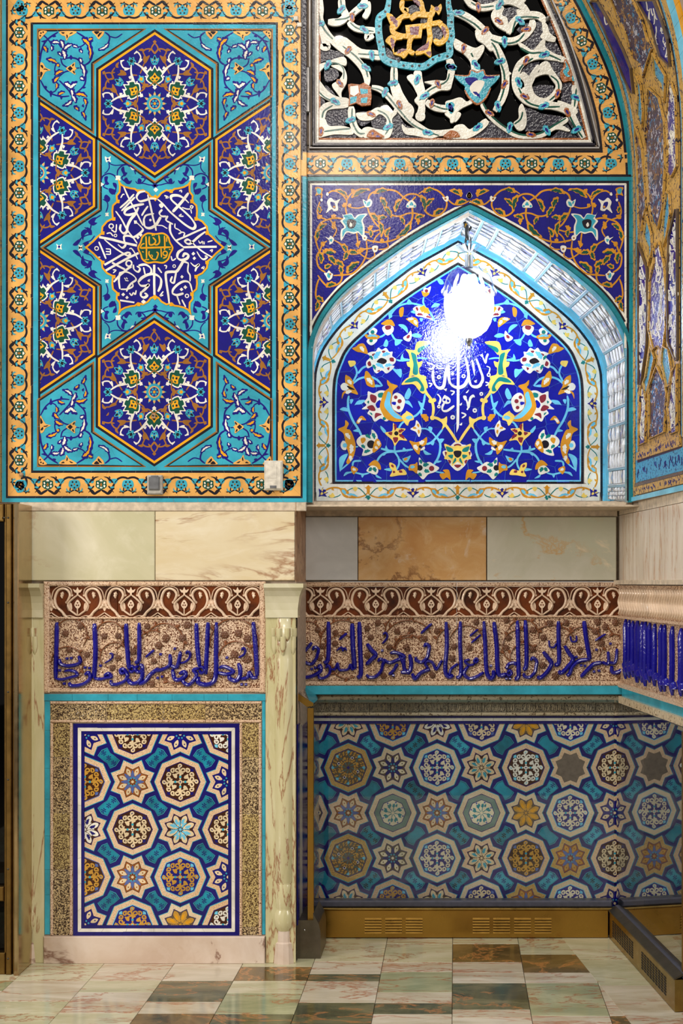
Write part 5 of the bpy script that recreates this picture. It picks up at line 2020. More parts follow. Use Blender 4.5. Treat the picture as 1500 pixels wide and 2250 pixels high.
draw(fl, '''
@golden_knot
z r 54 960,-10 1060,-20 1140,30 1160,100 1180,150
z r 50 960,10 950,80 990,130 1000,90
z r 58 1040,210 1100,160 1180,160 1250,160 1270,110 1290,90
z p 1250,60 1300,90 1350,50 1360,100 1330,160 1300,130 1260,150
z r 52 1250,160 1230,290 1240,420 1190,520 1090,560
z r 50 1150,290 1230,260 1330,240 1350,220
z r 58 1330,250 1400,310 1400,400 1340,450 1280,420
z r 48 800,160 880,230 960,180 1040,170
z p 790,150 850,160 880,200 950,220 880,320 830,260
z r 50 850,260 860,340 960,380 1060,370
z r 50 1060,380 1030,440 1030,530 1080,560
z p 780,430 840,370 900,400 870,470 870,560 830,480
z r 48 870,400 960,390
z p 860,560 950,530 1040,500 1010,570 970,610 940,590
z p 1090,540 1190,480 1220,360 1260,380 1250,480 1250,600 1180,560
z P 985,270 1170,250 1150,400 1000,410
m P 1030,290 1130,280 1120,370 1040,370
m p 1100,530 1200,460 1230,430 1210,520
m l 56 830,180 900,290
m l 44 840,400 850,520
m l 40 900,560 1000,520
m l 44 1060,0 1140,80
m d 24 1310,100
m l 44 1360,280 1390,400
m p 1200,550 1250,540 1240,590
''', F9, h0=0.011)
draw(fl, '''
@turquoise_pendant
x p 84,736 210,740 240,680 300,700 360,680 390,740 516,736 480,800 430,850 420,900 380,960 300,1010 220,950 180,880 180,840 130,800
B p 180,770 280,760 310,800 230,840
W p 230,850 290,790 370,800 340,880 290,940 240,900
B l 40 350,770 470,760
B l 30 260,900 330,960
q r 14 84,736 210,742 240,690 300,710 360,690 390,742 516,736
q r 16 430,860 380,960 300,1016 220,950 180,880
''', F10, h0=0.011)
draw(fl, '''
@turquoise_corner_flower
q p 1150,580 1200,650 1280,800 1200,790 1130,800 1100,720 1130,660
x p 1150,600 1190,680 1170,720 1200,750 1160,750 1130,700 1160,660
x p 1220,740 1250,790 1220,790
''', F10, h0=0.011)
draw(fl, '''
@copper_bracket
q P 396,880 430,870 520,880 560,860 630,900 640,1000 630,1090 540,1100 480,1070 400,1100 410,1000
W P 420,900 500,890 510,960 460,1000 420,980
x P 420,1010 490,1000 480,1060 420,1080
x P 530,1020 600,1010 590,1070 530,1070
x P 520,920 600,930 600,970 530,980
''', F9, h0=0.011)
draw(fl, '''
@copper_leaf
q p 600,1420 610,1370 650,1340 700,1370 770,1420
B p 640,1370 665,1380 645,1400
B p 680,1420 700,1400 730,1420
@copper_leaf
q p 1380,1420 1420,1370 1460,1350 1520,1370 1540,1420
''', F9, h0=0.011)
fl.build(win, clip=win_poly(13.5))
# ------------------------------------------------------------------ big arch reveal on the right: carved and tiled strapwork
ARC3 = [(x, y) for x, y in BIG_ARCH]
_wa = [((x-CX)*YB/FPX, EYE-(y-CY)*YB/FPX) for x, y in ARC3]
fw = along(_wa)             # normal of this path (top to bottom in z) points towards +x? fixed below
SGN = 1.0 if fw(fw.length*0.95, 0.1)[0] > fw(fw.length*0.95, 0)[0] else -1.0
FLARE = 0.155
def RV(t, d, h=0.0):
    x, z = fw(t, SGN*(FLARE*d - h)); return (x, YB-d-h*FLARE, z)
def proj(p): return (CX+p[0]/p[1]*FPX, CY-(p[2]-EYE)/p[1]*FPX)
_grid = [(fw.length*i/60, 1.05*j/14) for i in range(61) for j in range(15)]
_gp = [proj(RV(t, d)) for t, d in _grid]
_cache = {}
def RVinv(px, py):
    k = min(range(len(_gp)), key=lambda i: (_gp[i][0]-px)**2+(_gp[i][1]-py)**2); t, d = _grid[k]
    for _ in range(8):
        a = proj(RV(t, d)); b = proj(RV(t+1e-3, d)); c = proj(RV(t, d+1e-3))
        j11, j12, j21, j22 = (b[0]-a[0])/1e-3, (c[0]-a[0])/1e-3, (b[1]-a[1])/1e-3, (c[1]-a[1])/1e-3
        det = j11*j22-j12*j21
        if abs(det) < 1e-9: break
        ex, ey = px-a[0], py-a[1]
        t += max(-0.2, min(0.2, (ex*j22-ey*j12)/det)); d += max(-0.2, min(0.2, (ey*j11-ex*j21)/det))
    return t, d
def MRV(px, py, h=0.0):
    key = (round(px, 2), round(py, 2))
    if key not in _cache: _cache[key] = RVinv(px, py)
    t, d = _cache[key]; return RV(t, d, h)
def MTD(t, d, h=0.0): return RV(t, d, h)

def speck(name, base, specks, scale=55, thr=0.46, rough=0.2, bump=0.5, stretch=(1, 1, 1)):
    """small-scale tile ornament too fine to pick apart: flecks of other glazes on a ground"""
    m = NT(name); mp = m.n('ShaderNodeMapping'); mp.inputs['Scale'].default_value = stretch; m.l(m.pos(), mp.inputs['Vector'])
    v = m.n('ShaderNodeTexVoronoi'); v.inputs['Scale'].default_value = scale; m.l(mp.outputs[0], v.inputs['Vector'])
    nz = m.noise(scale*1.3, 2, 0.6, vec=mp.outputs[0], dist=1.2)
    pick = m.ramp(m.math('FRACT', m.math('MULTIPLY', v.outputs['Color'], 7.0)), [((i+0.001)/len(specks), c) for i, c in enumerate(specks)], 'CONSTANT')
    mask = m.ramp(nz, [(thr, (0, 0, 0, 1)), (thr+0.05, (1, 1, 1, 1))])
    m.col(m.mix(mask, base, pick)); m.rough(rough); m.normal(m.bump(nz, bump, 0.004)); return m.m
MAT['s1'] = speck('gold_band_with_dark_flecks', rgb(186, 146, 70), [rgb(40, 34, 60), rgb(60, 50, 50)], 60, 0.56, stretch=(1, 1, 0.6))
MAT['s2'] = speck('dark_floral_ground', rgb(44, 34, 70), [rgb(150, 110, 50), rgb(70, 50, 40), rgb(170, 170, 180), rgb(60, 120, 160)], 46, 0.5)
MAT['s3'] = speck('turquoise_with_dark_flecks', rgb(70, 150, 186), [rgb(36, 40, 110), rgb(30, 50, 90)], 60, 0.57)
MAT['s4'] = speck('violet_blue_floral_ground', rgb(52, 46, 120), [rgb(200, 200, 210), rgb(90, 80, 150), rgb(150, 140, 170)], 48, 0.55)
rv = empty('arch_reveal_panel', RV(fw.length, 0.3), 'tall curving band of golden strapwork with blue script and dark floral tiles on the right', 'tile panel')
wright = Mesh(); n = 40
vs = []; fs = []
for i in range(n+1):
    for d in (0.0, 1.05): vs.append(RV(fw.length*i/n, d, -0.004))
for i in range(n): fs.append((2*i, 2*i+1, 2*i+3, 2*i+2))
k = len(vs)
vs += [RV(fw.length*i/n, d, -0.12) for i in range(n+1) for d in (0.0, 1.05)]
for i in range(n): fs.append((k+2*i, k+2*i+2, k+2*i+3, k+2*i+1))
fs += [(2*n, 2*n+1, k+2*n+1, k+2*n), (0, k, k+1, 1)] + [(2*i+1, k+2*i+1, k+2*i+3, 2*i+3) for i in range(n)] + [(2*i, 2*i+2, k+2*i+2, k+2*i) for i in range(n)]
wright.add(vs, fs, 'S'); wright.build('wall_right', kind='structure')
# long thin lines running along the arch (constant depth)
def d_of(px): return ((px-CX)*YB/FPX - (1388-CX)*YB/FPX)/(FLARE+(px-CX)/FPX)
def dstrip(a, b, mat, name, h=0.001, segs=44, gapn=0.0, t1=None):
    m = Mesh(); T = t1 or fw.length; vs = []; fs = []
    for i in range(segs):
        t0, t_ = T*i/segs, T*(i+1-gapn)/segs; k = len(vs)
        vs += [RV(t0, a, h), RV(t_, a, h), RV(t_, b, h), RV(t0, b, h), RV(t0, a, h-0.008), RV(t_, a, h-0.008), RV(t_, b, h-0.008), RV(t0, b, h-0.008)]
        fs += [(k, k+1, k+2, k+3), (k, k+4, k+5, k+1), (k+3, k+2, k+6, k+7), (k+1, k+5, k+6, k+2), (k, k+3, k+7, k+4)]
    m.add(vs, fs, mat); return m.build(name, rv)
TB = RVinv(1410, 990)[0]
dstrip(0.0, d_of(1391), 't', 'turquoise_edge', 0.003, 44, 0.03)
dstrip(d_of(1391), d_of(1395.5), 's1', 'gold_line', 0.002, 44, 0.02)
dstrip(d_of(1395.5), d_of(1396.3), 'K', 'black_line')
dstrip(d_of(1396.3), d_of(1401.2), 's3', 'turquoise_line', 0.001, 44, 0.02, TB+0.2)
dstrip(d_of(1401.2), d_of(1404.2), 's1', 'gold_line', 0.003, 44, 0.02, TB)
dstrip(d_of(1404.2), d_of(1405.4), 'K', 'black_line', 0.001, 44, 0, TB)
dstrip(d_of(1405.4), d_of(1493.6), 's1', 'gold_strapwork', 0.003, 44, 0, TB)
dstrip(d_of(1493.6), d_of(1496.5), 'K', 'black_line', 0.001, 44, 0, TB)
dstrip(d_of(1496.5), d_of(1499), 's3', 'turquoise_line', 0.001, 44, 0, TB)
dstrip(d_of(1499), d_of(1507), 's1', 'gold_line', 0.002, 44, 0, TB)
dstrip(d_of(1507), d_of(1519), 'C', 'sky_blue_edge', 0.002, 44, 0.02, TB)
dstrip(d_of(1519), d_of(1526), 'Y', 'golden_edge', 0.003, 44, 0.02, TB)
COMP = [
 ('floral_compartment', 's2', [(1447,804),(1466,845),(1469,862),(1464,949),(1430,965),(1430,853)]),
 ('script_compartment', 's4', [(1412,853),(1407,979),(1422,972),(1424,880),(1417,842)]),
 ('script_compartment', 's4', [(1481,818),(1471,896),(1477,955),(1491,948),(1491,800)]),
 ('turquoise_compartment', 's3', [(1434,760),(1423,828),(1418,840),(1422,879),(1433,831),(1442,788)]),
 ('turquoise_compartment', 's3', [(1460,760),(1458,797),(1469,850),(1474,850),(1480,817),(1473,768)]),
 ('script_compartment', 'B', [(1406,534),(1425,590),(1427,668),(1424,757),(1412,845),(1407,845)]),
 ('floral_compartment', 's4', [(1441,534),(1446,545),(1452,531),(1463,579),(1467,635),(1468,668),(1466,727),(1460,772),(1448,760),(1440,769),(1429,722),(1432,617),(1441,579)]),
 ('script_compartment', 'B', [(1489,460),(1474,519),(1470,638),(1472,751),(1489,793),(1492,790),(1492,460)]),
 ('turquoise_compartment', 's3', [(1425,465),(1419,522),(1428,543),(1429,585),(1437,549),(1435,513),(1428,489)]),
 ('turquoise_compartment', 's3', [(1469,421),(1460,501),(1462,543),(1469,519),(1477,468),(1475,427)]),
 ('floral_compartment', 's2', [(1428,192),(1452,215),(1464,267),(1466,363),(1460,460),(1450,504),(1437,486),(1429,445),(1421,320),(1425,241)]),
 ('script_compartment', 'B', [(1316,2),(1338,40),(1372,107),(1389,149),(1395,205),(1388,200),(1372,165),(1355,120),(1331,64),(1300,2)]),
 ('floral_compartment', 's2', [(1357,28),(1378,70),(1393,128),(1406,137),(1417,170),(1425,139),(1436,107),(1425,81),(1415,43),(1393,-4),(1346,-4)]),
 ('script_compartment', 'B', [(1404,0),(1434,53),(1453,122),(1476,145),(1470,85),(1457,43),(1440,0)]),
 ('turquoise_compartment', 's3', [(1438,115),(1442,166),(1455,183),(1464,226),(1466,166),(1449,137)]),
 ('turquoise_compartment', 's3', [(1401,166),(1406,213),(1404,252),(1415,284),(1417,245),(1412,188)]),
 ('floral_compartment', 's2', [(1400,273),(1399,299),(1403,341),(1405,420),(1407,500),(1413,508),(1417,480),(1424,456),(1421,400),(1415,330)]),
 ('floral_compartment', 's4', [(1474,188),(1468,264),(1472,320),(1470,378),(1479,390),(1492,365),(1489,213),(1479,181)]),
]
RW = random.Random(21)
for name, mat, poly in COMP:
    dense = []
    for a, b in zip(poly, poly[1:]+poly[:1]):
        n = max(1, int(math.hypot(b[0]-a[0], b[1]-a[1])/18))
        dense += [(a[0]+(b[0]-a[0])*i/n, a[1]+(b[1]-a[1])*i/n) for i in range(n)]
    m = Mesh(); ok = offset_poly(dense, -1.1)
    vs, fs = shape_faces('poly', [ok], 0.0045, 0.006); m.add([MRV(*v) for v in vs], fs, 'K')
    vs, fs = shape_faces('poly', [dense if area2(dense) > 0 else dense[::-1]], 0.006, 0.006); m.add([MRV(*v) for v in vs], fs, mat)
    # raised bead round the compartment
    c = dense + [dense[0]]; L, R = ribbon_outline(c, [1.5]*len(c)); vs, fs = shape_faces('strip', [L, R], 0.014, 0.012); m.add([MRV(*v) for v in vs], fs, 's1' if mat != 'B' else 'M')
    xs = [p[0] for p in poly]; ys = [p[1] for p in poly]
    if name == 'script_compartment' or mat == 's4':
        q = poly if area2(poly) > 0 else poly[::-1]
        def inside(x, y):
            c = False
            for i in range(len(q)):
                (x1, y1), (x2, y2) = q[i], q[i-1]
                if (y1 > y) != (y2 > y) and x < (x2-x1)*(y-y1)/(y2-y1)+x1: c = not c
            return c
        cnt = int((max(ys)-min(ys))/ (7 if name == 'script_compartment' else 11))
        for _ in range(cnt*3):
            x, y = RW.uniform(min(xs)+1, max(xs)-1), RW.uniform(min(ys)+2, max(ys)-4)
            L_ = RW.uniform(8, 26); dx = RW.uniform(-0.18, 0.3)*L_
            p = [(x, y), (x+dx*0.3+RW.uniform(-2, 2), y+L_*0.5), (x+dx, y+L_), (x+dx+RW.uniform(-6, 6), y+L_+RW.uniform(-4, 5))]
            if not all(inside(*z) for z in p): continue
            c = catmull(p, False, 3); L, R = ribbon_outline(c, taper(len(c), RW.uniform(1.4, 2.4), 'r')); vs, fs = shape_faces('strip', [L, R], 0.008, 0.003); m.add([MRV(*v) for v in vs], fs, 'W')
    m.build(name, rv)
# bottom bands
for name, mat, q, h in (('gold_script_band', 's1', [(1401,995),(1496,955),(1496,981),(1401,1012)], 0.008), ('brown_line', 'D', [(1401,1012),(1496,981),(1496,985),(1401,1017)], 0.003),
        ('blue_script_band', 's3', [(1399,1018),(1505,981),(1505,1033),(1399,1060)], 0.002), ('brown_line', 'M', [(1397,1062),(1505,1034),(1505,1041),(1396,1070)], 0.006),
        ('gold_script_band', 's1', [(1394,1071),(1505,1042),(1505,1062),(1394,1089)], 0.006), ('turquoise_edge', 'C', [(1388,1093),(1505,1064),(1505,1077),(1388,1102)], 0.004)):
    m = Mesh(); pts = []
    for a, b in zip(q, q[1:]+q[:1]): pts += [(a[0]+(b[0]-a[0])*i/5, a[1]+(b[1]-a[1])*i/5) for i in range(5)]
    vs, fs = shape_faces('poly', [pts], h, 0.01); m.add([MRV(*v) for v in vs], fs, mat)
    if 'script' in name:
        for i in range(26):
            x = q[0][0]+3+(q[1][0]-q[0][0]-8)*RW.random(); f_ = (x-q[0][0])/(q[1][0]-q[0][0]); y0 = q[0][1]+(q[1][1]-q[0][1])*f_; y1 = q[3][1]+(q[2][1]-q[3][1])*f_
            ya = y0+(y1-y0)*RW.uniform(0.18, 0.5); yb = ya+(y1-y0)*RW.uniform(0.2, 0.38)
            L, R = ribbon_outline([(x, ya), (x+RW.uniform(-1, 1), (ya+yb)/2), (x+RW.uniform(-3, 3), yb)], [1.3, 1.4, 1.0]); vs, fs = shape_faces('strip', [L, R], h+0.001, 0.002); m.add([MRV(*v) for v in vs], fs, 'b')
    m.build(name, rv)
# ------------------------------------------------------------------ onyx and marble
def onyx(name, base, light, vein, vein_amt=0.5, scale=2.2, rough=0.16, dark=None, stretch=(1, 1, 1), vscale=1.0, rand=True, vein2=None):
    m = NT(name); oi = m.n('ShaderNodeObjectInfo')
    cb = m.n('ShaderNodeCombineXYZ'); r = oi.outputs['Random']
    if rand:
        m.l(m.math('MULTIPLY', r, 37.0), cb.inputs[0]); m.l(m.math('MULTIPLY', r, 91.0), cb.inputs[1]); m.l(m.math('MULTIPLY', r, 53.0), cb.inputs[2])
    ad = m.n('ShaderNodeVectorMath', operation='ADD'); m.l(m.pos(), ad.inputs[0]); m.l(cb.outputs[0], ad.inputs[1])
    mp = m.n('ShaderNodeMapping'); mp.inputs['Scale'].default_value = stretch; m.l(ad.outputs[0], mp.inputs['Vector']); V = mp.outputs[0]
    n1 = m.noise(scale, 6, 0.6, vec=V, dist=1.2); n2 = m.noise(scale*3.5, 5, 0.65, vec=V, dist=0.8)
    c = m.ramp(n1, [(0.28, dark or tuple(x*0.8 for x in base[:3])+(1,)), (0.5, base), (0.72, light)])
    cloud = m.ramp(n2, [(0.5, (0, 0, 0, 1)), (0.75, (0.5, 0.5, 0.5, 1))])
    c = m.mix(cloud, c, light)
    wv = m.noise(scale*0.9*vscale, 7, 0.62, vec=V, dist=0.5)
    ln = m.math('ABSOLUTE', m.math('SUBTRACT', wv, 0.5))
    thin = m.ramp(ln, [(0.0, (0.85, 0.85, 0.85, 1)), (0.006, (0.55, 0.55, 0.55, 1)), (0.02, (0, 0, 0, 1))])
    pres = m.ramp(m.noise(scale*0.6, 2, 0.5, vec=V), [(0.62-vein_amt*0.3, (0, 0, 0, 1)), (0.72-vein_amt*0.3, (1, 1, 1, 1))])
    k = m.math('MULTIPLY', thin, pres)
    c = m.mix(k, c, vein)
    if vein2: c = m.mix(m.ramp(m.noise(scale*1.4, 4, 0.7, vec=V, dist=2.0), [(0.6, (0, 0, 0, 1)), (0.72, (0.7, 0.7, 0.7, 1))]), c, vein2)
    m.col(c); m.rough(m.math('ADD', m.math('MULTIPLY', n2, 0.12), rough-0.06)); m.normal(m.bump(n2, 0.04, 0.004)); return m.m
MAT['o1'] = onyx('green_white_onyx', rgb(198, 192, 160), rgb(222, 216, 194), rgb(150, 92, 50), 0.25, 2.0, dark=rgb(182, 178, 142))
MAT['o2'] = onyx('cream_onyx_with_brown_veins', rgb(214, 200, 168), rgb(230, 222, 202), rgb(140, 84, 44), 0.8, 1.5, dark=rgb(206, 186, 144), stretch=(0.7, 1, 2.2))
MAT['o3'] = onyx('white_onyx', rgb(196, 197, 196), rgb(216, 216, 214), rgb(206, 170, 120), 0.4, 2.2, dark=rgb(196, 198, 190))
MAT['o4'] = onyx('amber_onyx', rgb(212, 166, 106), rgb(232, 206, 166), rgb(120, 72, 34), 0.8, 2.6, dark=rgb(196, 140, 76), vein2=rgb(228, 218, 204))
MAT['o5'] = onyx('pale_green_white_onyx', rgb(198, 196, 176), rgb(216, 213, 200), rgb(206, 160, 90), 0.6, 2.0, dark=rgb(196, 200, 176), vein2=rgb(236, 220, 190))
MAT['o6'] = onyx('streaked_pale_marble', rgb(206, 192, 176), rgb(222, 212, 200), rgb(176, 130, 96), 0.9, 4.0, dark=rgb(190, 172, 152), stretch=(3, 3, 0.35))
MAT['o7'] = onyx('pink_cream_marble', rgb(204, 184, 166), rgb(222, 208, 196), rgb(110, 64, 42), 1.2, 1.8, dark=rgb(184, 158, 136), vein2=rgb(176, 142, 110))
MAT['oc'] = onyx('column_onyx', rgb(196, 188, 146), rgb(212, 206, 172), rgb(136, 70, 40), 1.3, 2.6, dark=rgb(176, 170, 122), stretch=(3, 3, 0.5), rough=0.2)
MAT['br'] = onyx('raw_brown_marble_edge', rgb(150, 110, 76), rgb(196, 164, 130), rgb(84, 48, 28), 1.2, 5.0, rough=0.5)
def slab(parent, M, x0, x1, y0, y1, mat, name='marble_slab', h=0.012, th=0.03, bev=0.0025, label=None):
    a = M(x0, y1, h); b = M(x1, y0, h); m = Mesh(); m.box(a[0], b[0], a[1], a[1]+th, a[2], b[2], mat, bev); return m.build(name, parent, label=label)
MAT['mo'] = grout('cream_mortar_strip', 214, 196, 172, 0.7)
slab(wall_left, MA, 44, 672, 1104, 1123, 'mo', 'mortar_strip', 0.006, 0.02)
slab(wall_left, MA, 44, 341, 1124, 1275.5, 'o1', label='pale green onyx slab'); slab(wall_left, MA, 342.3, 648, 1124, 1275.5, 'o2', label='cream onyx slab with two brown veins')
m = Mesh(); a = ME(672, 1278); b = ME(672, 1120); m.box(XA(649.4), XA(650.3), YA-0.008, YE+0.02, ZA(1278), ZA(1104), 'br'); m.build('slab_edge', wall_left, label='raw brown edge of the marble')
# bay marble band
wall_back = bpy.data.objects['wall_back']
lowb = Mesh(); a = ME(640, 1108)
lowb.box(XA(650.5), 1.1, YE+0.03, YE+0.3, EYE-(1108-CY)*YE/FPX-0.35, EYE-(1100-CY)*YE/FPX, 'P'); lowb.build('backing', wall_back)
led = Mesh(); led.box(XA(650.5), 0.77, YB+0.10, YC+0.15, ZB(1110)-0.004, ZB(1110)+0.02, 'mo'); led.box(XA(650.5), 0.80, YB-0.004, YE+0.02, ZB(1113), ZB(1109.5), 'mo'); led.build('niche_sill', wall_back)
slab(wall_back, ME, 668, 1356, 1112, 1135, 'mo', 'mortar_strip', 0.004, 0.02)
slab(wall_back, ME, 668, 785.5, 1136, 1275, 'o3', label='white onyx slab'); slab(wall_back, ME, 787, 1068, 1136, 1275, 'o4', label='amber onyx slab'); slab(wall_back, ME, 1070, 1353, 1136, 1275, 'o5', label='pale green white onyx slab')

# right wall of the lower bay (splayed)
RX0, RSL = (1362-CX)*YE/FPX, 0.12
def MR(x, y, h=0.0):
    k = (x-CX)/FPX; Y = (RX0+RSL*YE)/(k+RSL); X = k*Y
    return (X-h, Y-h*RSL, EYE-(y-CY)*Y/FPX)
def MRz(x, z, h=0.0):
    k = (x-CX)/FPX; Y = (RX0+RSL*YE)/(k+RSL); return (k*Y-h, Y-h*RSL, z)
wl = Mesh()
def rquad(mesh, xa, xb, z0, z1, h, mat, th=0.03, n=6):
    vs = []; fs = []
    for i in range(n+1):
        x = xa+(xb-xa)*i/n
        vs += [MRz(x, z0, h), MRz(x, z1, h), MRz(x, z0, h-th), MRz(x, z1, h-th)]
    for i in range(n):
        k = 4*i; fs += [(k, k+4, k+5, k+1), (k+1, k+5, k+7, k+3), (k, k+2, k+6, k+4)]
    fs += [(0, 1, 3, 2), (4*n, 4*n+2, 4*n+3, 4*n+1)]
    mesh.add(vs, fs, mat)
zE = lambda y: EYE-(y-CY)*YE/FPX
rquad(wl, 1350, 1640, zE(1512), zE(1112), -0.012, 'P', 0.2); rquad(wl, 1350, 1640, -0.01, zE(1512), -0.10, 'P', 0.2); wl.build('wall_right_lower', kind='structure')
wrl = bpy.data.objects['wall_right_lower']
for xa, xb, z0, z1, mt, nm in ((1355.5, 1640, zE(1132), zE(1110), 'mo', 'mortar_strip'), (1356, 1393, zE(1275), zE(1133), 'o6', 'marble_slab'), (1393.4, 1640, zE(1275), zE(1133), 'o6', 'marble_slab')):
    m = Mesh(); rquad(m, xa, xb, z0, z1, 0.004, mt); m.build(nm, wrl)
m = Mesh(); rquad(m, 1362, 1640, zE(1284), zE(1275), 0.03, 'mo', 0.05); m.build('ledge', wrl)

# ------------------------------------------------------------------ relief friezes
def lustre(name, base, brown, scale=70, thr=0.5, amt=1.0):
    m = NT(name); v = m.n('ShaderNodeTexVoronoi', feature='DISTANCE_TO_EDGE'); v.inputs['Scale'].default_value = scale
    nz = m.noise(scale*0.5, 3, 0.6); ds = m.n('ShaderNodeVectorMath', operation='ADD'); sc = m.n('ShaderNodeVectorMath', operation='SCALE'); sc.inputs['Scale'].default_value = 0.02
    tn = m.n('ShaderNodeTexNoise'); tn.inputs['Scale'].default_value = scale*0.45; m.l(m.pos(), tn.inputs['Vector']); m.l(tn.outputs['Color'], sc.inputs[0]); m.l(m.pos(), ds.inputs[0]); m.l(sc.outputs[0], ds.inputs[1]); m.l(ds.outputs[0], v.inputs['Vector'])
    f = m.noise(scale*2.6, 2, 0.5, dist=1.0)
    big = m.noise(3.0, 3); tone = m.mix(m.ramp(big, [(0.35, (0, 0, 0, 1)), (0.7, (1, 1, 1, 1))]), base, tuple(min(1, b*k) for b, k in zip(base[:3], (0.98, 0.9, 0.78)))+(1,))
    mk = m.ramp(f, [(thr, (0, 0, 0, 1)), (thr+0.06, (amt, amt, amt, 1))])
    m.col(m.mix(mk, tone, brown)); m.rough(0.28)
    m.normal(m.bump(f, -0.9, 0.006, m.bump(v.outputs['Distance'], 0.5, 0.006))); return m.m
MAT['r1'] = lustre('cream_relief_ground', rgb(222, 196, 170), rgb(96, 50, 26), 64, 0.485)
MAT['r2'] = lustre('cream_bead_border', rgb(216, 190, 166), rgb(120, 70, 40), 85, 0.55)
MAT['r3'] = glaze('amber_brown_glaze', rgb(96, 44, 10), rough=0.34, var=0.45, bump=0.2, spec=0.3)
MAT['r4'] = glaze('cream_relief_glaze', rgb(224, 198, 172), rough=0.22, var=0.1, bump=0.4)
MAT['r5'] = glaze('brown_lustre_stem', rgb(128, 76, 44), rough=0.25, bump=0.4)
MAT['r6'] = glaze('brown_rosette_glaze', rgb(104, 66, 44), rough=0.3, bump=0.8)
MAT['r7'] = lustre('gold_brown_tracery', rgb(196, 176, 120), rgb(66, 40, 16), 75, 0.47)
MAT['r8'] = lustre('dark_tracery', rgb(206, 184, 140), rgb(54, 32, 16), 75, 0.45)
MAT['r9'] = lustre('grey_carved_tile', rgb(150, 138, 116), rgb(84, 72, 58), 60, 0.5)
MAT['ra'] = lustre('worn_cream_ledge', rgb(200, 184, 156), rgb(110, 88, 62), 30, 0.58)
MAT['tb'] = glaze('cobalt_relief_script', rgb(20, 17, 134), rough=0.12, var=0.12, bump=0.25)
SCROLL = '''
@scroll_relief
r4 r 20 88,292 122,254 160,216 174,160 152,98 112,80 74,96 60,134 86,186
r4 r 9 44,124 54,84 92,64 142,66 184,100 200,168
r4 r 9 14,300 60,286 88,290
r4 r 10 88,292 140,300 201,262
r4 r 10 120,296 170,300 201,284
r4 l 30 112,104 118,156
r4 d 10 46,130 86,184
r4 p 201,148 226,196 212,236 201,250 184,210 190,176
r4 l 26 196,190 160,236
r4 l 22 120,262 60,300
r4 r 15 0,128 42,160 74,198 60,240 26,268 0,286
r4 p 52,188 84,204 70,250 44,236
'''
SCROLL_C = '''
@palmette_relief
r4 p 0,70 12,92 34,84 22,108 8,112 6,128 -6,128 -8,112 -22,108 -34,84 -12,92
r4 p 0,164 24,200 12,226 0,232 -12,226 -24,200
r4 r 9 0,226 0,284
r3 d 6 -8,206 8,206 0,188
'''
def frieze_part(fr_obj, M, x0, x1, ytop, centers, per, k, ya, yb, y_off, label):
    fl = Flat(M, base=0.004, thick=0.004)
    for c in centers:
        for sg in (1, -1):
            draw(fl, SCROLL, frame(0, 0, 1), lambda x, y, c=c, sg=sg: (c + sg*x*per/403, y_off + y*k), h0=0.0 if sg > 0 else 0.001, relief=0.010)
        draw(fl, SCROLL_C, frame(0, 0, 1), lambda x, y, c=c: (c + x*per/403, y_off + y*k), h0=0.008, relief=0.006)
    fl.build(fr_obj, clip=[(x0, ya-2), (x1, ya-2), (x1, yb), (x0, yb)])
def rosette(mesh, M, x, y, r):
    R = random.Random(int(x*7+y)); 
    for k in range(7):
        a = 2*math.pi*k/6; q = 0 if k == 6 else r*0.55
        cx, cy = x+q*math.cos(a), y+q*math.sin(a); vs = []; fs = []
        rr = r*0.5
        for j, (s, hh) in enumerate(((1.0, 0.002), (0.8, 0.006), (0.4, 0.0085))):
            for i in range(8): vs.append(M(cx+rr*s*math.cos(i*math.pi/4), cy+rr*s*math.sin(i*math.pi/4), hh+(0.003 if k == 6 else 0)))
        for j in range(2):
            for i in range(8): fs.append((j*8+i, j*8+(i+1) % 8, (j+1)*8+(i+1) % 8, (j+1)*8+i))
        fs.append(tuple(range(16, 24))); mesh.add(vs, fs, 'r6', True)
def vines(obj, M, F, arcs, ros, clip):
    fl = Flat(M, base=0.002, thick=0.004)
    for (cx, cy, r, a0, a1) in arcs:
        pts = ' '.join('%f,%f' % (cx+r*math.cos(math.radians(a0+(a1-a0)*i/14)), cy+r*math.sin(math.radians(a0+(a1-a0)*i/14))) for i in range(15))
        draw(fl, '@vine_relief\nr5 r 10 ' + pts, F, h0=0.002, relief=0.006)
        for i in (3, 8, 12):
            a = math.radians(a0+(a1-a0)*i/14); x, y = cx+r*math.cos(a), cy+r*math.sin(a)
            draw(fl, 'r5 l 26 %f,%f %f,%f' % (x, y, x+34*math.cos(a+0.6), y+34*math.sin(a+0.6)), F, h0=0.002, relief=0.006)
    fl.build(obj, clip=clip)
    for x, y in ros:
        x, y, s = F(x, y); m = Mesh(); rosette(m, M, x, y, 24*s); m.build('rosette_relief', obj)

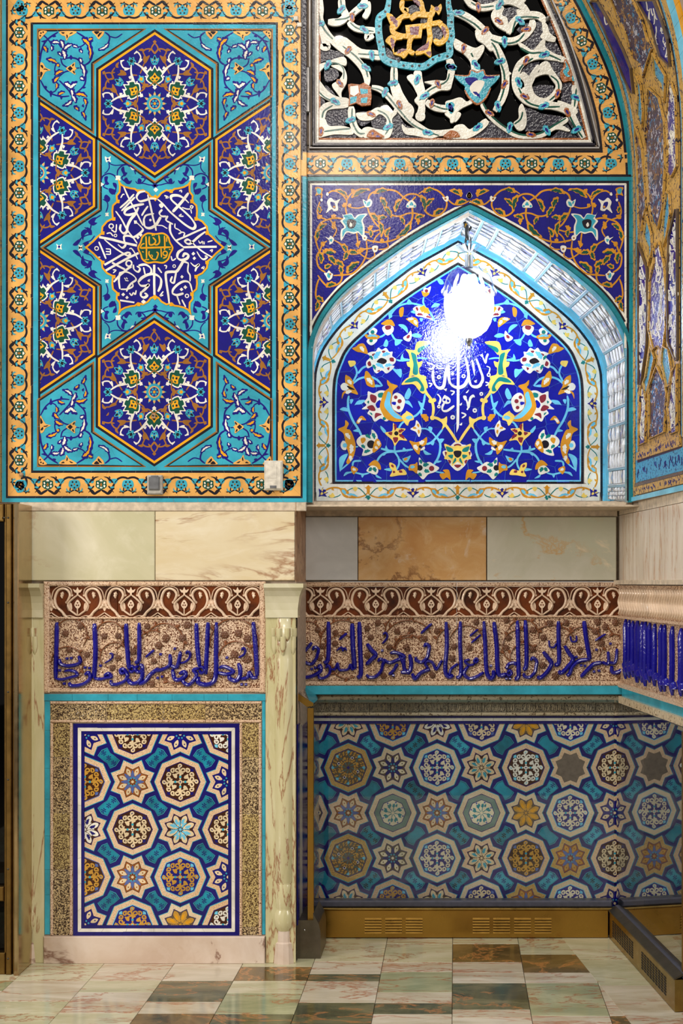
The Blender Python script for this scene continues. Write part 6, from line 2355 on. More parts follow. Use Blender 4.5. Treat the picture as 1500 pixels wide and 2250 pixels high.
FL1, FL2 = frame(90, 1270, 0.29018), frame(340, 1270, 0.357143)
fa_ = empty('calligraphy_frieze', MA(340, 1520), 'left relief frieze of cream scrolls over raised blue calligraphy, between two onyx columns', 'frieze')
def relief_body(obj, M, x0, x1, yt, segs, rb, tp, name_pre, side=True):
    """rb = (top, bottom) of the brown band, tp = of the text panel; built as separate tiles"""
    R = random.Random(5)
    for (a, b) in zip(segs, segs[1:]):
        g = 0.3
        for nm, y0, y1, mat, h, th in (('bead_border_tile', yt, rb[0], 'r2', 0.016, 0.05), ('scroll_tile', rb[0], rb[1], 'r3', 0.0, 0.04), ('text_tile', rb[1]+1.5, tp[1], 'r1', 0.0, 0.04), ('bead_border_tile', tp[1], tp[1]+11, 'r2', 0.008, 0.04)):
            slab(obj, M, a+g, b-g, y0+g*0.5, y1-g*0.5, mat, nm, h, th, 0.002 if nm != 'bead_border_tile' else 0.006)
    slab(obj, M, x0, x1, rb[1]-1.5, rb[1]+2.5, 'r2', 'ledge', 0.012, 0.05, 0.004)
relief_body(fa_, MA, 97, 583, 1277.5, [97, 258, 350, 421, 583], (1288, 1357.5), (1361, 1511), 'a')
for x0, x1 in ((97, 109.5), (570.5, 583.5)): slab(fa_, MA, x0, x1, 1277.5, 1522, 'r2', 'bead_border_tile', 0.014, 0.05, 0.006)
frieze_part(fa_, MA, 110, 570, 0, [171.3+117*i for i in range(-1, 5)], 117, 0.29018, 1288, 1358, 1270, '')
vines(fa_, MA, FL1, [(230, 430, 120, 150, 400), (520, 440, 110, 190, 420), (560, 600, 110, 150, 400), (850, 520, 120, 140, 300), (200, 640, 120, 180, 420)], [(185, 420), (300, 365), (215, 545), (350, 580), (480, 440), (585, 440), (585, 605), (540, 680), (805, 365), (855, 630), (840, 800), (700, 560)], None)
vines(fa_, MA, FL2, [(60, 400, 120, 200, 380), (490, 400, 150, 170, 370), (500, 500, 110, 180, 420), (130, 560, 90, 20, 200)], [(430, 350), (515, 340), (570, 375), (490, 470), (570, 500), (200, 290), (170, 370), (70, 370), (25, 415), (345, 600)], None)
TXL1 = '''
@blue_calligraphy
tb r 1.14*31 122,335 118,550 112,765
tb r 1.14*22 112,762 160,768 215,755 275,738 265,712 220,700 176,708
tb r 1.14*26 142,612 150,650 200,665 270,655 300,632 286,590
tb d 11 200,610 232,607 145,700 180,800
tb r 1.14*27 215,790 232,815 300,810 350,786 376,750 360,716 334,736
tb r 1.14*33 406,345 414,550 404,755
tb r 1.14*25 404,758 450,766 500,755 534,748 512,722 478,742
tb d 11 337,678 370,682 455,665
tb r 1.14*14 520,575 540,572 544,600 520,625 484,645
tb r 1.14*26 530,772 540,804 590,802 640,776 656,735 630,692 604,696 612,722 642,716
tb r 1.14*31 645,345 652,500 668,690
tb r 1.14*22 668,690 690,668 712,690 690,712 668,694
tb r 1.14*29 744,338 746,500 742,620 712,642
tb r 1.14*26 740,664 716,684 736,712 768,700 766,664 744,660
tb r 1.14*30 772,690 762,760 720,797 676,792 664,762
tb r 1.14*19 795,600 858,545
tb r 1.14*30 742,806 790,782 830,732 870,700 900,690
'''
TXL2 = '''
@blue_calligraphy
tb r 1.14*22 -10,572 50,562 94,532 94,468
tb r 1.14*22 94,534 136,548 156,472 150,458
tb r 1.14*24 110,560 122,616 152,626 190,600 182,578 150,590
tb r 1.14*15 196,470 200,452 218,462 214,492 190,516 160,524
tb d 9 125,435 38,470 20,615 47,607 445,490 535,655 562,655
tb r 1.14*25 256,278 262,420 276,545
tb r 1.14*18 276,548 296,550 308,570 290,586 274,568
tb r 1.14*22 276,556 240,566 258,600 216,655 182,645 174,620
tb r 1.14*25 328,272 322,420 314,592
tb r 1.14*27 380,272 378,450 376,600 350,648 300,656 268,640 274,608
tb r 1.14*21 384,580 440,592 486,576 432,546 398,552
tb r 1.14*14 534,446 546,430 558,446 548,472 516,490
tb r 1.14*25 514,524 526,560 524,602 500,632 464,620 458,598
tb r 1.14*22 528,622 570,612 582,580 602,612 634,612
tb r 1.14*26 606,270 620,430 630,602
'''
def text_on(obj, M, txt, F, clip=None, n='blue_calligraphy', relief=0.015):
    for line in txt.strip().split('\n'):
        if line.startswith('@'): continue
        line = ' '.join(str(float(q[5:])*1.14) if q.startswith('1.14*') else q for q in line.split())
        fl = Flat(M, base=0.004, thick=0.004)
        t = line.split()
        if t[1] == 'd':
            r = float(t[2])
            for p in t[3:]:
                x, y = (float(q) for q in p.split(',')); draw(fl, '@%s\n%s r %f %f,%f %f,%f %f,%f' % ('blue_dot', t[0], r*2, x-r, y, x, y, x+r, y), F, h0=0.003, relief=relief*0.8)
        else: draw(fl, '@%s\n%s' % (n, line), F, h0=0.003, relief=relief)
        fl.build(obj, clip=clip)
text_on(fa_, MA, TXL1, FL1); text_on(fa_, MA, TXL2, FL2)

fb_ = empty('calligraphy_frieze', ME(1010, 1508), 'long relief frieze of cream scrolls over raised blue calligraphy, running above the glass barrier', 'frieze')
relief_body(fb_, ME, 652, 1372, 1279, [652, 826, 1003, 1185, 1318, 1374], (1289.5, 1354), (1357, 1496), 'b')
frieze_part(fb_, ME, 652, 1372, 0, [703.8+121.6*i for i in range(-1, 7)], 121.6, 0.282, 1289, 1354, 1271, '')
FR1, FR2, FR3 = frame(640, 1270, 0.29018), frame(880, 1270, 0.29018), frame(1120, 1270, 0.3125)
vines(fb_, ME, FR1, [(130, 420, 90, 180, 380), (390, 490, 170, 170, 300), (380, 560, 130, 90, 300), (420, 640, 120, 60, 200), (830, 400, 120, 160, 330), (880, 540, 90, 150, 300)], [(200, 390), (335, 415), (575, 380), (600, 450), (330, 495), (235, 515), (575, 585), (655, 340), (740, 525), (800, 405), (870, 525), (700, 740), (215, 605)], None)
vines(fb_, ME, FR2, [(60, 520, 200, 200, 330), (60, 540, 110, 180, 330), (500, 490, 130, 200, 400), (400, 500, 130, 180, 260), (900, 520, 130, 120, 300)], [(80, 395), (180, 460), (275, 400), (50, 535), (570, 335), (520, 530), (405, 520), (800, 320), (815, 455), (800, 530), (240, 735), (390, 610)], None)
vines(fb_, ME, FR3, [(90, 400, 110, 200, 370), (100, 560, 100, 160, 330), (300, 500, 170, 230, 330), (520, 470, 130, 180, 400), (760, 330, 70, 40, 180)], [(165, 365), (235, 420), (395, 315), (280, 320), (160, 500), (230, 615), (490, 505), (600, 375), (640, 460), (670, 345), (740, 315), (615, 310), (320, 690), (770, 690)], None)
TXR1 = '''
tb r 1.14*31 66,332 62,500 66,690 44,722 20,730
tb r 1.14*24 20,640 60,590 110,545 156,488
tb r 1.14*24 160,548 176,524 204,540 198,576 186,612 150,652 108,640 96,618
tb r 1.14*31 280,330 283,480 276,620 244,642
tb r 1.14*27 84,732 110,752 170,738 222,702 216,662 202,690
tb d 11 155,690 182,680 688,550 772,737
tb r 1.14*22 258,684 276,662 294,690 284,730 250,756 214,758 206,734
tb r 1.14*20 294,690 330,690 350,646 362,694 400,698 430,690 448,656 460,692 484,680
tb r 1.14*35 460,344 466,520 480,690
tb r 1.14*33 514,332 520,520 526,722 496,756
tb r 1.14*20 364,466 420,418
tb r 1.14*15 342,552 380,524 390,552 404,530 420,552
tb r 1.14*31 572,498 608,548 638,582 602,622 566,658
tb r 1.14*17 692,430 712,414 726,434 720,462 688,498
tb r 1.14*25 654,636 674,614 700,634 690,660 680,702 640,746 590,752 568,730
tb r 1.14*26 698,614 740,642 800,622 854,600 830,578 780,564 746,572
tb r 1.14*28 850,598 856,690 900,724
tb r 1.14*25 804,650 772,702 738,732
'''
TXR2 = '''
tb r 1.14*30 68,578 80,650 70,702 40,712 0,714
tb r 1.14*24 -10,584 20,650 36,706
tb r 1.14*21 154,420 236,345
tb r 1.14*26 176,524 192,502 216,520 212,556 200,602 160,638 120,624 116,596
tb r 1.14*29 88,722 110,764 150,722 190,702 224,690
tb r 1.14*22 216,690 188,654 204,630 242,642 270,692 302,642 316,622
tb r 1.14*31 344,332 350,500 338,702 370,750 398,732
tb r 1.14*21 370,742 382,690 434,650
tb r 1.14*29 452,328 450,500 456,722 422,756
tb r 1.14*17 524,440 586,388
tb r 1.14*17 534,492 606,430
tb r 1.14*20 590,618 572,640 556,628 572,610 588,622
tb r 1.14*20 560,652 520,660 488,630 524,618
tb r 1.14*26 512,668 480,722 520,762 580,746 628,714
tb r 1.14*31 630,328 640,500 650,702 680,762 704,740 700,698
tb d 11 683,665 800,762 827,762
tb r 1.14*33 706,332 726,500 740,722 804,726
tb r 1.14*24 800,690 820,652 862,644 870,664
tb r 1.14*22 806,716 826,700 840,722 820,740 804,720
tb r 1.14*26 886,338 890,500 888,742
'''
TXR3 = '''
tb r 1.14*27 52,298 56,500 60,690 32,706
tb r 1.14*29 108,296 116,480 114,620 92,642
tb r 1.14*23 146,582 162,562 188,584 184,620 174,662 140,698 104,692 98,668
tb r 1.14*29 232,518 266,560 292,602 260,662 214,702 192,690
tb r 1.14*29 340,302 342,450 344,590 312,612
tb r 1.14*14 274,438 280,482 310,486 324,458
tb r 1.14*28 384,476 416,530 442,572 400,632 360,668 342,650
tb r 1.14*27 398,688 420,672 440,622 490,582 560,574
tb r 1.14*31 520,302 536,430 562,572
tb r 1.14*14 424,408 434,446 466,442 466,404
tb r 1.14*15 598,440 672,394
tb d 10 607,505 705,462 465,555 500,615 526,618 590,658 625,652
tb r 1.14*28 498,698 540,652 590,606 650,596
tb r 1.14*22 648,590 690,602 690,516
tb r 1.14*22 690,592 740,592 752,496
tb r 1.14*26 714,618 720,662 760,662 804,630
'''
for t, F in ((TXR1, FR1), (TXR2, FR2), (TXR3, FR3)): text_on(fb_, ME, t, F, clip=[(651, 1350), (1374, 1350), (1374, 1500), (651, 1500)])
slab(fb_, ME, 648, 1372, 1507, 1526, 'T', 'turquoise_strip_tile', 0.006, 0.03)

# frieze on the splayed right wall, seen almost edge on
fc_ = empty('calligraphy_frieze', MR(1420, 1500), 'relief frieze seen almost edge on, blue script squeezed into upright strokes, on the right wall', 'frieze')
for xa, xb in ((1362, 1405), (1405.4, 1455), (1455.5, 1640)):
    for nm, z0, z1, mat, h in (('scroll_tile', zE(1354), zE(1286), 'r1', 0.006), ('text_tile', zE(1498), zE(1357), 'r1', 0.0), ('bead_border_tile', zE(1509), zE(1498), 'r2', 0.012)):
        m = Mesh(); rquad(m, xa, xb, z0, z1, h, mat, 0.04); m.build(nm, fc_)
m = Mesh(); rquad(m, 1362, 1640, zE(1358), zE(1353), 0.016, 'r2', 0.04); m.build('ledge', fc_)
RS = random.Random(9)
for i in range(26):      # scroll relief, foreshortened
    x = 1366+i*5.6; fl = Flat(MR, base=0.004, thick=0.004); k = (x-CX)/FPX; Yx = (RX0+RSL*YE)/(k+RSL); q = YE/Yx
    yy = lambda y: CY+(y-CY)*q
    draw(fl, '@scroll_relief\nr4 r 2.4 %f,%f %f,%f %f,%f %f,%f %f,%f' % (x, yy(1292), x+2.5, yy(1304), x-1.5, yy(1322), x+2, yy(1338), x-2, yy(1351)), frame(0, 0, 1), h0=0.006, relief=0.012); fl.build(fc_)
for x, w, y0, y1 in ((1377, 3.0, 1360, 1492), (1385, 2.4, 1362, 1490), (1393, 2.4, 1364, 1488), (1402, 6.5, 1364, 1500), (1413, 3.2, 1366, 1500), (1420, 4.6, 1366, 1508), (1430, 2.6, 1368, 1500), (1441, 3.6, 1370, 1508), (1455, 3.0, 1372, 1520), (1463, 3.0, 1372, 1520), (1480, 3.2, 1376, 1528), (1499, 4.4, 1380, 1530)):
    fl = Flat(MR, base=0.004, thick=0.004); draw(fl, '@blue_calligraphy\ntb r %f %f,%f %f,%f %f,%f' % (w, x, y0, x+1, (y0+y1)/2, x-0.5, y1), frame(0, 0, 1), h0=0.004, relief=0.016); fl.build(fc_)
    if RS.random() < 0.9:
        fl = Flat(MR, base=0.004, thick=0.004); draw(fl, '@blue_calligraphy\ntb r 5 %f,%f %f,%f %f,%f %f,%f' % (x-3, y1-38, x+1, y1-22, x+6, y1-14, x+3, y1-30), frame(0, 0, 1), h0=0.004, relief=0.016); fl.build(fc_)
# ------------------------------------------------------------------ star and octagon tile panels
def curl(cx, cy, r, a0, turns, dirn, n=11):
    return [(cx+r*(1-0.72*i/(n-1))*math.cos(a0+dirn*turns*2*math.pi*i/(n-1)), cy+r*(1-0.72*i/(n-1))*math.sin(a0+dirn*turns*2*math.pi*i/(n-1))) for i in range(n)]
def pol(r, a): return (r*math.cos(a), r*math.sin(a))
def P2(l): return ' '.join('%.2f,%.2f' % p for p in l)
def oct_pts(R, a0=0.0): return [pol(R, a0+math.pi/4*k) for k in range(8)]
def octagon_art(ground, curlc, accent, rim, dot='T', style=0):
    """local units: pitch = 100"""
    s = ['@octagon_tile', 'T P ' + P2(oct_pts(55)), rim+' P ' + P2(oct_pts(53.4)), accent+' P ' + P2(oct_pts(42.5)), ground+' P ' + P2(oct_pts(40.8))]
    if style == 2:
        s += ['%s P %s' % ('H2', P2(oct_pts(40.6))), 'b P '+P2(oct_pts(30)), 'e P '+P2(oct_pts(28.4))]
        for k in range(8):
            a = math.pi/4*k+0.2
            s += ['t r 1.5 0,0 %.2f,%.2f' % pol(18, a), 't l 7 %s' % P2([pol(12, a), pol(21, a)]), 't l 5 %s' % P2([pol(15, a+0.35), pol(22, a+0.3)]), 'L d 2 %.2f,%.2f' % pol(24, a+0.1)]
        s += ['e q 4 0,0']; return '\n'.join(s)
    for k in range(8):
        a = math.pi/4*k
        s.append('%s P %s' % (accent if style == 0 else 'C', P2([pol(38.5, a), pol(36, a-0.14), pol(30.5, a), pol(36, a+0.14)])))
    if style == 3:      # small leaves on a dark ground with turquoise lines
        for k in range(8):
            a = math.pi/4*k
            s += ['t r 1.1 '+P2([pol(6, a), pol(20, a+0.25), pol(30, a), pol(38, a+0.2)])]
            s += ['W d 3.4 %.2f,%.2f' % pol(23, a+math.pi/8), 'b d 2.1 %.2f,%.2f' % pol(23, a+math.pi/8)] if k % 2 == 0 else ['%s d 3 %.2f,%.2f' % ((curlc,)+pol(22, a+math.pi/8))]
            for r in (13, 18, 28, 33):
                for da in (0.12, -0.2, 0.38): s.append('%s l 3.2 %s' % (curlc, P2([pol(r, a+da), pol(r+4.5, a+da+0.14)])))
        s += ['B q 4 0,0']; return '\n'.join(s)
    for k in range(8):
        a = math.pi/4*k
        if k % 2 == 0:
            for sg in (1, -1):
                c = pol(24.5, a+sg*0.27); s.append('%s R 3.3 %s' % (curlc, P2(curl(c[0], c[1], 6.4, a+math.pi, 1.15, sg))))
            c = pol(33.5, a); s.append('%s R 3.1 %s' % (curlc, P2(curl(c[0], c[1], 4.8, a+math.pi, 1.1, 1))))
            s.append('%s r 3.8 %s' % (curlc, P2([pol(5, a), pol(13, a), pol(18, a)]))); s.append('%s l 9 %s' % (curlc, P2([pol(14, a), pol(25, a)])))
            s.append('%s d 2.6 %.2f,%.2f' % ((dot,)+pol(10.5, a)))
        else:
            for sg in (1, -1):
                c = pol(28, a+sg*0.2); s.append('%s R 3.0 %s' % (curlc, P2(curl(c[0], c[1], 5.2, a+math.pi*0.5*sg, 1.1, -sg))))
            s.append('%s l 8 %s' % (curlc, P2([pol(11, a), pol(23, a)]))); s.append('%s d 2.2 %.2f,%.2f' % ((curlc,)+pol(18, a+0.3)))
    s.append('%s P %s' % (curlc, P2(oct_pts(4.6)))); s.append('%s q 2.2 0,0' % accent)
    return '\n'.join(s)
def star_pts(R, r, a0=math.pi/8): return [pol(R if k % 2 == 0 else r, a0+math.pi/8*k) for k in range(16)]
def star_art(ground, petal, lump, rim, line='b', style=0):
    s = ['@star_tile', 'T P ' + P2(star_pts(50, 37.5)), rim+' P ' + P2(star_pts(48.2, 36.2)), line+' P ' + P2(star_pts(36, 26.2)), ground+' P ' + P2(star_pts(34.2, 25))]
    if style == 9: return '\n'.join(s[:3]+['GY P '+P2(star_pts(36, 28))])
    for k in range(8):
        a = math.pi/4*k
        if style == 0:
            s += ['%s l 8.6 %s' % (petal, P2([pol(7, a), pol(14, a+0.01), pol(24, a)])), '%s r 1.2 %s' % (line, P2([pol(3, a), pol(8, a)]))]
            b = a+math.pi/8
            s += ['%s p %s' % (lump, P2([pol(13, b), pol(19, b-0.2), pol(25, b-0.16), pol(30, b), pol(25, b+0.16), pol(19, b+0.2)])), '%s d 1.5 %.2f,%.2f' % ((ground,)+pol(23, b)), '%s d 2 %.2f,%.2f' % (('T',)+pol(8.5, b))]
        else:
            b = a+math.pi/8
            s += ['%s p %s' % (lump, P2([pol(6, b), pol(16, b-0.3), pol(26, b-0.2), pol(31, b), pol(26, b+0.2), pol(16, b+0.3)])), '%s l 7 %s' % (petal, P2([pol(11, b), pol(24, b)]))]
            s += ['%s l 4.5 %s' % ('C' if style == 1 else lump, P2([pol(4, a), pol(20, a)]))]
    s.append('%s d 3 0,0' % ('C' if style == 1 else lump))
    return '\n'.join(s)
BOW = [(-24.5, -5), (-15.5, -18), (-3, -23), (3.5, -11), (10, -7), (24.5, 5), (15.5, 18), (3, 23), (-3.5, 11), (-10, 7)]
def bow_art(ground, orn):
    s = ['@bow_tile', 'T P '+P2(BOW), 'K P '+P2([(x*0.94, y*0.94) for x, y in BOW]), ground+' P '+P2([(x*0.9, y*0.9) for x, y in BOW])]
    if orn:
        for x in (-11, 0, 11):
            s += ['%s d 1.7 %f,%f' % (orn, x, x)]
            for a in range(6): s.append('%s l 2.6 %s' % (orn, P2([(x+2.2*math.cos(a*1.05+0.3), x+2.2*math.sin(a*1.05+0.3)), (x+6.4*math.cos(a*1.05+0.5), x+6.4*math.sin(a*1.05+0.5))])))
    return '\n'.join(s)
MAT['H2'] = glaze('grey_green_glaze', rgb(112, 138, 130), bump=0.3)
MAT['GY'] = grout('bare_grey_plaster', 120, 106, 92, 0.8)
MAT['c1'] = lustre('pink_cream_lettered_rim', rgb(224, 194, 160), rgb(140, 92, 56), 150, 0.56, 0.7)
MAT['c2'] = lustre('golden_lettered_rim', rgb(200, 164, 90), rgb(120, 82, 36), 150, 0.55, 0.8)
MAT['c3'] = lustre('pale_lettered_rim', rgb(222, 204, 174), rgb(150, 110, 76), 150, 0.58, 0.7)
MAT['tq'] = glaze('worn_turquoise_glaze', rgb(24, 132, 156), var=0.3, bump=0.3)
def star_panel(obj, M, x0, y0, px, py, ni, nj, clip, kinds, k0, rev=None, bowpick=None):
    """lattice of tiles; (i+j) odd = octagon"""
    h0 = 0.0016
    for i in range(ni):
        for j in range(nj):
            cx, cy = x0+px*i, y0+py*j
            fl = Flat(M, base=h0, thick=0.004)
            art = kinds(i, j)
            tfm = lambda x, y: (cx+x*px/100, cy+y*py/100)
            L_ = art.split('\n'); draw(fl, '\n'.join(L_[:3]), frame(0, 0, 1), tfm, h0=h0); body = fl.build(obj, clip=clip)
            f2 = Flat(M, base=h0, thick=0.001); draw(f2, '@ornament\n' + '\n'.join(L_[3:]), frame(0, 0, 1), tfm, h0=h0+0.0002)
            if body: f2.build(body[0], clip=clip)
    for i in range(-1, ni):
        for j in range(-1, nj):
            cx, cy = x0+px*(i+0.5), y0+py*(j+0.5); sg = 1 if (i+j+k0) % 2 == 0 else -1
            fl = Flat(M, base=h0, thick=0.004)
            draw(fl, bow_art(*(bowpick(i, j) if bowpick else ('tq', 'b'))), frame(0, 0, 1), lambda x, y: (cx+sg*x*px/105, cy+y*py/105), h0=h0); fl.build(obj, clip=clip)
    # joints of the navy bars between the tiles
    fl = Flat(M, base=0.0011, thick=0.0008); fl.group('joint_line')
    for i in range(ni):
        for j in range(nj):
            if (i+j+k0) % 2: 
                for k in range(8):
                    a = math.pi/4*k; p, q = pol(54, a), pol(60 if k % 2 else 64, a)
                    L, R = ribbon_outline([(x0+px*i+p[0]*px/100, y0+py*j+p[1]*py/100), (x0+px*i+q[0]*px/100, y0+py*j+q[1]*py/100)], [0.9, 0.9]); fl.put('K', [('strip', L, R)])
    for o in fl.build(obj, clip=clip): o['kind'] = 'stuff'

OCTS = [octagon_art('D', 'E', 'b', 'c1'), octagon_art('B', 'Q', 'C', 'c1'), octagon_art('D', 'Q', 'L', 'c1'), octagon_art('B', 'e', 'C', 'c3', style=1), octagon_art('M', 'Q', 'b', 'c2', style=3), octagon_art('e', 'e', 'b', 'c3', style=2), octagon_art('D', 'W', 'b', 'c1', style=1), octagon_art('b', 'E', 'L', 'c3')]
STARS = [star_art('q', 'L', 'E', 'c1', 'D'), star_art('D', 'C', 'E', 'c1', 'b', style=1), star_art('b', 'B', 'E', 'c1'), star_art('M', 'L', 'E', 'c3', 'b', style=2), star_art('M', 'Y', 'Q', 'c3', 'b', style=2), star_art('D', 'T', 'E', 'c1', 'b', style=2), star_art('M', 'b', 'e', 'c3', 'b'), star_art('q', 'L', 'Q', 'c2', 'b'), star_art('D', 'b', 'W', 'c1', 'b', style=2), star_art('GY', 'b', 'b', 'c1', 'b', style=9)]

# left panel with its relief frame
sa = empty('star_tile_panel', MA(340, 2055), 'upright star and octagon tile panel in a gold brown relief frame', 'tile panel')
slab(sa, MA, 97, 583.5, 1523, 2056, 'S', 'backing', 0.0, 0.02, 0)
line_tiles(sa, MA, [(98, 1532), (583.5, 1532)], 14.5, 'T', 72, 'turquoise_strip_tile', closed=False, h=0.006, gap=0.5)
line_tiles(sa, MA, [(104.5, 1540), (104.5, 2053)], 11.5, 'T', 70, 'turquoise_strip_tile', closed=False, h=0.003, gap=0.5)
line_tiles(sa, MA, [(579.5, 1540), (579.5, 2053)], 7, 'T', 70, 'turquoise_strip_tile', closed=False, h=0.003, gap=0.5)
def relief_tile(x0, x1, y0, y1, mat, vert):
    a = MA(x0+0.3, y1-0.3, 0.002); b = MA(x1-0.3, y0+0.3, 0.002); m = Mesh(); m.box(a[0], b[0], a[1], a[1]+0.01, a[2], b[2], mat, 0.002); 
    for t in (0.0, 0.86):
        if vert: p, q = MA(x0+(x1-x0)*t+0.5, y1-0.5, 0.010), MA(x0+(x1-x0)*(t+0.14)-0.5, y0+0.5, 0.010)
        else: p, q = MA(x0+0.5, y0+(y1-y0)*(t+0.14)-0.5, 0.010), MA(x1-0.5, y0+(y1-y0)*t+0.5, 0.010)
        m.box(p[0], q[0], p[1], p[1]+0.01, p[2], q[2], 'r2', 0.004)
    m.build('relief_frame_tile', sa)
RF = ['r8', 'r7']
for i, (a, b) in enumerate(((110.5, 234), (234, 358), (358, 452), (452, 575))): relief_tile(a, b, 1540.5, 1588, RF[(i % 3 != 0)], False)
for i, (a, b) in enumerate(((1588, 1664), (1664, 1786), (1786, 1911), (1911, 2055))): relief_tile(110.5, 160.5, a, b, ['r7', 'r8', 'r7', 'r8'][i], True)
for i, (a, b) in enumerate(((1588, 1665), (1665, 1788), (1788, 1913), (1913, 2038), (2038, 2055))): relief_tile(526, 575, a, b, ['r7', 'r8', 'r7', 'r7', 'r8'][i], True)
line_tiles(sa, MA, [(166, 1594.5), (521.5, 1594.5), (521.5, 2051.5), (166, 2051.5)], 9.5, 'b', 50, 'navy_strip_tile', h=0.003, gap=0.5)
line_tiles(sa, MA, [(175, 1602.5), (512.5, 1602.5), (512.5, 2043.5), (175, 2043.5)], 7.4, 'W', 52, 'white_strip_tile', h=0.003, gap=0.5)
line_tiles(sa, MA, [(182.5, 1610), (504.8, 1610), (504.8, 2036), (182.5, 2036)], 6.6, 'b', 46, 'navy_strip_tile', h=0.003, gap=0.5)
CLA = [(186, 1613.5), (501.2, 1613.5), (501.2, 2032.5), (186, 2032.5)]
slab(sa, MA, 185, 502, 1612, 2034, 'b', 'navy_ground', 0.001, 0.01, 0)
KA = {(0, 1): 2, (0, 3): 2, (1, 0): 0, (1, 2): 0, (1, 4): 1, (2, 1): 0, (2, 3): 1, (3, 0): 6, (3, 2): 0, (3, 4): 6}
SA_ = {(0, 0): 2, (0, 2): 8, (0, 4): 2, (1, 1): 0, (1, 3): 0, (2, 0): 2, (2, 2): 1, (2, 4): 4, (3, 1): 2, (3, 3): 2}
star_panel(sa, MA, 186.5, 1613.2, 104.8, 104.6, 4, 5, CLA, lambda i, j: OCTS[KA[(i, j)]] if (i+j) % 2 else STARS[SA_[(i, j)]], 0)
# marble plinth under it and the worn patches
slab(wall_left, MA, 98, 583, 2055.5, 2116, 'o7', 'marble_plinth', 0.02, 0.05, 0.004)

# right panel behind the glass
sb = empty('star_tile_panel', MF(1010, 2010), 'wide panel of star and octagon tiles behind the glass barrier', 'tile panel')
lowb2 = Mesh(); lowb2.box(XA(650.5), 1.25, YF+0.004, YF+0.3, -0.01, EYE-(1500-CY)*YF/FPX, 'P'); lowb2.build('backing', wall_back)
slab(sb, MF, 672, 1372, 1526, 1542, 'ra', 'cream_ledge', 0.05, 0.06, 0.006)
xs = [676, 748, 812, 858, 920, 984, 1058, 1112, 1176, 1240, 1308, 1372]
for i, (a, b) in enumerate(zip(xs, xs[1:])):
    slab(sb, MF, a+0.3, b-0.3, 1541, 1565, 'r9', 'inscription_tile', 0.012, 0.03, 0.002)
    slab(sb, MF, a+0.3, b-0.3, 1564.5, 1571.5, 'ra', 'cream_ledge_tile', 0.03, 0.04, 0.005)
# carved lettering of the narrow band (low relief)
RC = random.Random(14); fl = Flat(MF, base=0.012, thick=0.003)
for a, b in zip(xs, xs[1:]):
    fl.group('carved_lettering'); x = a+4
    while x < b-6:
        y0 = 1546+RC.uniform(0, 3); k = RC.random()
        if k < 0.45: draw(fl, 'ra r 1.7 %f,%f %f,%f' % (x, y0, x+RC.uniform(-1, 1), 1560), frame(0, 0, 1), h0=0.0125, relief=0.003)
        elif k < 0.8: draw(fl, 'ra r 1.6 %f,%f %f,%f %f,%f %f,%f' % (x, 1554, x+2, 1560, x+6, 1560, x+8, 1553), frame(0, 0, 1), h0=0.0125, relief=0.003)
        else: draw(fl, 'ra r 1.5 %f,%f %f,%f %f,%f' % (x, 1550, x+4, 1547, x+5, 1553), frame(0, 0, 1), h0=0.0125, relief=0.003)
        x += RC.uniform(2.6, 5.5)
for o in fl.build(sb): o['kind'] = 'stuff'
line_tiles(sb, MF, [(676, 1574.5), (1372, 1574.5)], 5.6, 'b', 46, 'navy_strip_tile', closed=False, h=0.006, gap=0.5)
line_tiles(sb, MF, [(682, 1580.5), (1372, 1580.5)], 6.2, 'W', 50, 'white_strip_tile', closed=False, h=0.006, gap=0.5)
line_tiles(sb, MF, [(688, 1587), (1372, 1587)], 6.2, 'b', 46, 'navy_strip_tile', closed=False, h=0.006, gap=0.5)
slab(sb, MF, 678, 1376, 1590, 2060, 'b', 'navy_ground', 0.001, 0.01, 0)
CLB = [(680, 1590), (1366, 1590), (1366, 2006), (680, 2006)]
KB = {(0, 1): 4, (0, 3): 4, (1, 0): 1, (1, 2): 5, (1, 4): 1, (2, 1): 3, (2, 3): 3, (3, 0): 7, (3, 2): 5, (3, 4): 7, (4, 1): 6, (4, 3): 2, (5, 0): 3, (5, 2): 3, (5, 4): 3, (6, 1): 0, (6, 3): 0, (-1, 0): 0, (-1, 2): 0, (-1, 4): 2}
SB_ = {(0, 0): 5, (0, 2): 0, (0, 4): 5, (1, 1): 6, (1, 3): 6, (2, 0): 8, (2, 2): 0, (2, 4): 5, (3, 1): 5, (3, 3): 5, (4, 0): 4, (4, 2): 4, (4, 4): 7, (5, 1): 9, (5, 3): 7, (6, 0): 2, (6, 2): 2, (6, 4): 2, (-1, 1): 6, (-1, 3): 2}
def kb(i, j): 
    i -= 1
    return OCTS[KB[(i, j)]] if (i+j) % 2 else STARS[SB_[(i, j)]]
def bowb(i, j): 
    r = random.Random(i*17+j*5+3).random()
    return ('tq', None) if r < 0.45 else ('tq', 'K') if r < 0.75 else ('T', 'b')
star_panel(sb, MF, 765-97.5, 1587.2, 97.5, 99.4, 8, 5, CLB, kb, 1, bowpick=lambda i, j: bowb(i, j))
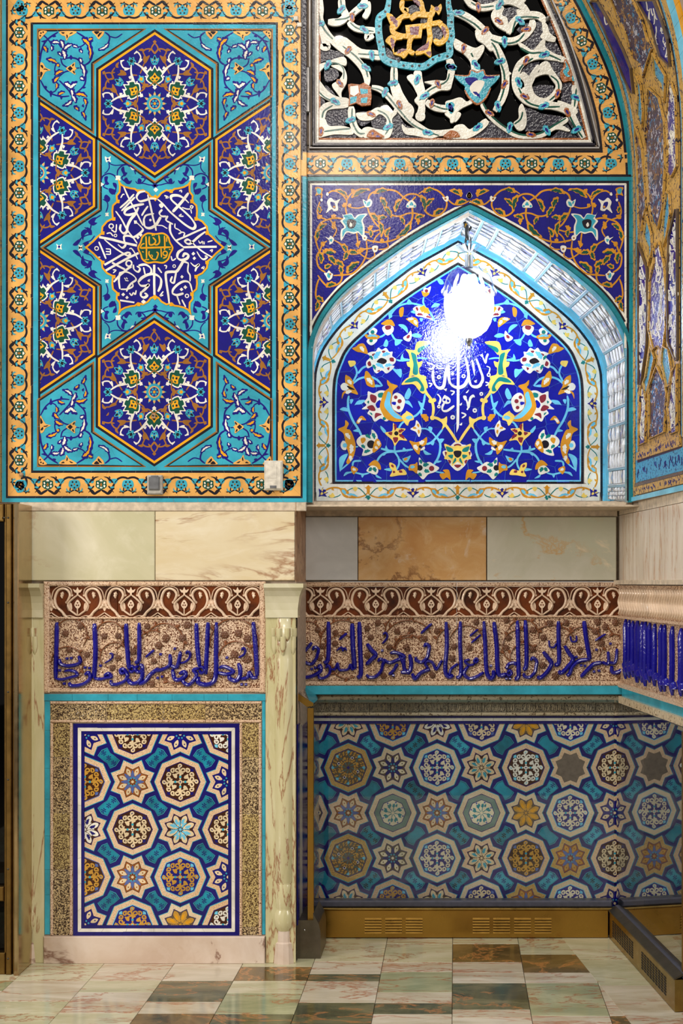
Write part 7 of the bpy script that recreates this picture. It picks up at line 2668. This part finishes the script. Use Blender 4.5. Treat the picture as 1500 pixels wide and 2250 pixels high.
# ------------------------------------------------------------------ floor of onyx tiles
FM = {'p': 'f1', 'g': 'f2', 'd': 'f3', 'b': 'f4', 'w': 'f5'}
MAT['f1'] = onyx('pale_green_floor_onyx', rgb(192, 188, 156), rgb(216, 212, 188), rgb(156, 92, 54), 0.7, 2.6, rough=0.13, dark=rgb(172, 172, 136), stretch=(0.8, 2.2, 1), vscale=1.2)
MAT['f2'] = onyx('green_floor_onyx', rgb(158, 162, 126), rgb(194, 192, 158), rgb(160, 96, 56), 0.7, 2.4, rough=0.13, dark=rgb(134, 142, 106), stretch=(0.8, 2.4, 1))
MAT['f3'] = onyx('dark_green_floor_onyx', rgb(88, 90, 64), rgb(132, 124, 92), rgb(176, 120, 72), 1.0, 2.4, rough=0.12, dark=rgb(54, 56, 42), stretch=(0.9, 2.0, 1))
MAT['f4'] = onyx('brown_floor_onyx', rgb(112, 92, 56), rgb(150, 120, 76), rgb(190, 130, 74), 1.0, 3.0, rough=0.12, dark=rgb(76, 66, 42))
MAT['f5'] = onyx('whitish_floor_onyx', rgb(198, 188, 166), rgb(222, 214, 198), rgb(170, 104, 70), 0.9, 2.4, rough=0.13, dark=rgb(176, 160, 132), stretch=(0.7, 2.6, 1), vein2=rgb(190, 150, 122))
MAT['hf'] = grout('dim_hall_floor', 96, 84, 70, 0.5)
floor = Mesh(); floor.box(-6, 6, -12, YF+0.3, -0.06, -0.006, 'hf'); floor = floor.build('floor', kind='structure')
def fy(py): return EYE*FPX/(py-CY)
def floor_tile(x0, x1, y0, y1, mat):
    g = 0.0008; m = Mesh(); x0 += g; x1 -= g; y0 += g; y1 -= g; b = 0.0012
    v = [(x0+b, y0+b, 0), (x1-b, y0+b, 0), (x1-b, y1-b, 0), (x0+b, y1-b, 0), (x0, y0, -0.002), (x1, y0, -0.002), (x1, y1, -0.002), (x0, y1, -0.002), (x0, y0, -0.02), (x1, y0, -0.02), (x1, y1, -0.02), (x0, y1, -0.02)]
    f = [(0, 1, 2, 3), (4, 5, 1, 0), (5, 6, 2, 1), (6, 7, 3, 2), (7, 4, 0, 3), (8, 9, 5, 4), (9, 10, 6, 5), (10, 11, 7, 6), (11, 8, 4, 7)]
    m.add(v, f, mat); return m.build('floor_tile', floor)
XC = [-2.69, -2.39, -2.09, -1.79, -1.487, -1.19, -0.90, -0.602, -0.308, -0.012, 0.283, 0.575, 0.87, 1.165]
ROWS = {   # rows per column, photograph y of the joints from the wall outwards, then tile kind
 0: [(2112, 2150, 'g'), (2150, 2200, 'p'), (2200, 2262, 'p')], 1: [(2112, 2140, 'p'), (2140, 2180, 'g'), (2180, 2262, 'w')], 2: [(2112, 2152, 'p'), (2152, 2178, 'g'), (2178, 2262, 'p')],
 3: [(2112, 2154, 'p'), (2154, 2177, 'g'), (2177, 2200, 'w'), (2200, 2264, 'p')], 4: [(2112, 2155, 'p'), (2155, 2200, 'w'), (2200, 2226, 'p'), (2226, 2270, 'p')],
 5: [(2112, 2155, 'w'), (2155, 2180, 'p'), (2180, 2226, 'w'), (2226, 2272, 'p')], 6: [(2112, 2155, 'w'), (2155, 2201, 'd'), (2201, 2227, 'w'), (2227, 2280, 'b')],
 7: [(2055, 2096, 'p'), (2096, 2124, 'p'), (2124, 2155, 'b'), (2155, 2182, 'p'), (2182, 2228, 'g'), (2228, 2280, 'd')],
 8: [(2055, 2112, 'p'), (2112, 2140, 'w'), (2140, 2156, 'd'), (2156, 2203, 'w'), (2203, 2250, 'd'), (2250, 2290, 'w')],
 9: [(2055, 2074, 'p'), (2074, 2114, 'p'), (2114, 2135, 'w'), (2135, 2180, 'g'), (2180, 2204, 'w'), (2204, 2228, 'd'), (2228, 2290, 'w')],
 10: [(2055, 2074, 'p'), (2074, 2114, 'b'), (2114, 2137, 'w'), (2137, 2160, 'w'), (2160, 2218, 'd'), (2218, 2236, 'w'), (2236, 2290, 'w')],
 12: [(2055, 2110, 'p'), (2110, 2165, 'p'), (2165, 2232, 'w'), (2232, 2290, 'b')], 13: [(2055, 2140, 'p'), (2140, 2290, 'w')],
 11: [(2055, 2097, 'p'), (2097, 2137, 'b'), (2137, 2160, 'w'), (2160, 2232, 'g'), (2232, 2290, 'w')]}
for c, rows in ROWS.items():
    xa, xb = (XC[c-1] if c else -2.99), XC[c]
    for a, b, k in rows:
        if c == 7 and b < 2120: pass
        floor_tile(xa, xb, fy(b), fy(a), FM[k])
    y = fy(rows[-1][1]); q = 0
    while y > 2.2:
        floor_tile(xa, xb, y-0.3, y, FM['pgwpdpwgb'[(c*5+q*3) % 9]]); y -= 0.3; q += 1
# splayed strip beside the right barrier: large pale slabs cut along the slanted joint
def fpt(px, py): Y = fy(py); return ((px-CX)*Y/FPX, Y)
def floor_poly(pts, mat):
    m = Mesh(); vs = [(x, y, 0.0012) for x, y in pts] + [(x, y, -0.02) for x, y in pts]; n = len(pts); A = area2(pts)
    if A < 0: vs = [(x, y, 0.0012) for x, y in pts[::-1]] + [(x, y, -0.02) for x, y in pts[::-1]]
    m.add(vs, [tuple(range(n))] + [(i, i+n, (i+1) % n+n, (i+1) % n) for i in range(n)], mat); return m.build('floor_tile', floor)
def sl(py, off): return fpt(1241+(py-2069)*0.8+off, py)
for a, b, k in ((2056, 2108, 'p'), (2109, 2165, 'p'), (2166, 2243, 'w'), (2244, 2330, 'w'), (2331, 2450, 'p')):
    (xa, ya), (xb, yb) = sl(a, 0), sl(b, 0); m_ = 0.0009
    floor_poly([(xa+m_, ya-m_), (xb+m_, yb+m_), (xb+0.42, yb+m_), (xa+0.42, ya-m_)], FM[k])
# ------------------------------------------------------------------ engaged columns
def column(cx_px, label, cap, lx0, lx1):
    """half round onyx column against a flat pilaster; pixel sizes on plane A"""
    k = YA/FPX; X = XA(cx_px); root = empty('engaged_column', (X, YA, 0), label, 'column')
    Z = ZA
    m = Mesh(); m.box(XA(lx0), XA(lx1), YA-0.012, YA+0.05, 0, Z(1357), 'oc', 0.003); m.build('pilaster', root)
    prof = [(20, 1358), (20, 1378), (23.5, 1380), (23.5, 1426), (21, 1434), (23, 1448), (23, 1500), (22.6, 1700), (22, 1937), (20.5, 1940), (21.5, 1942), (22, 1968), (20.5, 1993), (19.5, 1996), (20, 1999), (23.5, 2006), (24, 2022), (23, 2033), (19, 2041), (18, 2044)]
    m = Mesh(); m.lathe(X, YA+0.012, [(r*k, Z(y)) for r, y in prof], 'oc', 28, math.pi, 2*math.pi); m.build('shaft', root)
    m = Mesh(); m.lathe(X, YA+0.012, [(18*k, Z(2043)), (19*k, Z(2068)), (22*k, Z(2071)), (25*k, Z(2113)), (25*k, 0)], 'o7', 6, math.pi, 2*math.pi); m.smooth = [False]*len(m.f); m.build('faceted_base', root)
    m = Mesh()      # hanging scallops under the capital
    for row, (y0, y1, n) in enumerate(((1380, 1410, 4), (1398, 1440, 3))):
        for i in range(n):
            a = math.pi*(1+(i+0.5)/n); r = 23.5*k
            x, y = X+r*math.cos(a), YA+0.012+r*math.sin(a); w = 7*k
            pts = [(w, Z(y0)), (w, Z(y0+(y1-y0)*0.55)), (w*0.6, Z(y0+(y1-y0)*0.8)), (0.0005, Z(y1))]
            m.lathe(x, y, pts, 'oc', 8)
    m.build('scallop', root)['kind'] = 'stuff'
    m = Mesh(); x0, x1, flare = cap       # cavetto capital
    pr = [(1357, 0.0), (1340, 0.0), (1325, 0.12), (1310, 0.32), (1298, 0.65), (1291, 1.0), (1282, 1.0)]
    vs = []; fs = []
    for y, q in pr:
        e = flare*q*k; pj = 0.02+0.05*q
        vs += [(XA(x0)-(e if x0 < 100 else 0), YA-pj, Z(y)), (XA(x1)+e, YA-pj, Z(y)), (XA(x1)+e, YA+0.06, Z(y)), (XA(x0)-(e if x0 < 100 else 0), YA+0.06, Z(y))]
    for i in range(len(pr)-1):
        for j in range(4): fs.append((4*i+j, 4*i+(j+1) % 4, 4*i+4+(j+1) % 4, 4*i+4+j))
    fs += [(0, 3, 2, 1), tuple(range(4*len(pr)-4, 4*len(pr)))]
    m.add(vs, fs, 'o1'); m.build('capital', root)
    m = Mesh(); m.box(XA(lx0), XA(lx1), YA-0.004, YA+0.05, Z(1360), Z(1356), 'br'); m.build('joint', root)
    return root
column(624, 'pale green onyx column right of the star tile panel, with a bulb near its foot', (584, 655, 15), 584, 650)
column(58, 'pale green onyx column half hidden by the bronze door frame', (46, 97, 0), 46, 98)

# ------------------------------------------------------------------ bronze door frame on the left
MAT['bz'] = metal('aged_bronze', rgb(150, 118, 66), 0.34, 0.4); MAT['bz2'] = metal('polished_bronze', rgb(196, 172, 132), 0.16, 0.2); MAT['gd'] = metal('brass', rgb(184, 142, 66), 0.3, 0.08); MAT['gd2'] = metal('satin_brass', rgb(176, 148, 84), 0.3, 0.3); MAT['st'] = metal('dull_steel', rgb(120, 112, 98), 0.4, 0.3)
YD = 5.63; MD = frontal(YD)
door = empty('door_1', (MD(10, 0)[0], YD, 0), 'bronze framed glass door at the left edge', None, kind='structure')
def dbox(x0, x1, z0, z1, h, mat, nm, y1=YA-0.02, bev=0.004, **kw):
    m = Mesh(); m.box(MD(x0, 0)[0], MD(x1, 0)[0], YD-h, y1, z0, z1, mat, bev); return m.build(nm, door, **kw)
zD = lambda y: EYE-(y-CY)*YD/FPX
top_z = zD(1107)
dbox(-130, 9, zD(1146), top_z, 0.012, 'bz', 'top_rail'); dbox(-130, 13, 0.0, 0.09, 0.012, 'bz', 'bottom_rail'); dbox(-130, 9, 0.30, 0.36, 0.006, 'bz', 'middle_rail')
dbox(9, 15, 0.0, top_z, 0.002, 'bz', 'door_stile'); dbox(15, 27, 0.0, top_z, 0.016, 'bz', 'door_stile'); dbox(27, 33.5, 0.0, top_z, 0.004, 'bz', 'door_stile'); dbox(33.5, 45, 0.0, top_z, 0.026, 'bz2', 'frame_post', label='polished bronze post')
m = Mesh(); m.box(MD(-130, 0)[0], MD(9.5, 0)[0], YD+0.03, YD+0.036, 0.05, zD(1140), 'bg'); m.build('glass_pane', door, label='dark glass pane')
m = Mesh(); m.box(MD(-140, 0)[0], MD(12, 0)[0], YA-0.04, YA-0.035, 0.0, zD(1120), 'dk'); m.build('dark_opening', door)
for y in (1138, 1324, 1520, 1712, 1908, 2104):
    for x in ((20.5,) if y != 1138 else (12, 20.5)):
        m = Mesh(); c = MD(x, y, 0.016); m.tube([(c[0], c[1]+0.002, c[2]), (c[0], c[1]-0.002, c[2])], 0.004, 'ir', 8); m.build('screw', door)
# neighbouring wall edge, far left
m = Mesh(); m.box(-2.6, XA(3.4), YA-0.05, YA+0.1, ZA(1104), 4.5, 's1'); m.build('trim_2', kind='structure', label='gold brown tiled edge of the next bay')

# ------------------------------------------------------------------ socket, white box, studs
MAT['pl'] = grout('white_plastic', 226, 220, 206, 0.4); MAT['pg2'] = grout('grey_plastic', 108, 110, 114, 0.4); MAT['pl2'] = grout('light_grey_plastic', 188, 184, 176, 0.4)
def abox(obj, x0, x1, y0, y1, d0, d1, mat, nm, bev=0.004, **kw):
    m = Mesh(); m.box(XA(x0), XA(x1), YA-d1, YA-d0, ZA(y1), ZA(y0), mat, bev); return m.build(nm, obj, **kw)
so = empty('wall_socket', MA(342.5, 1086), 'grey flapped wall socket low on the hexagon mosaic panel', 'socket')
abox(so, 326, 359, 1045, 1087, 0.004, 0.030, 'pl2', 'frame', 0.006); abox(so, 331, 354.5, 1049, 1078, 0.030, 0.040, 'pg2', 'flap', 0.005, label='dark grey flap'); abox(so, 335, 351, 1046.4, 1050, 0.030, 0.036, 'pg2', 'hinge', 0.002)
wb = empty('junction_box', MA(602, 1078), 'cream white plastic box on the lower right corner of the hexagon mosaic panel', 'box')
abox(wb, 582, 622, 1013, 1078, 0.003, 0.030, 'pl', 'body', 0.008); abox(wb, 590, 610, 1020, 1052, 0.030, 0.0315, 'pl', 'window', 0.001); abox(wb, 595, 609, 1068, 1074, 0.030, 0.032, 'pg2', 'vent', 0.001)
sd = empty('stud', MA(338, 915), 'small brown stud in the lower hexagon', 'stud'); abox(sd, 334, 342, 909, 920, 0.003, 0.012, 'br', 'plate', 0.002); 
m = Mesh(); c = MA(338, 914, 0.012); m.tube([c, (c[0], c[1]-0.012, c[2])], 0.004, 'ir', 8); m.build('pin', sd)
sd = empty('stud', MA(48, 1043), 'small rusty stud at the lower left corner of the orange border', 'stud'); m = Mesh(); c = MA(48, 1043, 0.003); m.tube([c, (c[0], c[1]-0.008, c[2])], 0.009, 'br', 10); m.build('pin', sd)
for i, (x, y) in enumerate(((650, 42), (658, 56))):
    p = empty('tile_chip', MA(x, y), ['upper of two loose white chips at the top of the orange border', 'lower of two loose white chips at the top of the orange border'][i], 'chip'); abox(p, x-5, x+5, y-4.5, y+4.5, 0.004, 0.012, 'pl', 'chip', 0.002)

# ------------------------------------------------------------------ glass barrier
MAT['pg3'] = thin_glass('barrier_glass', (0.93, 0.95, 0.96, 1), 0.0, 1.52, refl=1.0)
MAT['pgr'] = thin_glass('reflecting_barrier_glass', (0.86, 0.88, 0.9, 1), 0.0, 1.52, refl=2.6)
MAT['ge'] = thin_glass('glass_edge', (0.75, 0.88, 0.92, 1), 0.1, 1.5, refl=2.2)
MAT['lg'] = grout('grey_blue_rubber', 74, 76, 92, 0.35)
PH, GT = 0.128, 1.072          # plinth height, top of the upright glass
# back run
br = empty('glass_barrier', ((1010-CX)*YE/FPX, YE, 0), 'glass barrier on a brass plinth with louvred vents, along the back wall', 'barrier')
xl, xr = (697-CX)*YE/FPX, (1336-CX)*YE/FPX
m = Mesh(); m.box(xl-0.03, xr, YE, YE+0.012, 0.004, PH, 'gd', 0.002); pl_b = m.build('plinth', br, label='brass plinth')
m = Mesh(); m.box(xl-0.03, xr+0.02, YE-0.004, YE+0.07, PH, PH+0.010, 'gd2', 0.003); m.build('plinth_ledge', br, label='brass ledge')
m = Mesh(); m.box(xl-0.03, xr+0.02, YE+0.012, YE+0.068, PH+0.010, PH+0.040, 'lg', 0.006); m.build('glass_channel', br, label='dark channel holding the glass')
m = Mesh(); m.box(xl-0.03, xr+0.03, YE+0.03, YE+0.036, PH+0.03, GT, 'pg3'); m.build('glass_pane', br)
def zb(y): return EYE-(y-CY)*YE/FPX
m = Mesh(); vs = [(xl-0.08, YE+0.026, GT), (xr+0.03, YE+0.026, GT), (xr+0.05, YE+0.10, GT+0.022), (xl-0.08, YE+0.10, GT+0.022)]; vs += [(x, y, z+0.006) for x, y, z in vs]
m.add(vs, [(0, 1, 2, 3), (4, 7, 6, 5), (0, 4, 5, 1), (1, 5, 6, 2), (2, 6, 7, 3), (3, 7, 4, 0)], 'pg3'); m.build('sloping_glass_top', br)
m = Mesh(); m.box(xl-0.03, xr+0.03, YE+0.024, YE+0.03, GT-0.004, GT+0.008, 'ge'); m.build('glass_edge', br)
for x0 in (801, 846, 891, 1038, 1083, 1129, 1174):
    v = Mesh()
    for i in range(6):
        y = 2016+i*6.1; a0, a1 = (x0-CX)*YE/FPX, (x0+37-CX)*YE/FPX
        v.box(a0, a1, YE-0.0015, YE+0.002, zb(y+2.4), zb(y), 'dk'); 
        vs = [(a0, YE-0.001, zb(y)), (a1, YE-0.001, zb(y)), (a1, YE-0.008, zb(y+3.4)), (a0, YE-0.008, zb(y+3.4))]; v.add(vs, [(0, 1, 2, 3)], 'gd')
    v.build('vent', pl_b, label='louvred vent')
# left return
xg = (682-CX)*5.88/FPX; yf = 5.88
bl = empty('glass_barrier', (xg, yf, 0), 'short glass barrier end with a gold edge strip, beside the right onyx column', 'barrier')
m = Mesh(); m.box(xg-0.003, xg+0.003, yf+0.01, YE+0.03, 0.14, GT, 'pg3'); m.build('glass_pane', bl)
zf = lambda y: EYE-(y-CY)*yf/FPX; xf = lambda x: (x-CX)*yf/FPX
m = Mesh(); m.box(xf(675), xf(689), yf-0.004, yf+0.012, zf(2022), zf(1556), 'gd', 0.002); m.build('edge_strip', bl, label='gold edge strip')
m = Mesh(); q = [(651.5, 1522), (688, 1545), (688, 1551), (674, 1553), (654, 1538)]; vs, fs = shape_faces('poly', [q], 0.002, 0.016); MY = frontal(yf); m.add([MY(*v) for v in vs], fs, 'gd'); m.build('sloping_edge_strip', bl, label='gold sloping edge strip')
m = Mesh(); a = [(xf(652), yf, zf(1523)), (xf(688), yf, zf(1548)), (xf(688), YE+0.05, zf(1548)), (xf(652), YE+0.09, zf(1523))]; a += [(x, y, z+0.005) for x, y, z in a]
m.add(a, [(0, 1, 2, 3), (4, 7, 6, 5), (0, 4, 5, 1), (1, 5, 6, 2), (2, 6, 7, 3), (3, 7, 4, 0)], 'pg3'); m.build('sloping_glass_top', bl)
m = Mesh(); q = [(651, 2022), (688, 2022), (688, 2008), (700, 2030), (704, 2046), (704, 2106), (651, 2108)]; MY2 = frontal(5.86); vs, fs = shape_faces('poly', [q], 0.002, 0.25); m.add([MY2(*v) for v in vs], fs, 'st'); m.build('plinth_end', bl, label='dull steel end of the plinth')
m = Mesh(); c = MY2(669, 2043, 0.002); m.tube([c, (c[0], c[1]-0.004, c[2])], 0.004, 'cr', 10); m.build('screw', bl)
# lines of tile on the reveal behind the left glass
lr = Mesh()
for y0, y1, mt, z1 in ((5.83, 5.90, 'b', zE(1574)), (5.90, 6.0, 'W', zE(1580)), (6.0, 6.27, 'b', zE(1587))): lr.box(XA(650.4), XA(650.4)+0.004, y0, y1, 0.15, z1, mt)
lr.build('trim_3', kind='structure', label='navy and white tile lines on the side of the bay')
# right return, splayed like the wall
p0 = Vector(((1338-CX)*YE/FPX, YE, 0)); yn = 5.12; p1 = Vector(((1482-CX)*yn/FPX, yn, 0)); dv = (p1-p0); u = dv.normalized(); nn = Vector((-u.y, u.x, 0)); 
if nn.x < 0: nn = -nn          # towards the wall
bq = empty('glass_barrier', tuple(p0.lerp(p1, 0.5)), 'glass barrier on a brass plinth with grid vents, running forward along the right wall', 'barrier')
def rb(mesh, s0, s1, n0, n1, z0, z1, mat, z0b=None, z1b=None):
    L = dv.length; c = []
    for s, n in ((s0, n0), (s1, n0), (s1, n1), (s0, n1)):
        p = p0+u*(s*L)+nn*n; c.append(p)
    zz = [(z0, z1), (z0, z1), (z0 if z0b is None else z0b, z1 if z1b is None else z1b), (z0 if z0b is None else z0b, z1 if z1b is None else z1b)]
    vs = [(p.x, p.y, z[0]) for p, z in zip(c, zz)] + [(p.x, p.y, z[1]) for p, z in zip(c, zz)]
    mesh.add(vs, [(0, 3, 2, 1), (4, 5, 6, 7), (0, 1, 5, 4), (1, 2, 6, 5), (2, 3, 7, 6), (3, 0, 4, 7)], mat)
m = Mesh(); rb(m, 0.0, 1.0, 0.0, 0.012, 0.004, PH-0.004, 'gd2'); rb(m, 0.985, 1.0, 0.012, 0.13, 0.004, PH-0.004, 'gd2'); pl_q = m.build('plinth', bq, label='brass plinth')
m = Mesh(); rb(m, -0.01, 1.003, -0.004, 0.034, PH-0.004, PH+0.002, 'st', PH+0.012, PH+0.02); m.build('plinth_ledge', bq, label='bright sloping ledge')
m = Mesh(); rb(m, -0.01, 1.0, 0.03, 0.11, PH+0.0, PH+0.02, 'lg', PH+0.006, PH+0.028); m.build('glass_channel', bq, label='dark channel')
m = Mesh(); rb(m, -0.02, 0.99, 0.04, 0.046, PH+0.01, GT, 'pgr'); m.build('glass_pane', bq)
m = Mesh(); rb(m, -0.02, 0.99, 0.036, 0.12, GT, GT+0.006, 'pg3', GT+0.05, GT+0.056); m.build('sloping_glass_top', bq)
m = Mesh(); rb(m, -0.02, 0.99, 0.034, 0.040, GT-0.004, GT+0.008, 'ge'); m.build('glass_edge', bq)
m = Mesh(); rb(m, 0.975, 0.99, 0.034, 0.056, PH+0.02, GT-0.02, 'gd'); m.build('edge_strip', bq, label='gold edge strip')
for s0, s1 in ((0.06, 0.42), (0.54, 0.90)):
    v = Mesh(); nc, nr = 9, 7
    for i in range(nc):
        for j in range(nr):
            a = s0+(s1-s0)*i/nc; b = s0+(s1-s0)*(i+0.7)/nc; z = 0.028+0.074*j/nr
            rb(v, a, b, -0.0012, 0.0, z, z+0.0066, 'dk')
    v.build('vent', pl_q, label='grid vent')
# low tiled wall behind the right glass, colour darkened so the pane's reflection shows
MAT['nv'] = glaze('darkened_navy_glaze', rgb(20, 18, 34))
m = Mesh(); rquad(m, 1368, 1640, 0.0, zE(1509), -0.095, 'nv', 0.01); rquad(m, 1368, 1640, zE(1542), zE(1527), 0.02, 'ra', 0.03); rquad(m, 1368, 1640, zE(1527), zE(1509), 0.004, 'T', 0.02); m.build('tile_strip', wrl)
